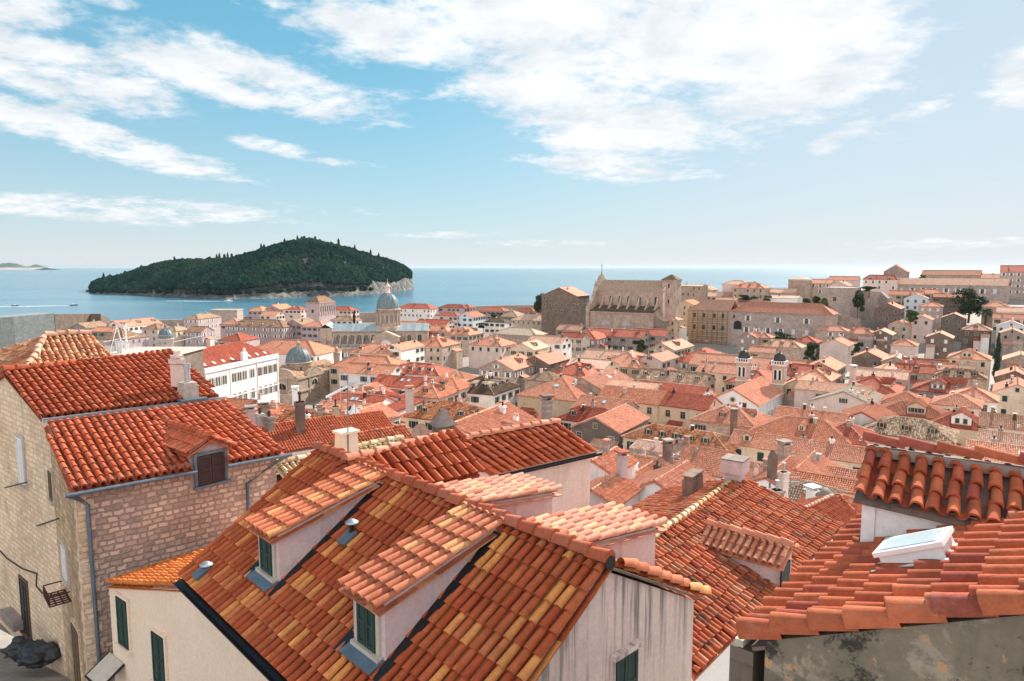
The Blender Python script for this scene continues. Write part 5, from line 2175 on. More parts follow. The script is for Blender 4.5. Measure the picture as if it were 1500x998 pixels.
Tn('orange gabled house with a louvred dormer, left of the four-dormer red roof', 546, 533, 'B', 17, 10, 'orange', 'white', g, dorm=(1, 0))
Tn('dark red roof with a row of four shed dormers in the middle of the town', 617, 532, 'B', 18, 11, 'red', 'pink', h, dorm=(4, 0), dkind='shed', cw='white')
Tn('dark red lower roof with two blue rooflights below the four-dormer roof', 594, 552, 'B', 16, 9, 'red', 'pink', g, sky=(2, 0))
Tn('orange roof with small hipped turret in front of the big pink house', 670, 545, 'B', 10, 8, 'orange', 'white', h)
Tn('grey stone gabled house with orange roof and air conditioners on its wall', 727, 527, 'A', 17, 13, 'orange', 'greystone', g, near=True, dorm=(1, 0), wins='white', chim=1)
Tn('big house with steep dark brown hipped roof, pale ridges and white dormers', 708, 550, 'A', 15, 15, 'umber', 'white', h, dorm=(3, 3), dkind='shed', cw='white', droof='slab', sky=(1, 0), chim=2)
Tn('house with orange pyramid roof left of the steep dark brown roof', 632, 561, 'A', 11, 11, 'orange', 'pink', h, dorm=(1, 1), wins='brown')
Tn('orange house with boxy roof storey between pyramid roof and dark brown roof', 657, 554, 'B', 11, 9, 'orange', 'pink', h, dorm=(1, 0))
Tn('large red-brown hipped roof with shed dormers and pink chimney, left centre', 560, 573, 'A', 14, 14, 'red', 'white', h, dorm=(3, 1), dkind='shed', chim=2)
Tn('red roof with two small rooflights left of the large red-brown hipped roof', 529, 578, 'B', 13, 10, 'red', 'white', g, sky=(2, 0))
Tn('mossy brown and orange roof with three white dormers right of the red-brown hipped roof', 662, 589, 'B', 16, 12, 'ochre', 'creamwall', h, dorm=(3, 1), cw='white')
Tn('pinkish red gabled roof beside the white pointed chimney tower', 536, 598, 'A', 11, 10, 'salmon', 'white', g)
Tn('small orange hipped roof over white doors left of the satellite dish', 549, 618, 'A', 7, 6, 'orange', 'whitewash', h, Y=92, wins='white_closed', chim=0)
Tn('dark red hipped roof with two round-headed dormers right of the ribbed pink roof', 748, 599, 'B', 14, 11, 'red', 'stone', h, dorm=(2, 1), cw='white')
Tn('ribbed pink tiled roof with a little dormer roof, behind the pale foreground house', 706, 604, 'A', 13, 13, 'salmon', 'pink', g, Y=78, dorm=(1, 0), dkind='shed')
Tn('big cream stone house with wide salmon pyramid roof and rooflights', 826, 552, 'A', 19, 18, 'salmon', 'creamwall', h, sky=(2, 2), wins='none', chim=1)
Tn('salmon gabled roof with small satellite dishes behind the wide pyramid roof', 876, 546, 'A', 20, 13, 'salmon', 'stone', g, sky=(1, 0))
Tn('red hipped roof with round dormers above the wide salmon pyramid roof', 846, 531, 'A', 13, 12, 'red', 'stone', h, dorm=(2, 1), cw='white')
Tn('old dark stone house with small square windows and orange roof, centre', 799, 517, 'A', 16, 11, 'orange', 'darkwall', g, wins='dark')
Tn('white walled house with pale orange roof behind the dark stone house', 805, 492, 'B', 16, 10, 'pale', 'white', g)
Tn('beige ochre roofed little house right of the grey gabled house', 800, 545, 'B', 9, 8, 'slab', 'stone', h, wins='none')
# --- below the great church
Tn('old stone house with red hipped roof and white shutters, below the hill church', 864, 483, 'A', 17, 15, 'red', 'greystone', h, sky=(1, 0), wins='white_closed', rows=3)
Tn('red roof end joined to the stone house with white shutters', 842, 487, 'B', 11, 8, 'red', 'stone', g)
Tn('long red roofed row with dormers along the foot of the hill church', 905, 482, 'B', 26, 11, 'red', 'greystone', g, dorm=(3, 0))
Tn('red corrugated roof at the right end of the row below the hill church', 957, 482, 'B', 16, 11, 'red', 'greystone', g)
Tn('pale roofed house with a brown lean-to, middle distance below the hill church', 890, 513, 'B', 15, 11, 'pale', 'white', g)
Tn('cream coloured roof with worn tiles left of the red roof with two dormers', 868, 526, 'B', 13, 12, 'pale', 'creamwall', g, pitch=18)
Tn('broad orange roof with dark red hip and two rounded dormers, centre', 924, 515, 'A', 20, 17, 'salmon', 'stone', h, dorm=(2, 1), cw='white', chim=3)
Tn('pale gabled roof pair running downhill, right of the leafy courtyard', 984, 499, 'A', 20, 11, 'pale', 'stone', g, dorm=(1, 1))
Tn('smaller pale orange roof beside the gabled roof pair', 965, 516, 'A', 15, 9, 'pale', 'pink', g)
Tn('big red hipped roof with two dormers left of the twin bell towers', 1032, 510, 'A', 20, 18, 'red', 'stone', h, dorm=(2, 0), dkind='gable', cw='salmon', wins='white')
Tn('mottled brown roof with four white-capped dormers left of the cream shuttered house', 990, 543, 'B', 19, 10, 'brown', 'stone', g, dorm=(4, 0), cw='white')
Tn('row of small red roofs with pediments in front of the four-dormer brown roof', 987, 562, 'B', 17, 9, 'red', 'white', g, pitch=18)
Tn('white parapet terrace house in front of the broad orange roof', 931, 560, 'B', 12, 8, 'pale', 'whitewash', g, pitch=10, wins='none', chim=0)
Tn('long old stone hall with pilasters under two red roofs, centre', 930, 570, 'B', 15, 10, 'orange', 'creamwall', g, pitch=24, wins='dark', rows=2, skip=0)
Tn('right half of the long stone hall with darker red roof', 1002, 577, 'B', 14, 10, 'red', 'creamwall', g, pitch=24, wins='dark', rows=2, skip=0)
Tn('small salmon roofed house between the pyramid roof and the stone hall', 888, 583, 'B', 12, 9, 'orange', 'stone', g, sky=(1, 0))
Tn('red roof with two stub dormers left of the stone hall', 872, 598, 'B', 13, 9, 'red', 'pink', h, dorm=(2, 0))
Tn('soot-blackened gabled house with salmon roof right of the foreground white wall', 872, 612, 'A', 15, 10.5, 'salmon', 'darkwall', g, near=True, wins='dark', chim=0)
Tn('orange-brown roof with row of five gabled dormers, below the stone hall', 1000, 628, 'B', 19, 8.5, 'ochre', 'creamwall', h, dorm=(5, 0), wins='green', rows=1)
Tn('cream house with green shutters left of the twin bell towers', 1062, 532, 'B', 14, 10, 'orange', 'creamwall', g, wins='green_closed', skip=.05)
Tn('long orange-brown roof stretching behind the twin bell towers', 1097, 522, 'B', 32, 12, 'orange', 'stone', g, chim=2)
Tn('dark red roof with rooflight between the twin bell towers', 1110, 540, 'A', 16, 14, 'red', 'stone', h, sky=(1, 0))
Tn('orange hipped house with one dormer right in front of the twin-towered church', 1072, 594, 'B', 13, 12, 'orange', 'stone', h, dorm=(1, 1), wins='brown', chim=2)
Tn('broad salmon sloping roof above small chimneys, centre foreground', 1028, 656, 'B', 9, 9, 'salmon', 'whitewash', g, Y=93, wins='none', chim=1)
Tn('small flat salmon roof beside a terrace left of the broad salmon roof', 968, 650, 'B', 7, 5, 'pale', 'stone', g, Y=96, pitch=12, wins='brown')
Tn('small low orange roof in shade below the flat salmon roof', 962, 672, 'B', 6, 5, 'orange', 'stone', g, Y=86, wins='none')
Tn('red gabled roof with two valleys near the white foreground wall', 946, 683, 'A', 8, 8, 'salmon', 'pink', g, Y=76, wins='none')
Tn('ribbed pink gabled roof left of the squat pink chimney', 984, 690, 'A', 8, 9, 'salmon', 'whitewash', g, Y=66, wins='none', chim=0)
Tn('narrow orange roofed shed with clothes rack beside the white foreground wall', 886, 665, 'A', 6, 4.5, 'orange', 'white', g, Y=70, wins='white_closed')
Tn('lower orange shed roof at the foot of the white foreground wall', 888, 705, 'A', 6, 4.5, 'orange', 'mauve', g, Y=62, wins='none', chim=0)
# --- left of centre, nearer
Tn('small orange roofs at the foot of the white palace, farthest left', 366, 586, 'B', 12, 8, 'orange', 'lilac', g)
Tn('orange roof below the old domed church with a chimney pot', 410, 594, 'B', 11, 8, 'orange', 'white', g)
Tn('low orange roof with white gable between palace and church', 388, 601, 'A', 10, 8, 'orange', 'white', g)
Tn('tiled orange roof with crowded chimneys behind the left stone house', 414, 609, 'B', 12, 8, 'orange', 'pink', g, chim=3)
Tn('wide orange roof with green-capped chimney in front of the old domed church', 478, 602, 'B', 13, 10, 'ochre', 'white', g, chim=3)
Tn('orange roof with row of small chimneys right below the bell gable', 507, 590, 'B', 12, 8, 'orange', 'white', g, chim=2)
Tn('pale orange roof end right of the bell gable church', 531, 567, 'A', 13, 9, 'orange', 'white', g, dorm=(1, 0))
Tn('neat dense-tiled orange roof with brick chimneys beside the left stone house', 431, 619, 52, 7.2, 6.4, 'cotta', 'whitewash', g, Y=58, pitch=24, wins='white_closed', ck='brick')
Tn('ribbed red roof left of the white pointed chimney tower', 508, 611, 52, 7, 6.5, 'cotta', 'white', g, Y=62, wins='none', chim=0)
Tn('yellowish orange roof with tall stove pipes behind the dense-tiled roof', 470, 606, 'B', 11, 8, 'ochre', 'pink', g, Y=88, chim=3, ck='brick')
Tn('small red tiled roof with ridge beside the white square chimney', 549, 632, 52, 5, 4.5, 'cottaold', 'mauve', g, Y=52, wins='none', chim=0)
# --- right of centre
Tn('stone house with pale orange roof and three small roof hatches, below the college', 1148, 498, 'B', 15, 10, 'pale', 'stone', h, dorm=(3, 0), chim=0, wins='none')
Tn('small red gabled house behind the pale orange roof with hatches', 1183, 492, 'A', 11, 10, 'red', 'stone', h)
Tn('tall white-pink gabled house with orange roof, right of the dark bushes', 1222, 497, 'A', 13, 11, 'orange', 'pink', g, near=True, wins='none', chim=2)
Tn('stone house with white shutters and pale blue right wall below the college', 1096, 488, 'A', 14, 10, 'orange', 'greystone', g, near=True, wins='white_closed')
Tn('orange roof peeping out behind the blue-walled stone house', 1113, 487, 'B', 11, 8, 'orange', 'stone', h)
Tn('low orange outbuilding left of the pale roof with hatches', 1119, 508, 'B', 9, 7, 'orange', 'stone', g, chim=0)
Tn('red-brown roof with a gabled dormer right of the twin bell towers', 1162, 533, 'B', 13, 11, 'red', 'stone', g, dorm=(1, 0), wins='green')
Tn('orange hipped cluster stepping up beside the tall white-pink gable', 1208, 526, 'A', 15, 10, 'orange', 'stone', g)
Tn('orange roof with a deep valley right of the red-brown dormer roof', 1198, 540, 'A', 14, 10, 'orange', 'stone', h, dorm=(0, 1))
Tn('cream stone chapel front with pediment and one green window, right of the twin towers', 1167, 556, 'A', 13, 7.5, 'orange', 'creamwall', g, near=True, wins='green_closed', rows=1, skip=0)
Tn('rough stone gable house with pink side wall, middle right', 1271, 515, 'A', 14, 10, 'salmon', 'darkwall', g, near=True, wins='dark', chim=2)
Tn('pink house with pale pink roof behind a tall white chimney', 1292, 541, 'B', 13, 8, 'pale', 'pink', g)
Tn('row of pale flat-pitched roofs right of the cream chapel front', 1222, 562, 'B', 16, 10, 'pale', 'pink', g, pitch=16)
Tn('big red hipped roof with three little dormers, middle right', 1279, 551, 'A', 14, 14, 'red', 'creamwall', h, dorm=(0, 3), wins='none', chim=1)
Tn('broad pinkish stone gable house with beige slab roof', 1236, 574, 'A', 15, 15, 'slab', 'pink', g, near=True, pitch=22, wins='green', rows=1, chim=2)
Tn('long orange roof with raised middle block, right of the twin-towered church', 1180, 613, 'B', 17, 11, 'orange', 'pink', h, dorm=(1, 0), wins='dark', rows=1, chim=1)
Tn('dark red right end of the long orange roof with raised block', 1240, 619, 'B', 9, 11, 'red', 'pink', h, wins='none', chim=1)
Tn('low pink-tiled roof over a cream wall with green shutters, below the raised-block roof', 1190, 646, 'B', 23, 6, 'salmon', 'creamwall', g, dorm=(2, 0), wins='green_closed', rows=1, chim=1, skip=.1)
Tn('orange roof and chimneys behind the raised-block roof', 1190, 601, 'B', 13, 9, 'orange', 'pink', g, chim=2)
Tn('orange gabled roofs with grey gable wall left of the mosaic brown roof', 1262, 604, 'A', 13, 11, 'orange', 'white', g, near=True, wins='none')
Tn('smooth salmon roof around a pointed brick chimney, centre right foreground', 1140, 684, 'A', 10, 10, 'salmon', 'whitewash', g, Y=76, wins='none', chim=1)
Tn('long salmon lean roof right of the pointed brick chimney', 1180, 674, 'A', 9, 6, 'salmon', 'whitewash', g, Y=80, wins='none', chim=1)
Tn('small orange ribbed roof left of the pointed brick chimney', 1112, 680, 'B', 6, 5, 'orange', 'pink', g, Y=80, wins='none', chim=0)
Tn('pink walled house with a strip of orange ridge tiles, centre right', 1208, 698, 'B', 7, 4, 'orange', 'pink', g, Y=74, pitch=18, wins='none', chim=0)
Tn('small house with orange roof and grey side wall beside the right foreground roof', 1252, 690, 'B', 6, 5, 'salmon', 'greystone', g, Y=78, wins='none', chim=0)
Tn('little beige hipped roof with a stone rim among chimneys, centre right', 1184, 706, 'A', 5.5, 5.5, 'slab', 'mauve', h, Y=66, wins='none', chim=0)
Tn('red roof with pale hip ridge just left of the right foreground eave', 1232, 728, 'A', 7, 6.5, 'cottaold', 'whitewash', h, Y=52, wins='none', chim=0)
Tn('red tiled gable roof behind the weathered foreground roof', 1180, 745, 50, 7, 6, 'cotta', 'mauve', g, Y=42, wins='none', chim=0)
# --- the right hill
Tn('stone gable house with four white-shuttered windows, lower right hill', 1290, 483, 'A', 12, 9.5, 'pale', 'darkwall', g, near=True, wins='white_closed', skip=0)
Tn('little pink house with ochre roof on the right hill', 1326, 497, 'A', 10, 9, 'orange', 'pink', h, wins='none')
Tn('stone gable house with a round pink window, right hill', 1376, 487, 'A', 12, 10, 'pale', 'darkwall', g, near=True, wins='white_closed')
Tn('tall pinkish gable house with three brown shuttered windows, right hill', 1350, 462, 'A', 12, 9, 'salmon', 'pink', g, near=True, wins='brown_closed', rows=3, skip=.1)
Tn('small ochre stone gable house left of the tall pinkish gable', 1317, 470, 'A', 11, 9, 'salmon', 'stone', g, near=True, wins='dark')
Tn('old stone house with a small balcony and broken roof, right hill', 1397, 459, 'A', 12, 10, 'pale', 'darkwall', g, near=True, wins='dark', rows=3, skip=.1)
Tn('dark stone house with pale hipped roof, beside the dark steep street', 1432, 474, 'A', 11, 11, 'pale', 'darkwall', h, wins='dark', rows=3, dorm=(1, 0), skip=.1)
Tn('grey stone gable house right of the dark steep street', 1483, 482, 'A', 12, 9, 'pale', 'greystone', g, near=True, wins='brown_closed', rows=1)
Tn('white and charcoal gable house at the right edge of the hill', 1482, 470, 'A', 11, 11, 'pale', 'bluewhite', g, near=True, wins='white')
Tn('long pink plastered house at the right edge below the big stone college', 1490, 450, 'B', 15, 9, 'pale', 'pink', g, wins='dark')
Tn('house with orange hipped roof behind the palm tree', 1459, 441, 'A', 11, 11, 'orange', 'stone', h, wins='white')
Tn('low pink house with red roof between palm and right edge', 1483, 460, 'B', 14, 8, 'salmon', 'pink', g)
Tn('flat-fronted stone house with white shutters left of the big dark tree', 1364, 443, 'B', 10, 8, 'salmon', 'stone', h, wins='white_closed', skip=0)
Tn('white gabled house with wide open balcony, upper right hill', 1342, 430, 'A', 11, 10, 'pale', 'bluewhite', g, near=True, wins='dark', skip=0)
Tn('long rough stone house with orange roof stepping down the right hill', 1304, 443, 'A', 18, 12, 'orange', 'darkwall', g, wins='dark')
Tn('orange roof just under the long hilltop wall, left of the dark tree', 1360, 424, 'B', 15, 8, 'orange', 'stone', h)
Tn('low orange roof left of the white balcony house near the hilltop', 1328, 426, 'B', 15, 8, 'orange', 'stone', g)
Tn('brown-orange roof right of the white balcony house near the hilltop', 1391, 430, 'B', 14, 8, 'salmon', 'darkwall', g)
Tn('stone house with orange roof and two dormers at the foot of the round fort', 1262, 480, 'B', 11, 10, 'orange', 'greystone', h, dorm=(2, 0), wins='none')
Tn('stone house with pink roof right of the long college building', 1220, 477, 'B', 13, 9, 'salmon', 'stone', h, wins='white')
Tn('red roof with a white dormer between pink houses, lower right hill', 1341, 534, 'B', 10, 8, 'red', 'stone', g, dorm=(1, 0), cw='white')
Tn('salmon roof with rooflight over white shutters, lower right hill', 1374, 531, 'B', 10, 8, 'salmon', 'pink', g, sky=(1, 0), wins='white_closed')
Tn('thin red roof strip below the stone gable with the round window', 1356, 526, 'B', 12, 7, 'red', 'stone', g, wins='none')
Tn('cream house with orange hipped roof and wide pediment dormer, beside the dark street', 1421, 511, 'A', 13, 13, 'orange', 'creamwall', h, dorm=(1, 0), dkind='big', wins='green_closed', rows=2)
Tn('brown hipped roof with three small dormers below the cream pediment house', 1408, 541, 'B', 12, 8, 'brown', 'stone', h, dorm=(3, 0))
Tn('white-grey gable house left of the dark red gable roof', 1298, 535, 'A', 13, 9, 'salmon', 'white', g, wins='none')
Tn('small stone gable house with pale roof on a walled terrace', 1311, 522, 'A', 10, 8, 'pale', 'stone', g, near=True, wins='none')
Tn('wide gable roof with dark red front slope and one big dormer, right', 1380, 553, 'A', 12, 13, 'red', 'greystone', h, dorm=(1, 1), dkind='big', wins='white', rows=1)
Tn('low orange hipped roof with round vent, left of the wide dark red roof', 1328, 574, 'A', 9, 9, 'orange', 'stone', h, wins='none', chim=0)
Tn('orange ribbed hipped roof on a pink house beside the café street', 1403, 577, 'B', 9, 9, 'salmon', 'pink', h, wins='green', rows=2)
Tn('orange hipped roof end where the café street narrows', 1427, 567, 'A', 11, 10, 'orange', 'white', h, wins='dark')
Tn('orange roof with a broad cream pediment dormer above the mosaic brown roof', 1338, 590, 'B', 13, 9, 'orange', 'creamwall', h, dorm=(1, 0), dkind='big', wins='green')
Tn('cream house with dark red roof and white pediment dormer beside the café street', 1405, 601, 'B', 9, 11, 'red', 'creamwall', h, dorm=(1, 0), dkind='big', wins='green_closed', cw='white')
Tn('mosaic brown and cream tiled roof with three gabled dormers, right foreground', 1332, 613, 'B', 15, 11, 'mosaic', 'creamwall', h, dorm=(3, 0), cw='salmon', wins='green', rows=1, chim=0)
Tn('brown stone gable house right of the dark street', 1496, 519, 'A', 12, 10, 'pale', 'stone', g, near=True, wins='none')
Tn('dark gable house with red roof at the right edge, middle height', 1487, 543, 'A', 11, 9, 'salmon', 'soot', g, near=True, wins='none')
Tn('cream house with green shutters at the right of the café street', 1491, 563, 'A', 14, 10, 'salmon', 'creamwall', g, near=True, wins='green_closed', skip=0)
Tn('smooth salmon roof at the right edge above the ribbed white-banded roof', 1492, 610, 'B', 12, 8, 'pale', 'pink', g, wins='none')
Tn('white-banded pink tiled roof at the right edge', 1492, 636, 'B', 11, 7, 'pale', 'white', g, wins='none')
Tn('large plain salmon roof at the right edge, nearest the right foreground ridge', 1500, 655, 'B', 13, 10, 'salmon', 'white', g, Y=92, pitch=18, wins='none', sky=(1, 0))
# --- the ridge of the hill against the sea
Tn('ruined stone block house against the sea, right of the church tower', 1017, 417, 'B', 12, 9, 'slab', 'stone', g, pitch=8, wins='dark', Y=372, chim=2)
Tn('pink house with orange roof below the ruined block by the church tower', 1042, 428, 'B', 15, 9, 'pale', 'pink', g)
Tn('stone house with orange-red roof between church tower and the tall pink house', 1036, 419, 'A', 12, 9, 'orange', 'stone', g)
Tn('tall grey-pink flat house on the ridge behind the three-dormer house', 1080, 411, 'B', 14, 9, 'pale', 'pink', h, wins='none', Y=385)
Tn('stone house with orange hipped roof and three dormers on the ridge', 1101, 414, 'B', 17, 12, 'orange', 'stone', h, dorm=(3, 0), wins='dark', rows=2, skip=.05, Y=372)
Tn('small brown roof cluster left of the three-dormer ridge house', 1062, 428, 'B', 12, 8, 'salmon', 'stone', g)
Tn('long pale pink roof below the ridge, right of the three-dormer house', 1136, 423, 'B', 22, 8, 'pale', 'stone', g, wins='none', Y=372)
Tn('white house with a flat pink roof above the long college', 1150, 433, 'B', 15, 10, 'pale', 'whitewash', g, pitch=12, wins='none')
Tn('low orange roofs in front of the ridge above the college left end', 1075, 436, 'B', 18, 9, 'pale', 'pink', g)
Tn('low salmon roofs above the college roof middle', 1103, 441, 'B', 17, 8, 'salmon', 'pink', g, wins='none')
Tn('long orange roof right of the round-topped wall tower', 1200, 409, 'B', 14, 9, 'salmon', 'stone', g, wins='white', Y=372)
Tn('row of small pink gables behind the fort', 1228, 412, 'A', 13, 10, 'pale', 'pink', g, near=True, wins='none', Y=362)
Tn('small orange gabled house above the fort battlements', 1237, 405, 'B', 15, 8, 'orange', 'pink', g, wins='none', Y=380)


# ================================================================== LANDMARKS
def frame_at(P, ang):
    """local x along heading ang (deg from +Y to the right), returns rotation for thing()"""
    return math.pi / 2 - R(ang)


def arch_mesh(w, h, depth=.25, mats=('frame', 'glass'), half=False, mull=1):
    key = ('arch', w, h, half, mats, mull)
    if key in CACHE:
        return CACHE[key]
    mb = MB()
    r = w / 2
    zs = 0 if half else h - r
    an = np.linspace(0, math.pi, 15)
    inner = [np.array((r * math.cos(a), .02, zs + r * math.sin(a))) for a in an]
    outer = [np.array(((r + .22) * math.cos(a), .02, zs + (r + .22) * math.sin(a))) for a in an]
    if not half:
        inner = [np.array((r, .02, 0))] + inner + [np.array((-r, .02, 0))]
        outer = [np.array((r + .22, .02, 0))] + outer + [np.array((-r - .22, .02, 0))]
    f = np.array((0, depth * .5, 0))
    for k in range(len(inner) - 1):
        a, b, c, d = inner[k], inner[k + 1], outer[k + 1], outer[k]
        mb.poly([a + f, b + f, c + f, d + f], 0)
        mb.poly([a, b, b + f, a + f], 0)
        mb.poly([d, c, c + f, d + f], 0)
    mb.poly([p + (0, .01, 0) for p in inner], 1)
    for q in range(mull):
        x = (q + 1) / (mull + 1) * w - r
        mb.box(x - .05, x + .05, 0, .07, 0, zs + math.sqrt(max(.0, r * r - x * x)), 0)
    CACHE[key] = mb.mesh('window', M(*mats))
    return CACHE[key]


def put(name, data, parent, loc, rotz=0.0):
    return link(name, data, parent, loc, rotz)


def gable_roof(mb, x0, x1, y0, y1, ze, zr, ov=.25, s=.3, e=.45, tiles=False, axis='x', thick=.18, n=3):
    if axis == 'x':
        ym = (y0 + y1) / 2
        t = (zr - ze) / ((y1 - y0) / 2)
        eo = ze - ov * t
        slope(mb, [(x1 + ov, y1 + ov, eo), (x0 - ov, y1 + ov, eo), (x0 - ov, ym, zr), (x1 + ov, ym, zr)], s, e, n, tiles=tiles, thick=thick, skew=False)
        slope(mb, [(x0 - ov, y0 - ov, eo), (x1 + ov, y0 - ov, eo), (x1 + ov, ym, zr), (x0 - ov, ym, zr)], s, e, n, tiles=tiles, thick=thick, skew=False)
    else:
        xm = (x0 + x1) / 2
        t = (zr - ze) / ((x1 - x0) / 2)
        eo = ze - ov * t
        slope(mb, [(x0 - ov, y1 + ov, eo), (x0 - ov, y0 - ov, eo), (xm, y0 - ov, zr), (xm, y1 + ov, zr)], s, e, n, tiles=tiles, thick=thick, skew=False)
        slope(mb, [(x1 + ov, y0 - ov, eo), (x1 + ov, y1 + ov, eo), (xm, y1 + ov, zr), (xm, y0 - ov, zr)], s, e, n, tiles=tiles, thick=thick, skew=False)


def hip_roof(mb, x0, x1, y0, y1, ze, zr, ov=.35, s=.3, e=.45, tiles=False, hl=True, hr=True, thick=.2, n=3):
    ym, hy = (y0 + y1) / 2, (y1 - y0) / 2
    t = (zr - ze) / hy
    eo = ze - ov * t
    a, b = x0 - ov, x1 + ov
    ra = x0 + hy * .9 if hl else a
    rb = x1 - hy * .9 if hr else b
    slope(mb, [(a, y0 - ov, eo), (b, y0 - ov, eo), (rb, ym, zr), (ra, ym, zr)], s, e, n, tiles=tiles, thick=thick, skew=False)
    slope(mb, [(b, y1 + ov, eo), (a, y1 + ov, eo), (ra, ym, zr), (rb, ym, zr)], s, e, n, tiles=tiles, thick=thick, skew=False)
    if hl:
        slope(mb, [(a, y1 + ov, eo), (a, y0 - ov, eo), (ra, ym, zr)], s, e, n, tiles=tiles, thick=thick, skew=False)
    if hr:
        slope(mb, [(b, y0 - ov, eo), (b, y1 + ov, eo), (rb, ym, zr)], s, e, n, tiles=tiles, thick=thick, skew=False)
    ridge_caps(mb, (ra, ym, zr), (rb, ym, zr), .16, .5, 4)
    for q, rr, on in ((a, ra, hl), (b, rb, hr)):
        if on:
            ridge_caps(mb, (q, y0 - ov, eo), (rr, ym, zr), .16, .5, 4)
            ridge_caps(mb, (q, y1 + ov, eo), (rr, ym, zr), .16, .5, 4)


# ------------------------------------------------------------------ the white palace
P = at(300, 541, 150.0)
AW = 15.0
T = thing('white_palace', 'long white palace with paired windows and red hipped roof with a row of skylights', 'palace', (P[0], P[1], 6.0), frame_at(P, AW))
Hh = P[2] - 6.0
Lp, Wp = 27.5, 13.0
mb = MB()
mb.box(0, Lp, 0, Wp, 0, Hh - .9, 0)
mb.box(-.18, Lp + .18, -.25, Wp + .2, Hh - 1.0, Hh - .62, 0)
mb.box(-.10, Lp + .10, -.15, .25, Hh - .62, Hh, 0)
mb.box(-.15, Lp + .15, -.20, .30, Hh - .06, Hh + .1, 0)
mb.box(-.12, Lp + .12, -.14, Wp + .1, Hh * .52, Hh * .52 + .3, 0)
for x in (0.1, 8.4, 18.6, Lp - .4):
    mb.box(x, x + .35, -.12, .1, 0, Hh - 1.0, 0)
mb.build('wall', M('white'), T)
mb = MB()
hip_roof(mb, 0, Lp, .3, Wp, Hh - .5, Hh + 3.6, .1, .27, .42, tiles=True)
ro = mb.build('roof', M('red'), T)
pch = math.atan(4.1 / 6.35)
for k in range(8):
    x = 2.2 + k * (Lp - 5.0) / 7
    if k == 4:
        continue
    put('skylight', skylight_mesh(pch), ro, (x, 1.5, Hh - .5 + 1.15 * math.tan(pch) + .05), math.pi)
mb = MB()
mb.box(-.9, .9, -.2, .5, 0, 1.9, 0)
mb.prism([np.array(q, float) for q in ((-1.1, -.25, 1.9), (1.1, -.25, 1.9), (0, -.25, 2.5))], [np.array(q, float) for q in ((-1.1, .55, 1.9), (1.1, .55, 1.9), (0, .55, 2.5))], 0)
mb.box(-.25, .25, -.1, .3, 2.4, 3.1, 0)
put('gable_clock', mb.mesh('gable_clock', M('white')), T, (14.0, 0, Hh))
xs_ = [1.8, 4.0, 6.3, 9.6, 11.6, 13.6, 16.6, 19.6, 21.8, 23.8, 26.0]
for k, x in enumerate(xs_):
    for dx in (-.42, .42):
        put('window', arch_mesh(.58, 2.0, .2, ('frame', 'palaceglass'), False, 0), T, (x + dx, 0, Hh - 4.4), math.pi)
    put('window', arch_mesh(1.15, 2.3, .2, ('frame', 'palaceglass'), False, 1), T, (x, 0, Hh - 9.6), math.pi)
    if k % 2 == 0:
        put('arcade_arch', arch_mesh(1.9, 3.4, .3, ('frame', 'palaceglass'), False, 0), T, (x, 0, .6), math.pi)
mb = MB()
mb.tube([(0, 0, 0), (0, -1.1, .5)], .05, 6, 0)
for k, c_ in enumerate((1, 2, 3)):
    mb.box(-.02 - k * .01, .02 + k * .01, -1.1 + .28 * k - .0, -1.1 + .28 * k + .28, -1.3, .42, c_)
put('flag', mb.mesh('flag', [MATS['metal'], plain('flagred', (.5, .04, .04)), MATS['cloth'], plain('flagblue', (.05, .08, .3))]), T, (14.8, -.1, Hh - 10.4))
for k in range(3):
    put('window', window_mesh('dark', 1.0, 1.6), T, (0, 2.5 + k * 4, Hh - 4.6), math.pi / 2)

# ------------------------------------------------------------------ the old domed church
P = at(437, 553, 186.0)
AB = 17.0
T = thing('domed_church', 'old stone church with dark ribbed dome, half-round windows and a small bell gable', 'church', (P[0], P[1], 6.0), frame_at(P, AB))
Hc = P[2] - 6.0 + .6
Lc, Wc = 21.0, 10.5          # local x away to the right, +y to the left (facade B side at x=0)
mb = MB()
mb.box(0, Lc, 0, Wc, 0, Hc - 1.2, 0)
mb.box(-.35, Lc + .3, -.35, Wc + .35, Hc - 1.3, Hc - .8, 0)
mb.box(-.3, Lc, -.3, Wc + .3, Hc * .48, Hc * .48 + .5, 0)
for y in (0, Wc * .33, Wc * .66, Wc - .5):
    mb.box(-.22, .1, y, y + .5, 0, Hc - 1.3, 0)
for x in (5, 10, 15):
    mb.box(x, x + .5, -.2, .1, 0, Hc - 1.3, 0)
# curved gable of the facade
an = np.linspace(0, math.pi, 13)
a = [np.array((-.3, Wc / 2 + Wc * .40 * math.cos(q), Hc - .8 + 2.4 * math.sin(q))) for q in an]
b = [p + np.array((.9, 0, 0)) for p in a]
mb.prism(a, b, 0)
a = [np.array((Lc * .36 + 3.6 * math.cos(q), -.3, Hc - .8 + 1.9 * math.sin(q))) for q in an]
mb.prism(a, [p + np.array((0, .9, 0)) for p in a], 0)
mb.box(-3.4, -.4, -.5, Wc + .5, 0, Hc * .5, 0)          # low front block with terrace
for k in range(9):
    mb.box(-3.4, -3.2, -.4 + k * (Wc + .6) / 8, -.2 + k * (Wc + .6) / 8, Hc * .5, Hc * .5 + .8, 0)
mb.box(-3.5, -3.1, -.5, Wc + .5, Hc * .5 + .8, Hc * .5 + .95, 0)
mb.build('wall', M('stone'), T)
mb = MB()
gable_roof(mb, 0, Lc, 0, Wc, Hc - .8, Hc + 1.6, .2, .3, .45, False)
gable_roof(mb, Lc * .18, Lc * .56, -.2, Wc + .2, Hc - .8, Hc + 1.4, .1, .3, .45, False, 'y')
mb.build('roof', M('brown'), T)
cx, cy = Lc * .38, Wc / 2
mb = MB()
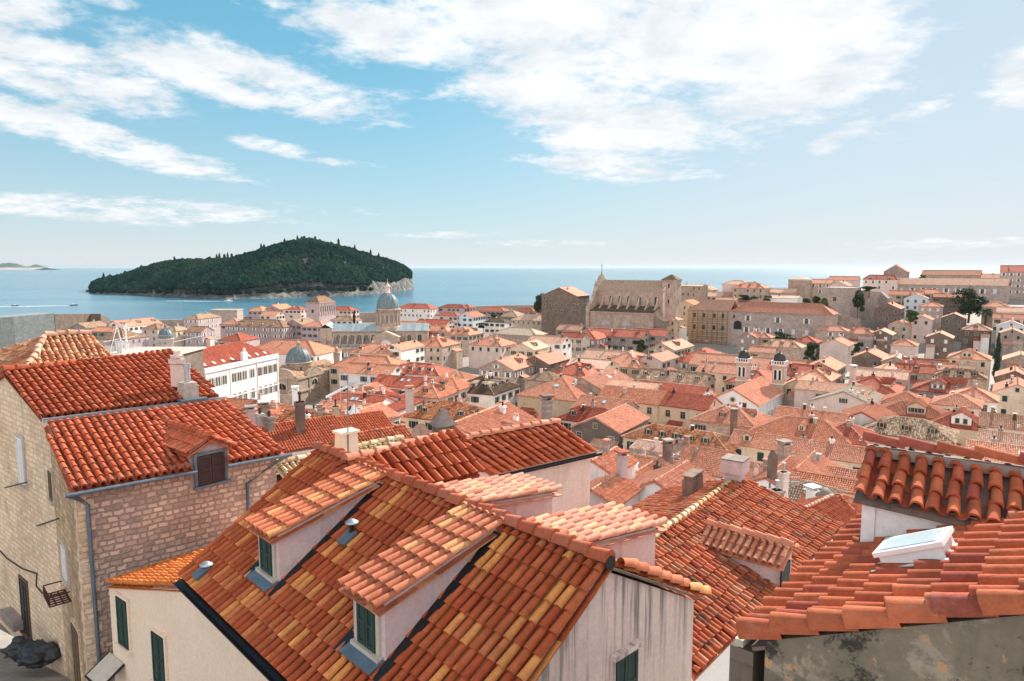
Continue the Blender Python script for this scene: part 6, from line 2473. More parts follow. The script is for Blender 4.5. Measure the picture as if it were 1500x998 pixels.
mb.lathe([(3.6, Hc - .5), (3.6, Hc + 2.2), (3.85, Hc + 2.3), (3.85, Hc + 2.6), (3.5, Hc + 2.65)], 24, 0, (cx, cy, 0))
mb.build('drum', M('stone'), T)
mb = MB()
pr = [(3.55 * math.cos(q), Hc + 2.6 + 4.2 * math.sin(q)) for q in np.linspace(0, 1.45, 12)]
mb.lathe(pr + [(0, Hc + 6.8)], 32, 0, (cx, cy, 0))
for k in range(16):
    q = 2 * math.pi * k / 16
    mb.tube([(cx + (r_ + .03) * math.cos(q), cy + (r_ + .03) * math.sin(q), z_) for r_, z_ in pr], .07, 4)
dm = mb.build('dome', M('leaddome'), T)
mb = MB()
mb.lathe([(.55, 0), (.55, 1.1), (.75, 1.15), (.4, 1.7), (.08, 2.2), (0, 2.6)], 12, 0, (cx, cy, Hc + 6.6))
mb.build('lantern', M('stone'), dm)
put('window', arch_mesh(3.4, 2, .3, ('frame', 'black'), True, 1), T, (-.1, Wc / 2, Hc - 4.2), math.pi / 2)
put('window', arch_mesh(3.0, 2, .3, ('frame', 'black'), True, 1), T, (Lc * .36, -.05, Hc - 3.6), math.pi)
put('window', arch_mesh(3.0, 2, .3, ('frame', 'black'), True, 1), T, (Lc * .80, -.05, Hc - 3.6), math.pi)
put('door', arch_mesh(2.2, 4.2, .3, ('frame', 'black'), False, 0), T, (-3.42, Wc / 2, .5), math.pi / 2)
for k in range(4):
    q = math.pi * (1.0 + k * .25)
    put('window', window_mesh('dark', .7, 1.0), T, (cx + 3.6 * math.cos(q), cy + 3.6 * math.sin(q), Hc + .5), q - math.pi / 2)
# bell gable
mb = MB()
mb.box(-1.0, 1.0, -.3, .3, -6, 2.2, 0)
mb.box(-1.0, -.65, -.3, .3, 2.2, 4.0, 0)
mb.box(-.16, .16, -.3, .3, 2.2, 4.0, 0)
mb.box(.65, 1.0, -.3, .3, 2.2, 4.0, 0)
mb.box(-1.1, 1.1, -.36, .36, 4.0, 4.3, 0)
mb.box(-.45, .45, -.3, .3, 4.3, 5.4, 0)
mb.prism([np.array(q, float) for q in ((-.6, -.34, 5.4), (.6, -.34, 5.4), (0, -.34, 6.1))], [np.array(q, float) for q in ((-.6, .34, 5.4), (.6, .34, 5.4), (0, .34, 6.1))], 0)
put('bell_gable', mb.mesh('bell_gable', M('stone')), T, (Lc - .5, .4, Hc - .4), R(75))

# ------------------------------------------------------------------ the cathedral
P = at(569, 480, 300.0)
T = thing('cathedral', 'stone cathedral with green-blue dome on a tall drum and grey lead nave roofs', 'cathedral', (P[0], P[1], 6.0), R(4))
Z = P[2] - 6.0
mb = MB()
x0, x1 = -27.5, 17.5
mb.box(x0, x1, -5, 5, 0, Z - 1.0, 0)
mb.box(x0 - .3, x1 + .3, -5.4, 5.4, Z - 1.5, Z - .9, 0)
mb.box(x0 - 1, x1 - 3, -10, -5, 0, Z - 8.0, 0)
mb.box(x0 - 1.3, x1 - 2.7, -10.4, -9.8, Z - 8.4, Z - 7.4, 0)
for k in range(14):
    x = x0 + k * 3.1
    mb.box(x, x + .35, -10.3, -9.9, Z - 7.4, Z - 6.6, 0)
mb.box(x0 - 1.3, x1 - 2.7, -10.4, -9.9, Z - 6.6, Z - 6.3, 0)
for k in range(9):
    x = x0 + 1.0 + k * 3.2 if k < 7 else 8 + (k - 7) * 4.5
    a = [np.array(q, float) for q in ((x, -5, Z - 8), (x, -9.6, Z - 8), (x, -9.6, Z - 7.0), (x, -5, Z - 2.2))]
    mb.prism(a, [p + np.array((.6, 0, 0)) for p in a], 0)
# transept front with gable
mb.box(-5.5, 5.5, -11.5, -5, 0, Z - 3.2, 0)
a = [np.array(q, float) for q in ((-6, -11.7, Z - 3.2), (6, -11.7, Z - 3.2), (0, -11.7, Z - .6))]
mb.prism(a, [p + np.array((0, 6, 0)) for p in a], 0)
mb.box(x0 - 1, x0 + 4, -6, 7, 0, Z + .4, 0)
mb.build('wall', M('church'), T)
mb = MB()
gable_roof(mb, x0 + 4, x1, -5.2, 5.2, Z - .95, Z + 1.9, .4, 1.2, 6, False)
gable_roof(mb, x0 - 1.2, x0 + 4.0, -6, 7, Z + .5, Z + 2.2, .3, 1.2, 6, False, 'y')
slope(mb, [(x0 - 1, -10.0, Z - 8.0), (x1 - 3, -10.0, Z - 8.0), (x1 - 3, -4.95, Z - 6.2), (x0 - 1, -4.95, Z - 6.2)], 1.2, 6, tiles=False)
mb.build('roof', M('lead'), T)
mb = MB()
rD = 5.0
mb.lathe([(rD + .9, Z - 1), (rD + .9, Z + .8), (rD, Z + .9), (rD, Z + 7.6), (rD + .45, Z + 7.8), (rD + .45, Z + 8.4), (rD - .1, Z + 8.5)], 16, 0)
for k in range(16):
    q = 2 * math.pi * (k + .5) / 16
    mb.tube([((rD + .1) * math.cos(q), (rD + .1) * math.sin(q), Z + .8), ((rD + .1) * math.cos(q), (rD + .1) * math.sin(q), Z + 7.7)], .34, 6)
dr = mb.build('drum', M('church'), T)
for k in range(9):
    q = math.pi * (1 + k / 8)
    put('window', arch_mesh(.95, 3.6, .3, ('frame', 'glass'), False, 1), dr, ((rD - .06) * math.cos(q), (rD - .06) * math.sin(q), Z + 2.4), q - math.pi / 2)
mb = MB()
pr = [((rD - .15) * math.cos(q), Z + 8.4 + 6.9 * math.sin(q)) for q in np.linspace(0, 1.42, 14)]
mb.lathe(pr + [(0, Z + 15.4)], 32)
for k in range(16):
    q = 2 * math.pi * k / 16
    mb.tube([((r_ + .04) * math.cos(q), (r_ + .04) * math.sin(q), z_) for r_, z_ in pr], .12, 4)
dm = mb.build('dome', M('verdigris'), T)
mb = MB()
mb.lathe([(1.2, 0), (1.2, .4), (.85, .5), (.85, 2.6), (1.15, 2.8), (1.15, 3.1), (.7, 3.4), (.25, 4.0), (.12, 4.6), (.05, 6.4)], 12, 0, (0, 0, Z + 15.1))
mb.build('lantern', M('pink'), dm)
for k in range(7):
    put('window', arch_mesh(1.7, 2.6, .3, ('frame', 'glass'), False, 1), T, (x0 + 6.5 + k * 3.0, -5.02, Z - 5.2), math.pi)
for k in range(2):
    put('window', arch_mesh(1.5, 2.8, .3, ('frame', 'glass'), False, 1), T, (9.5 + k * 4.5, -5.02, Z - 5.4), math.pi)
put('window', arch_mesh(5.2, 3, .4, ('frame', 'shutwhite'), True, 5), T, (0, -11.52, Z - 7.0), math.pi)
for k in range(6):
    put('window', window_mesh('white', 1.4, 2.2), T, (x0 + 2 + k * 3.4, -10.02, Z - 13.2 + 1.2), math.pi)

# ------------------------------------------------------------------ tall brown-capped house with a colonnade
P = at(470, 443, 425.0)
T = thing('tower_house', 'tall lilac block with brown hipped cap and a row of pilasters, by the shore', 'house', (P[0], P[1], 6.0), frame_at(P, 18))
Zt = P[2] - 6
mb = MB()
mb.box(-9, 9, -4.6, 4.6, 0, Zt, 0)
mb.box(-9.3, 9.3, -4.9, 4.9, Zt - .3, Zt + .3, 0)
for k in range(8):
    mb.box(-8.8 + k * 2.4, -8.3 + k * 2.4, -4.9, -4.5, Zt - 8, Zt - .3, 0)
mb.build('wall', M('lilac'), T)
mb = MB()
hip_roof(mb, -9, 9, -4.6, 4.6, Zt + .3, Zt + 4.0, .4, .4, .6)
mb.build('roof', M('brown'), T)
for k in range(7):
    put('window', window_mesh('dark', 1.0, 3.4), T, (-7.3 + k * 2.4, -4.62, Zt - 5.5), math.pi)
put('window', window_mesh('brown_closed', 1.6, 2.0), T, (-9.02, 0, Zt - 6), math.pi / 2)
put('window', window_mesh('dark', 1.2, 1.6), T, (-9.02, 0, Zt - 12), math.pi / 2)

# ------------------------------------------------------------------ the great church on the hill
P = at(876, 424, 330.0)
AC = aang(920) - 90
T = thing('hill_church', 'great stone church with flying buttresses and long beige roof on the hill above the town', 'church', (P[0], P[1], 6.0), frame_at(P, AC + 180))
Z = P[2] - 6.0
Lh, Wh = 33.5, 11.0
mb = MB()
mb.box(0, Lh - .6, 0, Wh, 0, Z, 0)
mb.box(Lh - .6, Lh, 0, Wh, 0, Z, 1)  # paler right end wall, sunlight on this side put into its colour
a = [np.array(q, float) for q in ((0, -.05, Z), (0, Wh + .05, Z), (0, Wh / 2, Z + 4.6))]
mb.prism(a, [p + np.array((.8, 0, 0)) for p in a], 0)
mb.prism([p + np.array((Lh - .8, 0, 0)) for p in a], [p + np.array((Lh, 0, 0)) for p in a], 1)
mb.box(-1, Lh - 2, -8.5, 0, 0, Z - 10.2, 0)
mb.box(-1.3, Lh - 1.8, -8.8, -8.3, Z - 10.6, Z - 10.0, 0)
mb.box(-.2, Lh + .2, -.25, .1, Z - .9, Z - .1, 0)
mb.build('wall', M('church', 'pink'), T)
mb = MB()
for k in range(7):
    x = 2.6 + k * 4.6
    pts = [(x, 0, Z - 3.0), (x, -.9, Z - 3.6)] + [(x, -.9 - 5.6 * q ** 1.2, Z - 3.6 - 6.4 * q ** .62) for q in (.2, .4, .6, .8, 1.0)] + [(x, -7.4, Z - 10.3), (x, 0, Z - 10.3)]
    a = [np.array(q, float) for q in pts]
    mb.prism(a, [p + np.array((.8, 0, 0)) for p in a], 0)
bt = mb.build('buttresses', M('church'), T)
bt['kind'] = 'stuff'
mb = MB()
gable_roof(mb, .4, Lh - .4, 0, Wh, Z, Z + 4.5, .35, .3, .45, False)
mb.build('roof', M('slab'), T)
mb = MB()
slope(mb, [(-1.2, -8.7, Z - 10.0), (Lh - 1.8, -8.7, Z - 10.0), (Lh - 1.8, -.0, Z - 7.4), (-1.2, .0, Z - 7.4)], .3, .45, tiles=False)
mb.build('aisle_roof', M('umber'), T)
mb = MB()
# facade seen from its edge: volutes, pediment, cross
a = [np.array(q, float) for q in ((0, -9.5, 0), (0, -9.5, Z - 8), (0, -8.0, Z - 7), (0, -5, Z - 5.0), (0, -2.0, Z - .5), (0, -1.0, Z + 1.8), (0, Wh / 2, Z + 7.2), (0, Wh + 1, Z + 1.8), (0, Wh + 3, Z - 3), (0, Wh + 8, Z - 8), (0, Wh + 8, 0))]
mb.prism([p + np.array((-1.6, 0, 0)) for p in a], a, 0)
for y, z in ((-9.0, Z - 8), (-1.0, Z + 1.8), (2.4, Z + 4.4), (Wh / 2, Z + 7.2)):
    mb.lathe([(.35, 0), (.35, .8), (.5, 1.0), (.2, 1.4), (.28, 1.9), (0, 2.3)], 8, 0, (-.8, y, z))
mb.build('facade', M('church'), T)
mb = MB()
mb.box(-.9, -.7, Wh / 2 - .1, Wh / 2 + .1, Z + 9.2, Z + 12.4)
mb.box(-.88, -.72, Wh / 2 - .8, Wh / 2 + .8, Z + 11.2, Z + 11.45)
mb.build('cross', M('metal'), T)
for x in (7.4, 12.0, 16.5, 21.5, 30):
    put('window', arch_mesh(1.9, 4.2, .4, ('frame', 'glass'), False, 1), T, (x - .2, -.02, Z - 7.0), math.pi)
for x in (8.2, 18.6):
    put('window', arch_mesh(4.6, 2, .4, ('frame', 'mauve'), True, 0), T, (x, -8.52, Z - 16.0), math.pi)
for z_ in (Z - 4, Z - 9):
    put('window', window_mesh('dark', .7, 1.4), T, (Lh + .02, 4, z_), -math.pi / 2)
# bell tower behind the right end
mb = MB()
mb.box(-3.4, 3.4, -3.4, 3.4, 0, Z + 4.8, 0)
mb.box(-3.7, 3.7, -3.7, 3.7, Z + 4.4, Z + 4.9, 0)
tw = put('bell_tower', mb.mesh('bell_tower', M('church')), T, (Lh + 1.4, 5.2, 0))
mb = MB()
b = [np.array((sx * 3.9, sy * 3.9, Z + 4.9)) for sx, sy in ((-1, -1), (1, -1), (1, 1), (-1, 1))]
mb.prism(b, [np.array((p[0] * .05, p[1] * .05, Z + 7.3)) for p in b], 0)
mb.build('spire', M('umber'), tw)
for z_ in (Z + 1.2, Z - 6):
    put('window', arch_mesh(.9, 2.0, .3, ('frame', 'glass'), False, 0), tw, (3.42, 0, z_), -math.pi / 2)
    put('window', arch_mesh(.9, 2.0, .3, ('frame', 'glass'), False, 0), tw, (0, -3.42, z_), math.pi)

# the stained college beside it
Tn('dark stained college with stepped baroque gable, left of the great hill church', 819, 421, aang(819), 15, 19.5, 'salmon', 'darkwall', 'gable', near=True, Y=338, pitch=23, wins='dark', rows=3, skip=.45, chim=2, name='college', cat='college', group=None, dorm=(0, 1))
Tn('low house with pale hipped roof at the right foot of the hill church', 985, 462, 'A', 9, 9, 'pale', 'ochrewall', 'hip', Y=312, wins='dark')
Tn('small grey annex with slab roof against the apse of the hill church', 968, 464, 'A', 10, 8, 'slab', 'greystone', 'gable', Y=310, wins='none', chim=0)
Tn('tall narrow stone house between hill church tower and the scaffolded college', 1003, 440, 'A', 12, 9, 'orange', 'creamwall', 'gable', near=True, Y=345, wins='dark', rows=4)

# ------------------------------------------------------------------ long college with scaffolding
P = at(1009, 453, 325.0)
T = thing('long_college', 'very long stone college below the ridge, its ochre left end behind scaffolding', 'college', (P[0], P[1], 5.0), frame_at(P, aang(1100) + 90))
Z = P[2] - 5.0
Lg, Wg = 63.0, 13.0
ls = 19.5
mb = MB()
mb.box(0, ls, 0, Wg, 0, Z, 1)
mb.box(ls, Lg, 0, Wg, 0, Z, 0)
mb.box(-.2, Lg + .2, -.25, Wg + .2, Z - .7, Z - .1, 0)
mb.build('wall', M('fort', 'ochrewall'), T)
mb = MB()
hip_roof(mb, 0, ls, 0, Wg, Z, Z + 4.4, .4, .3, .45, hl=True, hr=False)
mb.build('left_roof', M('pale'), T)
mb = MB()
hip_roof(mb, ls + .9, Lg, 0, Wg, Z + .01, Z + 4.0, .4, .3, .45, hl=True, hr=True)
mb.build('right_roof', M('salmon'), T)
put('window', arch_mesh(3.6, 4.0, .4, ('greystone', 'black'), False, 0), T, (ls + 4.0, -.02, Z - 8.4), math.pi)
for x, z_ in ((28, -3.9), (41, -4.2), (53, -4.2)):
    put('window', window_mesh('white', 1.3, 2.2), T, (x, -.02, Z + z_ - .3), math.pi)
for k, x in enumerate((27.5, 32, 37, 42.4, 47.8, 53.2)):
    put('window', window_mesh('white_closed' if k > 3 else 'white', 1.3, 2.2), T, (x, -.02, Z - 9.4), math.pi)
for x in (3, 7.5, 12.5, 16.5):
    for z_ in (-3.6, -9.2):
        put('window', window_mesh('dark', 1.2, 2.0), T, (x, -.02, Z + z_), math.pi)
put('window', window_mesh('brown_closed', .9, 1.6), T, (ls + 2.2, -.02, Z - 3.4), math.pi)
mb = MB()
for k in range(9):
    x = .2 + k * 2.35
    for y in (-.5, -1.5):
        mb.tube([(x, y, 0), (x, y, Z - .2)], .06, 5)
for z_ in np.arange(1.5, Z, 2.1):
    mb.tube([(-.2, -1.5, z_), (ls + .2, -1.5, z_)], .05, 5)
    mb.box(0, ls, -1.45, -.55, z_ - .06, z_, 0)
    mb.tube([(-.2, -1.5, z_ + 1.0), (ls + .2, -1.5, z_ + 1.0)], .04, 5)
o = put('scaffold', mb.mesh('scaffold', M('wood')), None, T.location, T.rotation_euler[2])
tag(o, 'tall tube scaffold standing against the ochre left end of the long college', 'scaffold')

# ------------------------------------------------------------------ the church with twin bell towers
P = at(1074, 570, 146.0)
AT = aang(1074)
T = thing('twin_tower_church', 'pale church with two small bell towers under black domes and an orange gabled roof', 'church', (P[0], P[1], 5.0), frame_at(P, AT))
Z = P[2] - 5.0
Lt, Wt = 21.0, 11.0
rise = 3.0
mb = MB()
a = [np.array(q, float) for q in ((0, -Wt / 2, 0), (0, Wt / 2, 0), (0, Wt / 2, Z - rise), (0, 0, Z - .1), (0, -Wt / 2, Z - rise))]
mb.prism(a, [p + np.array((Lt, 0, 0)) for p in a], 0)
for k in range(8):
    mb.box(1 + k * 2.6, 1.35 + k * 2.6, -Wt / 2 - .12, -Wt / 2 + .1, 0, Z - rise - .5, 1)
mb.box(-.1, Lt + .1, -Wt / 2 - .3, -Wt / 2 + .1, Z - rise - .5, Z - rise - .1, 1)
mb.build('wall', M('whitewash', 'white'), T)
mb = MB()
gable_roof(mb, 0, Lt, -Wt / 2, Wt / 2, Z - rise, Z, .25, .27, .42, True)
ridge_caps(mb, (-.2, 0, Z), (Lt, 0, Z), .14, .45, 5)
mb.build('roof', M('salmon'), T)
mb = MB()
mb.lathe([(.62, 0), (.62, .16), (.45, .16), (.45, 0)], 16)
rw = put('round_window', mb.mesh('round_window', M('frame')), T, (-.06, 0, Z - 2.3))
rw.rotation_euler = (0, -math.pi / 2, 0)
mb = MB()
mb.lathe([(.5, .04), (0, .05)], 16)
pn = put('pane', mb.mesh('pane', M('glass')), rw, (0, 0, 0))
for k in range(7):
    put('window', arch_mesh(.8, 3.4, .25, ('frame', 'white'), False, 0), T, (2.5 + k * 2.6, -Wt / 2 - .02, Z - rise - 6.2), math.pi)
TWM = {}
for sy in (-1, 1):
    bx, by = Lt - .6, sy * (Wt / 2 - 1.3)
    if 'shaft' not in TWM:
        mb = MB()
        mb.box(-1.35, 1.35, -1.35, 1.35, -8, 4.2, 0)
        mb.box(-1.6, 1.6, -1.6, 1.6, 4.2, 4.55, 1)
        mb.box(-1.5, 1.5, -1.5, 1.5, -.3, .0, 1)
        for k in range(6):
            for q in (-1, 1):
                mb.box(-1.5 + k * .56, -1.3 + k * .56, q * 1.5 - .1, q * 1.5 + .1, 4.55, 5.15, 1)
                mb.box(q * 1.5 - .1, q * 1.5 + .1, -1.5 + k * .56, -1.3 + k * .56, 4.55, 5.15, 1)
        for q in (-1, 1):
            mb.box(-1.62, 1.62, q * 1.5 - .12, q * 1.5 + .12, 5.15, 5.3, 1)
            mb.box(q * 1.5 - .12, q * 1.5 + .12, -1.37, 1.37, 5.15, 5.3, 1)
        TWM['shaft'] = mb.mesh('bell_tower', M('ochrewall', 'white'))
        mb = MB()
        mb.lathe([(1.25, 4.5), (1.25, 5.2)] + [(1.36 * math.cos(q), 5.3 + 1.75 * math.sin(q)) for q in np.linspace(0, 1.5, 10)] + [(0, 7.08)], 24)
        for k in range(12):
            q = 2 * math.pi * k / 12
            mb.tube([(1.38 * math.cos(u) * math.cos(q), 1.38 * math.cos(u) * math.sin(q), 5.3 + 1.78 * math.sin(u)) for u in np.linspace(0, 1.5, 7)], .05, 4)
        mb.lathe([(.12, 7.0), (.2, 7.2), (.06, 7.4), (.03, 8.0), (0, 8.0)], 8)
        TWM['dome'] = mb.mesh('dome', M('darkdome'))
    tw = put('bell_tower', TWM['shaft'], T, (bx, by, Z - 1.0))
    put('dome', TWM['dome'], tw, (0, 0, 0))
    for (nx, ny, rz) in ((-1, 0, math.pi / 2), (0, -1, math.pi), (1, 0, -math.pi / 2)):
        for o_ in (-.5, .5):
            put('window', arch_mesh(.55, 2.3, .2, ('white', 'black'), False, 0), tw, (nx * 1.36 + (o_ if ny else 0), ny * 1.36 + (o_ if nx else 0), .9), rz)

# ------------------------------------------------------------------ walls and forts
def fort(name, label, cat, pts, ztop, thick, mat='fort', zb=0.0, crenel=False, slits=()):
    """wall along plan points"""
    c = np.mean(np.array([p[:2] for p in pts]), 0)
    T_ = thing(name, label, cat, (c[0], c[1], zb))
    mb_ = MB()
    tops = ztop if isinstance(ztop, (list, tuple)) else [ztop] * len(pts)
    for k in range(len(pts) - 1):
        A_, B_ = np.array(pts[k][:2]), np.array(pts[k + 1][:2])
        d_ = (B_ - A_) / np.linalg.norm(B_ - A_)
        n_ = np.array((-d_[1], d_[0]))
        n_ = n_ if n_[1] > 0 else -n_
        b_ = [np.array((*(q - c), 0)) for q in (A_, B_, B_ + n_ * thick, A_ + n_ * thick)]
        t_ = [p + np.array((0, 0, z_ - zb)) for p, z_ in zip(b_, (tops[k], tops[k + 1], tops[k + 1], tops[k]))]
        mb_.prism(b_, t_, 0)
        Lw = np.linalg.norm(B_ - A_)
        if crenel:
            m_ = int(Lw / 2.4)
            for q in range(m_):
                s_ = A_ + d_ * (q * 2.4 + .4) - c
                mb_.obox(np.array((*s_, tops[k] - zb)), (*d_, 0), (*n_, 0), (0, 0, 1), 1.4, .7, 1.0)
    mb_.build('wall', M(mat), T_)
    for (k, f_, z_) in slits:
        A_, B_ = np.array(pts[k][:2]), np.array(pts[k + 1][:2])
        d_ = (B_ - A_) / np.linalg.norm(B_ - A_)
        n_ = np.array((d_[1], -d_[0]))
        n_ = n_ if n_[1] < 0 else -n_
        q = A_ + (B_ - A_) * f_ - c
        put('window', window_mesh('dark', 1.6, 1.9), T_, (q[0], q[1], z_ - zb), math.atan2(n_[1], n_[0]) - math.pi / 2)
    return T_


a0, a1, a2 = at(-60, 470, 300), at(20, 466, 318), at(79, 459, 335)
fort('harbour_fort', 'massive blue-grey stone fort at the left edge beside the sea', 'fort', [a0, a1, a2], [a0[2], a1[2] + .6, a2[2]], 14, 'bluefort' if 'bluefort' in MATS else 'fort', -1, False,
     [(1, .62, a1[2] - 13), (1, .86, a1[2] - 12), (1, .25, a1[2] - 15)])
b0, b1 = at(80, 460.5, 337), at(132, 460, 365)
fort('harbour_wall', 'brownish fortress wall running from the blue-grey fort towards the harbour', 'wall', [b0, b1, at(146, 470, 380)], [b0[2], b1[2], b1[2] - 4], 5, 'darkwall', -1)
ws = [(146, 470, 430), (240, 469, 440), (330, 466, 455), (420, 460, 468), (520, 459, 478), (620, 455, 482)]
pts = [at(*q) for q in ws]
fort('sea_wall', 'long low grey sea wall behind the harbour houses, left half of the town', 'wall', pts, [p[2] for p in pts], 3, 'greystone', -2)
ws = [(680, 449, 480), (740, 447.5, 482), (800, 447, 482), (850, 446, 470)]
pts = [at(*q) for q in ws]
fort('sea_wall', 'grey sea wall between the red seafront roofs and the dark stained college', 'wall', pts, [p[2] for p in pts], 3, 'greystone', -2)
# small grey block by the shore
P = at(331, 454, 440)
o = thing('stone_block', 'flat grey stone block rising from the sea wall behind the orange pyramid roof', 'tower', (P[0], P[1], 0))
mb = MB()
mb.box(-8, 9, -5, 5, 0, P[2], 0)
mb.box(-8.2, 9.2, -5.2, 5.2, P[2] - .6, P[2] + .3, 0)
mb.build('wall', M('fort'), o)
# little domed building by the harbour
P = at(243, 497, 290)
T = thing('domed_chapel', 'small chapel with a ribbed grey dome on a pink drum among the harbour houses', 'chapel', (P[0], P[1], 5))
z_ = P[2] - 5
mb = MB()
mb.lathe([(3.0, 0), (3.0, z_), (3.2, z_ + .1), (3.2, z_ + .4), (2.9, z_ + .4)], 20)
mb.build('drum', M('pink'), T)
mb = MB()
pr = [(2.95 * math.cos(q), z_ + .4 + 4.2 * math.sin(q)) for q in np.linspace(0, 1.45, 10)]
mb.lathe(pr + [(0, z_ + 4.6)], 24)
for k in range(16):
    q = 2 * math.pi * k / 16
    mb.tube([(r_ * math.cos(q), r_ * math.sin(q), zz_) for r_, zz_ in pr], .10, 4)
mb.build('dome', M('leaddome'), T)
mb = MB()
mb.lathe([(.5, 0), (.5, 1.2), (.6, 1.3), (0, 2.0)], 10, 0, (0, 0, z_ + 4.5))
mb.build('lantern', M('greystone'), T)
for q in (-2.0, -1.2):
    put('window', window_mesh('dark', .7, .9), T, (3.0 * math.cos(q), 3.0 * math.sin(q), z_ - 1.8), q - math.pi / 2)

# the fort under the right hill, round-topped wall tower, hilltop range
p0, p1, p2 = at(1205, 421, 335), at(1247, 421, 325), at(1290, 428, 338)
fort('hill_fort', 'square grey stone bastion with dark arched openings below the right hill', 'fort', [p0, p1], p0[2], 12, 'fort', 8, False, [(0, .45, p0[2] - 6.5), (0, .5, p0[2] - 14)])
fort('hill_wall', 'old grey terrace wall joining the bastion to the right hill houses', 'wall', [at(1248, 424, 330), p2, at(1300, 440, 335)], [p0[2] - 1.0, p2[2], p2[2] - 3], 3, 'greystone', 8)
fort('ruin_wall', 'low broken garden wall in front of the square bastion', 'wall', [at(1196, 459, 305), at(1232, 461, 300), at(1262, 468, 300)], [at(1196, 459, 305)[2], at(1232, 461, 300)[2], at(1262, 468, 300)[2]], 2, 'greystone', 8)
P = at(1172, 413, 372)
T = thing('wall_tower', 'round-topped stone wall tower on the ridge against the sea', 'tower', (P[0], P[1], 18))
z_ = P[2] - 18
mb = MB()
mb.lathe([(6.4, 0), (5.9, z_), (6.1, z_ + .3), (6.1, z_ + 1.3), (5.4, z_ + 1.4), (3.5, z_ + 2.3), (0, z_ + 2.7)], 20)
mb.build('wall', M('church'), T)
# hilltop range: long building with pale roof
P = at(1310, 416, 385)
dirx = aang(1380) + 96
T = thing('hilltop_college', 'long low stone building with pale pink roof along the top of the right hill', 'college', (P[0], P[1], 20), frame_at(P, dirx))
Z = P[2] - 20
Lq = 52.0
mb = MB()
mb.box(0, Lq, 0, 11, 0, Z, 0)
mb.build('wall', M('fort'), T)
mb = MB()
gable_roof(mb, 0, Lq, 0, 11, Z, Z + 3.3, .3, .3, .45)
mb.build('roof', M('pale'), T)
for k in range(9):
    put('window', window_mesh('white_closed' if k in (0, 8) else 'white', 1.4, 2.3), T, (3.6 + k * 5.4, -.02, Z - 4.4), math.pi)
Tn('red mansard house with two white dormers at the left end of the hilltop range', 1291, 403, 'B', 17, 10, 'red', 'pink', 'hip', Y=388, dorm=(2, 0), cw='white', wins='white', wide=.5)
Tn('grey gable house standing above the hilltop range against the sky', 1312, 388, 'A', 13, 12, 'salmon', 'greystone', 'gable', near=True, Y=400, wins='none', chim=0, pitch=33)
Tn('broad pinkish roof rising behind the hilltop range', 1394, 396, aang(1394) + 94, 30, 12, 'salmon', 'stone', 'gable', Y=412, wins='none')
Tn('sloping pale roof linking hilltop range and the big stone college', 1452, 401, 'B', 12, 10, 'pale', 'stone', 'gable', Y=398, wins='none')
Tn('tall stone college block with red roof at the right edge of the hilltop', 1499, 389, 'B', 20, 14, 'red', 'fort', 'gable', Y=372, wins='white', rows=4, skip=0, cat='college', name='college', group=None)

# ------------------------------------------------------------------ roof terrace with railing
d0, d1 = at(150, 525, 52), at(254, 514, 52)
dx = (d1 - d0)
Lr = np.linalg.norm(dx[:2])
T = thing('roof_terrace', 'house with a roof terrace, white deck edge and thin railing, behind the left stone house', 'house', (d0[0], d0[1], 28), math.atan2(dx[1], dx[0]))
z_ = (d0[2] + d1[2]) / 2 - 28
mb = MB()
mb.box(0, Lr, 0, 5, 0, z_ - .2, 0)
mb.build('wall', M('darkwall'), T)
mb = MB()
mb.box(-.2, Lr + .2, -.2, 5.2, z_ - .12, z_, 0)
mb.build('deck', M('frame'), T)
mb = MB()
for yy in (0, 5):
    for k in range(28):
        x = k * Lr / 27
        mb.tube([(x, yy, z_), (x, yy, z_ + .95)], .010, 4)
    mb.tube([(0, yy, z_ + .95), (Lr, yy, z_ + .95)], .018, 5)
for xx in (0, Lr):
    for k in range(10):
        mb.tube([(xx, k * .55, z_), (xx, k * .55, z_ + .95)], .010, 4)
    mb.tube([(xx, 0, z_ + .95), (xx, 5, z_ + .95)], .018, 5)
mb.build('railing', M('zinc'), T)
q = at(178, 520, 53.5)
F_ = thing('pergola', 'white pole pergola standing on the roof terrace with railing', 'pergola', q)
mb = MB()
for a_, b_ in (((160, 520), (171, 478)), ((190, 517), (181, 476)), ((182, 518), (172, 480)), ((171, 477), (192, 476)), ((181, 477), (190, 480))):
    mb.tube([at(*a_, 53.5) - q, at(*b_, 53.5) - q], .03, 5)
mb.tube([at(185, 520, 53) - q, at(184, 474, 53) - q], .04, 5)
mb.build('poles', M('framewhite'), F_)
q = at(175, 519, 52.8)
mb = MB()
nx_, nz_ = 9, 12
V = []
for j in range(nz_ + 1):
    for i in range(nx_ + 1):
        w_ = 1 - .35 * (1 - j / nz_)
        V.append(((i / nx_ - .5) * .62 * w_, .10 * math.sin(i * 1.9 + j * .3), j / nz_ * 1.25))
Fc = [(j * (nx_ + 1) + i, j * (nx_ + 1) + i + 1, (j + 1) * (nx_ + 1) + i + 1, (j + 1) * (nx_ + 1) + i) for j in range(nz_) for i in range(nx_)]
mb.add(V, Fc, None, 0, True)
V2 = [(v[0], v[1] + .03, v[2]) for v in V]
mb.add(V2, Fc, None, 0, True)
o = mb.build('white_cloth', M('cloth'))
o.location = [float(k) for k in q - (0, 0, .2)]
tag(o, 'bunched white cloth hanging on the white pergola of the roof terrace', 'cloth')

# ------------------------------------------------------------------ chimneys that belong to houses of the middle ground
HOUSES = [o for o in bpy.data.objects if o.parent is None and o.get('category') in ('house',)]


def nearest_house(P):
    return min(HOUSES, key=lambda o: (o.location.x - P[0]) ** 2 + (o.location.y - P[1]) ** 2)


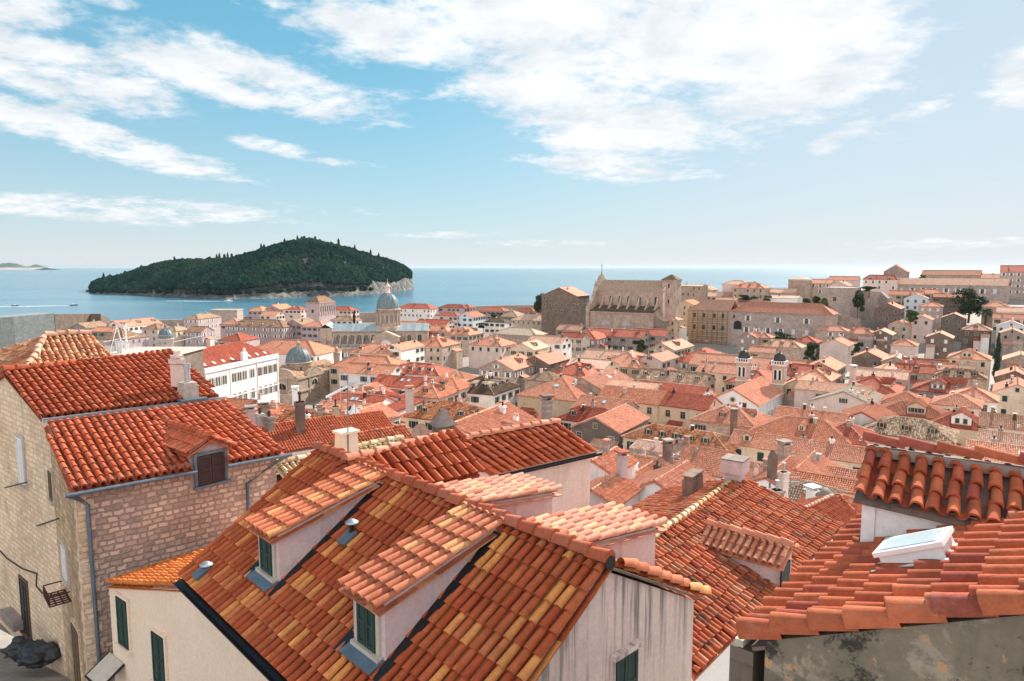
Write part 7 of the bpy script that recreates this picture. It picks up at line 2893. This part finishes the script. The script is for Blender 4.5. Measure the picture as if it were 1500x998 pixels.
def own_chimney(px, py, Y, mesh, lab, rot=.4):
    P_ = at(px, py, Y)
    hs = nearest_house(P_)
    th_ = hs.rotation_euler[2]
    d_ = Vector((P_[0] - hs.location.x, P_[1] - hs.location.y, P_[2] - hs.location.z))
    d_ = Matrix.Rotation(-th_, 3, 'Z') @ d_
    o_ = link('chimney', mesh, hs, d_, rot - th_)
    o_['label'] = lab
    return o_


def chimm(w, h, mats, cap='pyr', band=True, d=None, below=2.5):
    d = d or w
    mb_ = MB()
    mb_.box(-w / 2, w / 2, -d / 2, d / 2, -below, h * .72, 0)
    if cap == 'pyr':
        if band:
            mb_.box(-w / 2 - .02, w / 2 + .02, -d / 2 - .02, d / 2 + .02, h * .40, h * .54, 1)
        b_ = [np.array((sx * (w / 2 + .06), sy * (d / 2 + .06), h * .66)) for sx, sy in ((-1, -1), (1, -1), (1, 1), (-1, 1))]
        mb_.prism(b_, [np.array((p[0] * .05, p[1] * .05, h)) for p in b_], 0)
    elif cap == 'pipe':
        mb_.box(-w / 2 - .08, w / 2 + .08, -d / 2 - .08, d / 2 + .08, h * .60, h * .72, 0)
        mb_.tube([(0, 0, h * .7), (0, 0, h)], .10, 8, 1)
        mb_.tube([(0, 0, h), (0, 0, h + .22)], .15, 8, 1)
    elif cap == 'wedge':
        a_ = [np.array(q, float) for q in ((-w / 2, -d / 2, h * .72), (w / 2, -d / 2, h * .72), (0, -d / 2, h))]
        mb_.prism(a_, [p + np.array((0, d, 0)) for p in a_], 0)
    elif cap == 'slab':
        mb_.box(-w / 2 - .12, w / 2 + .12, -d / 2 - .12, d / 2 + .12, h * .72, h * .80, 0)
        for sx in (-1, 1):
            mb_.box(sx * w * .38 - .07, sx * w * .38 + .07, -d * .45, d * .45, h * .80, h * .92, 0)
        mb_.box(-w / 2 - .16, w / 2 + .16, -d / 2 - .16, d / 2 + .16, h * .92, h, 1)
    elif cap == 'cone':
        mb_.lathe([(w * .62, h * .60), (w * .62, h * .70), (w * .35, h * .92), (.05, h)], 6, 1)
    return mb_.mesh('chimney', M(*mats))


own_chimney(520, 638, 70, chimm(1.15, 3.3, ('whitewash', 'shutbrown'), 'pyr'), 'white pointed chimney tower with a brown band')
own_chimney(440, 617, 57, chimm(.75, 2.3, ('soot', 'shutbrown'), 'pipe'), 'sooty brick chimney with a tall pipe')
own_chimney(492, 616, 85, chimm(.85, 2.5, ('ochrewall', 'shutbrown'), 'pipe'), 'ochre chimney with a thin rusty stove pipe')
own_chimney(469, 612, 84, chimm(.6, 1.7, ('stone', 'greystone'), 'slab'), 'slim stone chimney with a slab cap')
own_chimney(388, 612, 62, chimm(.8, 1.6, ('greystone', 'white'), 'slab'), 'grey chimney with a broad pale cap')
own_chimney(368, 616, 58, chimm(.7, 1.3, ('mauve', 'greystone'), 'slab'), 'short mauve chimney')
own_chimney(433, 588, 150, chimm(1.3, 3.4, ('whitewash', 'whitewash'), 'slab'), 'tall white chimney before the domed church')
own_chimney(801, 612, 70, chimm(.85, 2.4, ('greystone', 'soot'), 'slab'), 'ornate dark stone chimney on a stepped base')
own_chimney(1131, 694, 72, chimm(.95, 2.6, ('soot', 'soot'), 'wedge', d=.5), 'pointed brown brick chimney')
own_chimney(1148, 672, 82, chimm(1.2, 2.3, ('stone', 'greystone'), 'slab'), 'stone chimney with battered cap')
own_chimney(1147, 716, 60, chimm(.65, 2.2, ('pink', 'zinc'), 'pipe'), 'slender pink chimney with a small pipe')
own_chimney(1137, 742, 52, chimm(.75, 1.9, ('stone', 'zinc'), 'pipe'), 'grey chimney with metal cowl')
own_chimney(1189, 738, 50, chimm(.62, 1.4, ('whitewash', 'zinc'), 'slab'), 'white chimney with a dark cowl')
own_chimney(1205, 742, 50, chimm(1.25, 1.5, ('soot', 'greystone'), 'cone'), 'dark chimney with a conical stone cap')
own_chimney(1224, 672, 98, chimm(.9, 1.6, ('greystone', 'greystone'), 'slab'), 'small grey chimney')
own_chimney(1249, 556, 165, chimm(1.1, 3.6, ('pink', 'white'), 'slab'), 'tall white chimney')
own_chimney(911, 690, 64, chimm(.8, 2.0, ('mauve', 'red'), 'slab'), 'pinkish chimney with clay slab')
own_chimney(978, 672, 80, chimm(.9, 2.4, ('soot', 'greystone'), 'slab'), 'sooty round-capped chimney')
own_chimney(600, 585, 128, chimm(1.3, 2.6, ('pink', 'salmon'), 'slab'), 'pink chimney with clay cap')
own_chimney(1075, 616, 108, chimm(.8, 2.0, ('soot', 'greystone'), 'slab'), 'dark chimney')
# fan units on a wall bracket
for k, (px, py) in enumerate(((1203, 744), (1201, 757))):
    P = at(px, py, 47)
    T = thing('fan_unit', ('upper' if k == 0 else 'lower') + ' white fan unit below the dark conical chimney', 'air conditioner', P, R(-35), 'fan units under the conical chimney')
    mb = MB()
    mb.box(-.45, .45, -.17, .17, -.32, .32, 0)
    mb.build('casing', M('framewhite'), T)
    mb = MB()
    mb.lathe([(.26, 0), (.26, .03), (.2, .03), (.05, .04), (0, .04)], 20)
    o = mb.build('fan_grille', M('black'), T)
    o.rotation_euler = (math.pi / 2, 0, 0)
    o.location = (-.12, -.18, 0)
    mb = MB()
    mb.box(-.4, .4, .17, 1.2, -.36, -.32, 0)
    mb.build('bracket', M('metal'), T)

# ------------------------------------------------------------------ café street: parasols and awnings
k = 0
PARM = None
PLAB = ['white parasol farthest up the café street', 'white parasol on the right side of the café street, second from the top',
        'white parasol at the bend of the café street', 'cream parasol in the middle of the café street', 'white parasol just above the two tan awnings']
for px, py, r_ in ((1461, 602, 1.5), (1467, 610, 1.2), (1461, 620, 1.6), (1463, 629, 1.7), (1459, 640, 1.5)):
    P = onz(px, py, 12.0)
    T = thing('parasol', PLAB[k], 'parasol', (P[0], P[1], 9.2), 0, 'parasols along the café street')
    if PARM is None:
        mb = MB()
        b = [np.array((sx * 1.5, sy * 1.5, 2.35)) for sx, sy in ((-1, -1), (1, -1), (1, 1), (-1, 1))]
        mb.prism(b, [p + np.array((0, 0, .18)) for p in b], 0, cap=False)
        t_ = [np.array((p[0] * .04, p[1] * .04, 3.0)) for p in b]
        mb.prism([p + np.array((0, 0, .18)) for p in b], t_, 0)
        m2 = MB()
        m2.tube([(0, 0, 0), (0, 0, 2.9)], .04, 6)
        m2.box(-.35, .35, -.35, .35, 0, .08)
        PARM = (mb.mesh('canopy', M('cloth')), m2.mesh('pole', M('metal')))
    put('canopy', PARM[0], T, (0, 0, 0), .3 + k)
    put('pole', PARM[1], T, (0, 0, 0))
    k += 1
for (px, py, nm) in ((1447, 656, 'grey-white awning sheet over the lower café street'), (1445, 668, 'tan awning sheet nearest the mosaic brown roof in the café street')):
    P = onz(px, py, 13.0)
    o = thing('awning', nm, 'awning', P, R(90 - 36 + 10))
    mb = MB()
    b = [np.array(q, float) for q in ((-1.6, -1.5, -.3), (1.6, -1.5, -.3), (1.6, 1.5, .3), (-1.6, 1.5, .3))]
    mb.prism(b, [p + np.array((0, 0, .08)) for p in b], 0)
    mb.build('sheet', M('frame' if 'grey' in nm else 'creamwall'), o)
    mb = MB()
    for sx in (-1.5, 1.5):
        for sy in (-1.4, 1.4):
            mb.tube([(sx, sy, -4.5), (sx, sy, sy * .2)], .05, 5)
    mb.build('posts', M('metal'), o)['kind'] = 'stuff'

# ------------------------------------------------------------------ trees
def leafmat(name, a, b_):
    m_, t_ = newmat(name)
    uv_n = t_.n('ShaderNodeUVMap').outputs[0]
    wn_ = t_.n('ShaderNodeTexWhiteNoise', noise_dimensions='2D', i={'Vector': uv_n})
    col_ = t_.ramp(wn_.outputs[0], [(0, a), (1, b_)])
    finish(t_, col_, .75, spec=.2)
    MATS[name] = m_


leafmat('leafdark', (.020, .036, .017), (.045, .066, .026))
leafmat('leafgreen', (.045, .075, .022), (.095, .130, .040))
leafmat('leafpalm', (.060, .075, .030), (.14, .14, .07))
plain('bark', (.13, .095, .07), .95, .3, 6)


def tree(name, label, px, ytop, ybot, wpx, Y, mat='leafdark', lumps=14, leaf=.55, seed=1, cone=False, cat='tree', group=None):
    rn_ = random.Random(seed)
    Pt, Pb = at(px, ytop, Y), at(px, ybot, Y)
    H_ = Pt[2] - Pb[2]
    W_ = wpx * Y / 1000.0
    T_ = thing(name, label, cat, (Pb[0], Pb[1], Pb[2] - 2.0), 0, group)
    mb_ = MB()
    tr = max(.12, W_ * .035)
    top_ = np.array((0, 0, 2 + H_ * .7))
    mb_.tube([(0, 0, -1), (.1 * W_ * .2, 0, 2 + H_ * .2), tuple(top_)], [tr, tr * .8, tr * .3], 7)
    lum = []
    if cone:
        for k_ in range(lumps):
            f_ = (k_ + .5) / lumps
            r_ = W_ / 2 * math.sin(math.pi * min(1, .18 + f_ * .8)) ** .8
            lum.append((np.array((rn_.uniform(-.1, .1) * W_, rn_.uniform(-.1, .1) * W_, 2 + H_ * f_)), r_ * .8, H_ / lumps * 1.1))
    else:
        for k_ in range(lumps):
            a_ = rn_.uniform(0, 2 * math.pi)
            rr_ = math.sqrt(rn_.random()) * W_ * .36
            f_ = rn_.uniform(.12, .86)
            sh_ = math.sin(math.pi * (.18 + .72 * f_)) ** .7
            lum.append((np.array((rr_ * math.cos(a_) * sh_, rr_ * math.sin(a_) * sh_, 2 + H_ * f_)), W_ * rn_.uniform(.13, .22), H_ * rn_.uniform(.10, .17)))
            mb_.tube([(0, 0, 2 + H_ * f_ * .45), tuple(lum[-1][0])], [tr * .4, tr * .12], 5)
    mb_.build('trunk', M('bark'), T_)
    V_, F_, U_ = [], [], []
    c_ = 0
    n_per = int(min(260, max(70, 3400 / len(lum))))
    for P_, rx, rz in lum:
        tone = rn_.random() * 50
        for q in range(n_per):
            d_ = np.array((rn_.gauss(0, 1), rn_.gauss(0, 1), rn_.gauss(0, 1)))
            d_ /= np.linalg.norm(d_) + 1e-6
            p_ = P_ + d_ * np.array((rx, rx, rz)) * rn_.uniform(.55, 1.12)
            u_ = np.array((rn_.gauss(0, 1), rn_.gauss(0, 1), rn_.gauss(0, .6)))
            u_ /= np.linalg.norm(u_) + 1e-6
            v_ = np.cross(u_, d_)
            v_ /= np.linalg.norm(v_) + 1e-6
            l_ = leaf * rn_.uniform(.6, 1.3)
            V_ += [p_ - u_ * l_ * .5, p_ + v_ * l_ * .35, p_ + u_ * l_ * .5, p_ - v_ * l_ * .35]
            F_.append((c_, c_ + 1, c_ + 2, c_ + 3))
            U_ += [(tone + rn_.randrange(3) + .5, .5)] * 4
            c_ += 4
    mb_ = MB()
    mb_.add(V_, F_, U_)
    mb_.build('crown', M(mat), T_)
    return T_


tree('pine_tree', 'big dark pine crown under the hilltop range, left of the palm', 1419, 416, 464, 46, 312, 'leafdark', 26, .9, 2)
tree('pine_tree', 'tall dark tree against the square bastion', 1256, 424, 460, 20, 318, 'leafdark', 12, .7, 3)
tree('shrub', 'green bush on top of the terrace wall right of the bastion', 1273, 419, 428, 22, 330, 'leafdark', 7, .6, 4, cat='bush')
tree('broadleaf_tree', 'bright green tree at the right end of the long college', 1207, 436, 460, 18, 306, 'leafgreen', 10, .7, 5)
tree('pine_tree', 'dark tree just left of the bright green tree by the college', 1195, 432, 456, 16, 312, 'leafdark', 9, .7, 6)
tree('shrub', 'dark bushes above the right end of the college roof', 1181, 437, 447, 20, 340, 'leafdark', 6, .7, 7, cat='bush')
tree('shrub', 'row of dark shrubs before the three-dormer ridge house', 1096, 431, 441, 34, 352, 'leafdark', 9, .7, 8, cat='bush')
tree('shrub', 'small green bush right of the three-dormer ridge house', 1125, 431, 442, 15, 352, 'leafgreen', 6, .6, 9, cat='bush')
tree('broadleaf_tree', 'wide dark clump of trees at the foot of the long college', 1145, 487, 503, 46, 282, 'leafdark', 16, .7, 10)
tree('broadleaf_tree', 'dark leafy tree between pale hatched roof and tall white-pink gable', 1189, 502, 529, 20, 228, 'leafdark', 12, .6, 11)
tree('shrub', 'light green bush at the foot of the dark leafy tree by the white-pink gable', 1181, 521, 533, 11, 215, 'leafgreen', 5, .5, 12, cat='bush')
tree('broadleaf_tree', 'dark tree between two stone houses, lower right hill', 1257, 500, 517, 16, 245, 'leafdark', 9, .6, 13)
tree('shrub', 'light green bush below the dark tree between the two stone houses', 1250, 513, 521, 8, 240, 'leafgreen', 5, .5, 14, cat='bush')
tree('broadleaf_tree', 'round green tree below the white balcony house', 1334, 452, 472, 22, 290, 'leafgreen', 11, .6, 15)
tree('broadleaf_tree', 'leafy tree standing by the sea at the left of the stained college', 791, 427, 460, 27, 372, 'leafdark', 14, .9, 16)
tree('broadleaf_tree', 'leafy courtyard tree below the red corrugated roof of the hill church row', 936, 498, 517, 26, 232, 'leafdark', 10, .6, 17)
tree('cypress_tree', 'slim dark cypress left of the cathedral dome', 519, 456, 475, 4.5, 330, 'leafdark', 8, .5, 18, cone=True)
tree('shrub', 'dark bushes below the red hipped roof by the sea wall', 726, 457, 466, 22, 400, 'leafdark', 7, .7, 19, cat='bush')
tree('shrub', 'dark garden bushes right of the pale blue gable house', 708, 472, 481, 18, 345, 'leafdark', 6, .6, 20, cat='bush')
tree('umbrella_pine', 'tiny pale pine on the skyline above the hilltop range', 1350, 401, 408, 13, 400, 'leafgreen', 5, .7, 21)
tree('climbing_plant', 'tall dark leafy growth filling the steep street at the right', 1458, 490, 556, 10, 222, 'leafdark', 12, .5, 22, cone=True, cat='plant')
# palm
Pb = at(1443, 474, 300)
T = thing('palm_tree', 'single palm tree among the houses of the right hill', 'palm', (Pb[0], Pb[1], Pb[2] - 3))
mb = MB()
hh = 3 + 5.4
mb.tube([(0, 0, 0), (.1, 0, hh * .5), (0, 0, hh)], [.45, .36, .4], 8)
mb.build('trunk', M('bark'), T)
rn = random.Random(5)
V, F, U = [], [], []
c = 0
for k in range(46):
    a_ = rn.uniform(0, 2 * math.pi)
    el_ = rn.uniform(-.5, 1.3)
    L_ = rn.uniform(2.3, 3.2)
    prev = None
    for j in range(7):
        f_ = j / 6
        r_ = L_ * f_ * math.cos(el_ * (1 - .3 * f_))
        z_ = hh + L_ * f_ * math.sin(el_) - 1.5 * f_ * f_
        p_ = np.array((r_ * math.cos(a_), r_ * math.sin(a_), z_))
        sd_ = np.array((-math.sin(a_), math.cos(a_), 0))
        w_ = .55 * math.sin(math.pi * (.12 + .85 * f_))
        V += [p_ + sd_ * w_ - (0, 0, w_ * .5), p_ + (0, 0, .05), p_ - sd_ * w_ - (0, 0, w_ * .5)]
        U += [(k + .5, .5)] * 3
        if j:
            F += [(c - 3, c - 2, c + 1, c), (c - 2, c - 1, c + 2, c + 1)]
        c += 3
mb = MB()
mb.add(V, F, U)
mb.build('crown', M('leafpalm'), T)

# ------------------------------------------------------------------ boats
m, t = newmat('foam')
geo = t.n('ShaderNodeNewGeometry').outputs['Position']
uvn = t.n('ShaderNodeUVMap').outputs[0]
fx = t.n('ShaderNodeSeparateXYZ', i={0: uvn})
pat = t.noise(geo, .25, 6, .7, .5)
al = t.m('MULTIPLY', t.step(t.m('ADD', pat, t.m('MULTIPLY', fx.outputs[0], .4)), .45, .75), .9)
tr = t.n('ShaderNodeBsdfTransparent')
df = t.n('ShaderNodeBsdfDiffuse', i={'Color': (.75, .80, .80, 1)})
ms = t.n('ShaderNodeMixShader', i={0: al, 1: tr.outputs[0], 2: df.outputs[0]})
t.n('ShaderNodeOutputMaterial', i={'Surface': ms.outputs[0]})
MATS['foam'] = m
for k, (px, py, ang_, L_, wk, lab) in enumerate(((22, 448.6, 60, 7, 60, 'tiny dark motorboat at far left trailing a faint wake'), (108, 447.6, 62, 8, 75, 'motorboat trailing a bright wake in front of the island tip'),
                                             (335, 441.5, 95, 11, 90, 'white motorboat just off the rocky island shore'), (650, 414.5, 100, 9, 0, 'tiny boat alone on the open sea right of the island'))):
    P = onz(px, py, 0.0)
    T = thing('motorboat', lab, 'boat', P, frame_at(P, ang_))
    mb = MB()
    secs = []
    for f_ in np.linspace(0, 1, 7):
        w_ = L_ * .17 * (1 - f_ ** 3) * (.85 + .3 * f_)
        sh_ = .9 + .5 * f_
        secs.append([np.array((f_ * L_ - L_ / 2, s_ * w_, z_)) for s_, z_ in ((0, -.4), (1, .1), (1.1, sh_), (-1.1, sh_), (-1, .1))])
    for a_, b_ in zip(secs[:-1], secs[1:]):
        for q in range(5):
            mb.poly([a_[q], a_[(q + 1) % 5], b_[(q + 1) % 5], b_[q]], 0)
    mb.poly(secs[0], 0)
    mb.build('hull', M('framewhite' if k > 1 else 'gutterblue'), T)
    mb = MB()
    mb.box(-L_ * .22, L_ * .12, -L_ * .10, L_ * .10, 1.0, 2.1)
    mb.build('cabin', M('framewhite'), T)
    if wk:
        d_ = np.array((math.sin(R(ang_)), math.cos(R(ang_)), 0))
        n_ = np.array((d_[1], -d_[0], 0))
        mb = MB()
        for q in range(8):
            f0_, f1_ = q / 8, (q + 1) / 8
            w0_, w1_ = 1.2 + 6 * f0_, 1.2 + 6 * f1_
            a_ = P - d_ * (L_ * .4 + wk * f0_)
            b_ = P - d_ * (L_ * .4 + wk * f1_)
            mb.poly([a_ - n_ * w0_ + (0, 0, .05), a_ + n_ * w0_ + (0, 0, .05), b_ + n_ * w1_ + (0, 0, .05), b_ - n_ * w1_ + (0, 0, .05)], 0,
                    np.array([(1 - f0_, 0), (1 - f0_, 1), (1 - f1_, 1), (1 - f1_, 0)]))
        tag(mb.build('wake_foam', M('foam')), kind='stuff')


# ------------------------------------------------------------------ sea haze: one closed body of pale air
m = bpy.data.materials.new('haze')
m.use_nodes = True
t = NT(m.node_tree)
vo = t.n('ShaderNodeVolumePrincipled', i={'Color': (.55, .68, .76, 1), 'Density': 2.2e-5, 'Anisotropy': .25})
t.n('ShaderNodeOutputMaterial', i={'Volume': vo.outputs[0]})
MATS['haze'] = m
mb = MB()
mb.box(-61000, 61000, -3100, 61000, -3.0, 130.0)
tag(mb.build('haze', M('haze')), kind='stuff')
SC.cycles.volume_bounces = 0
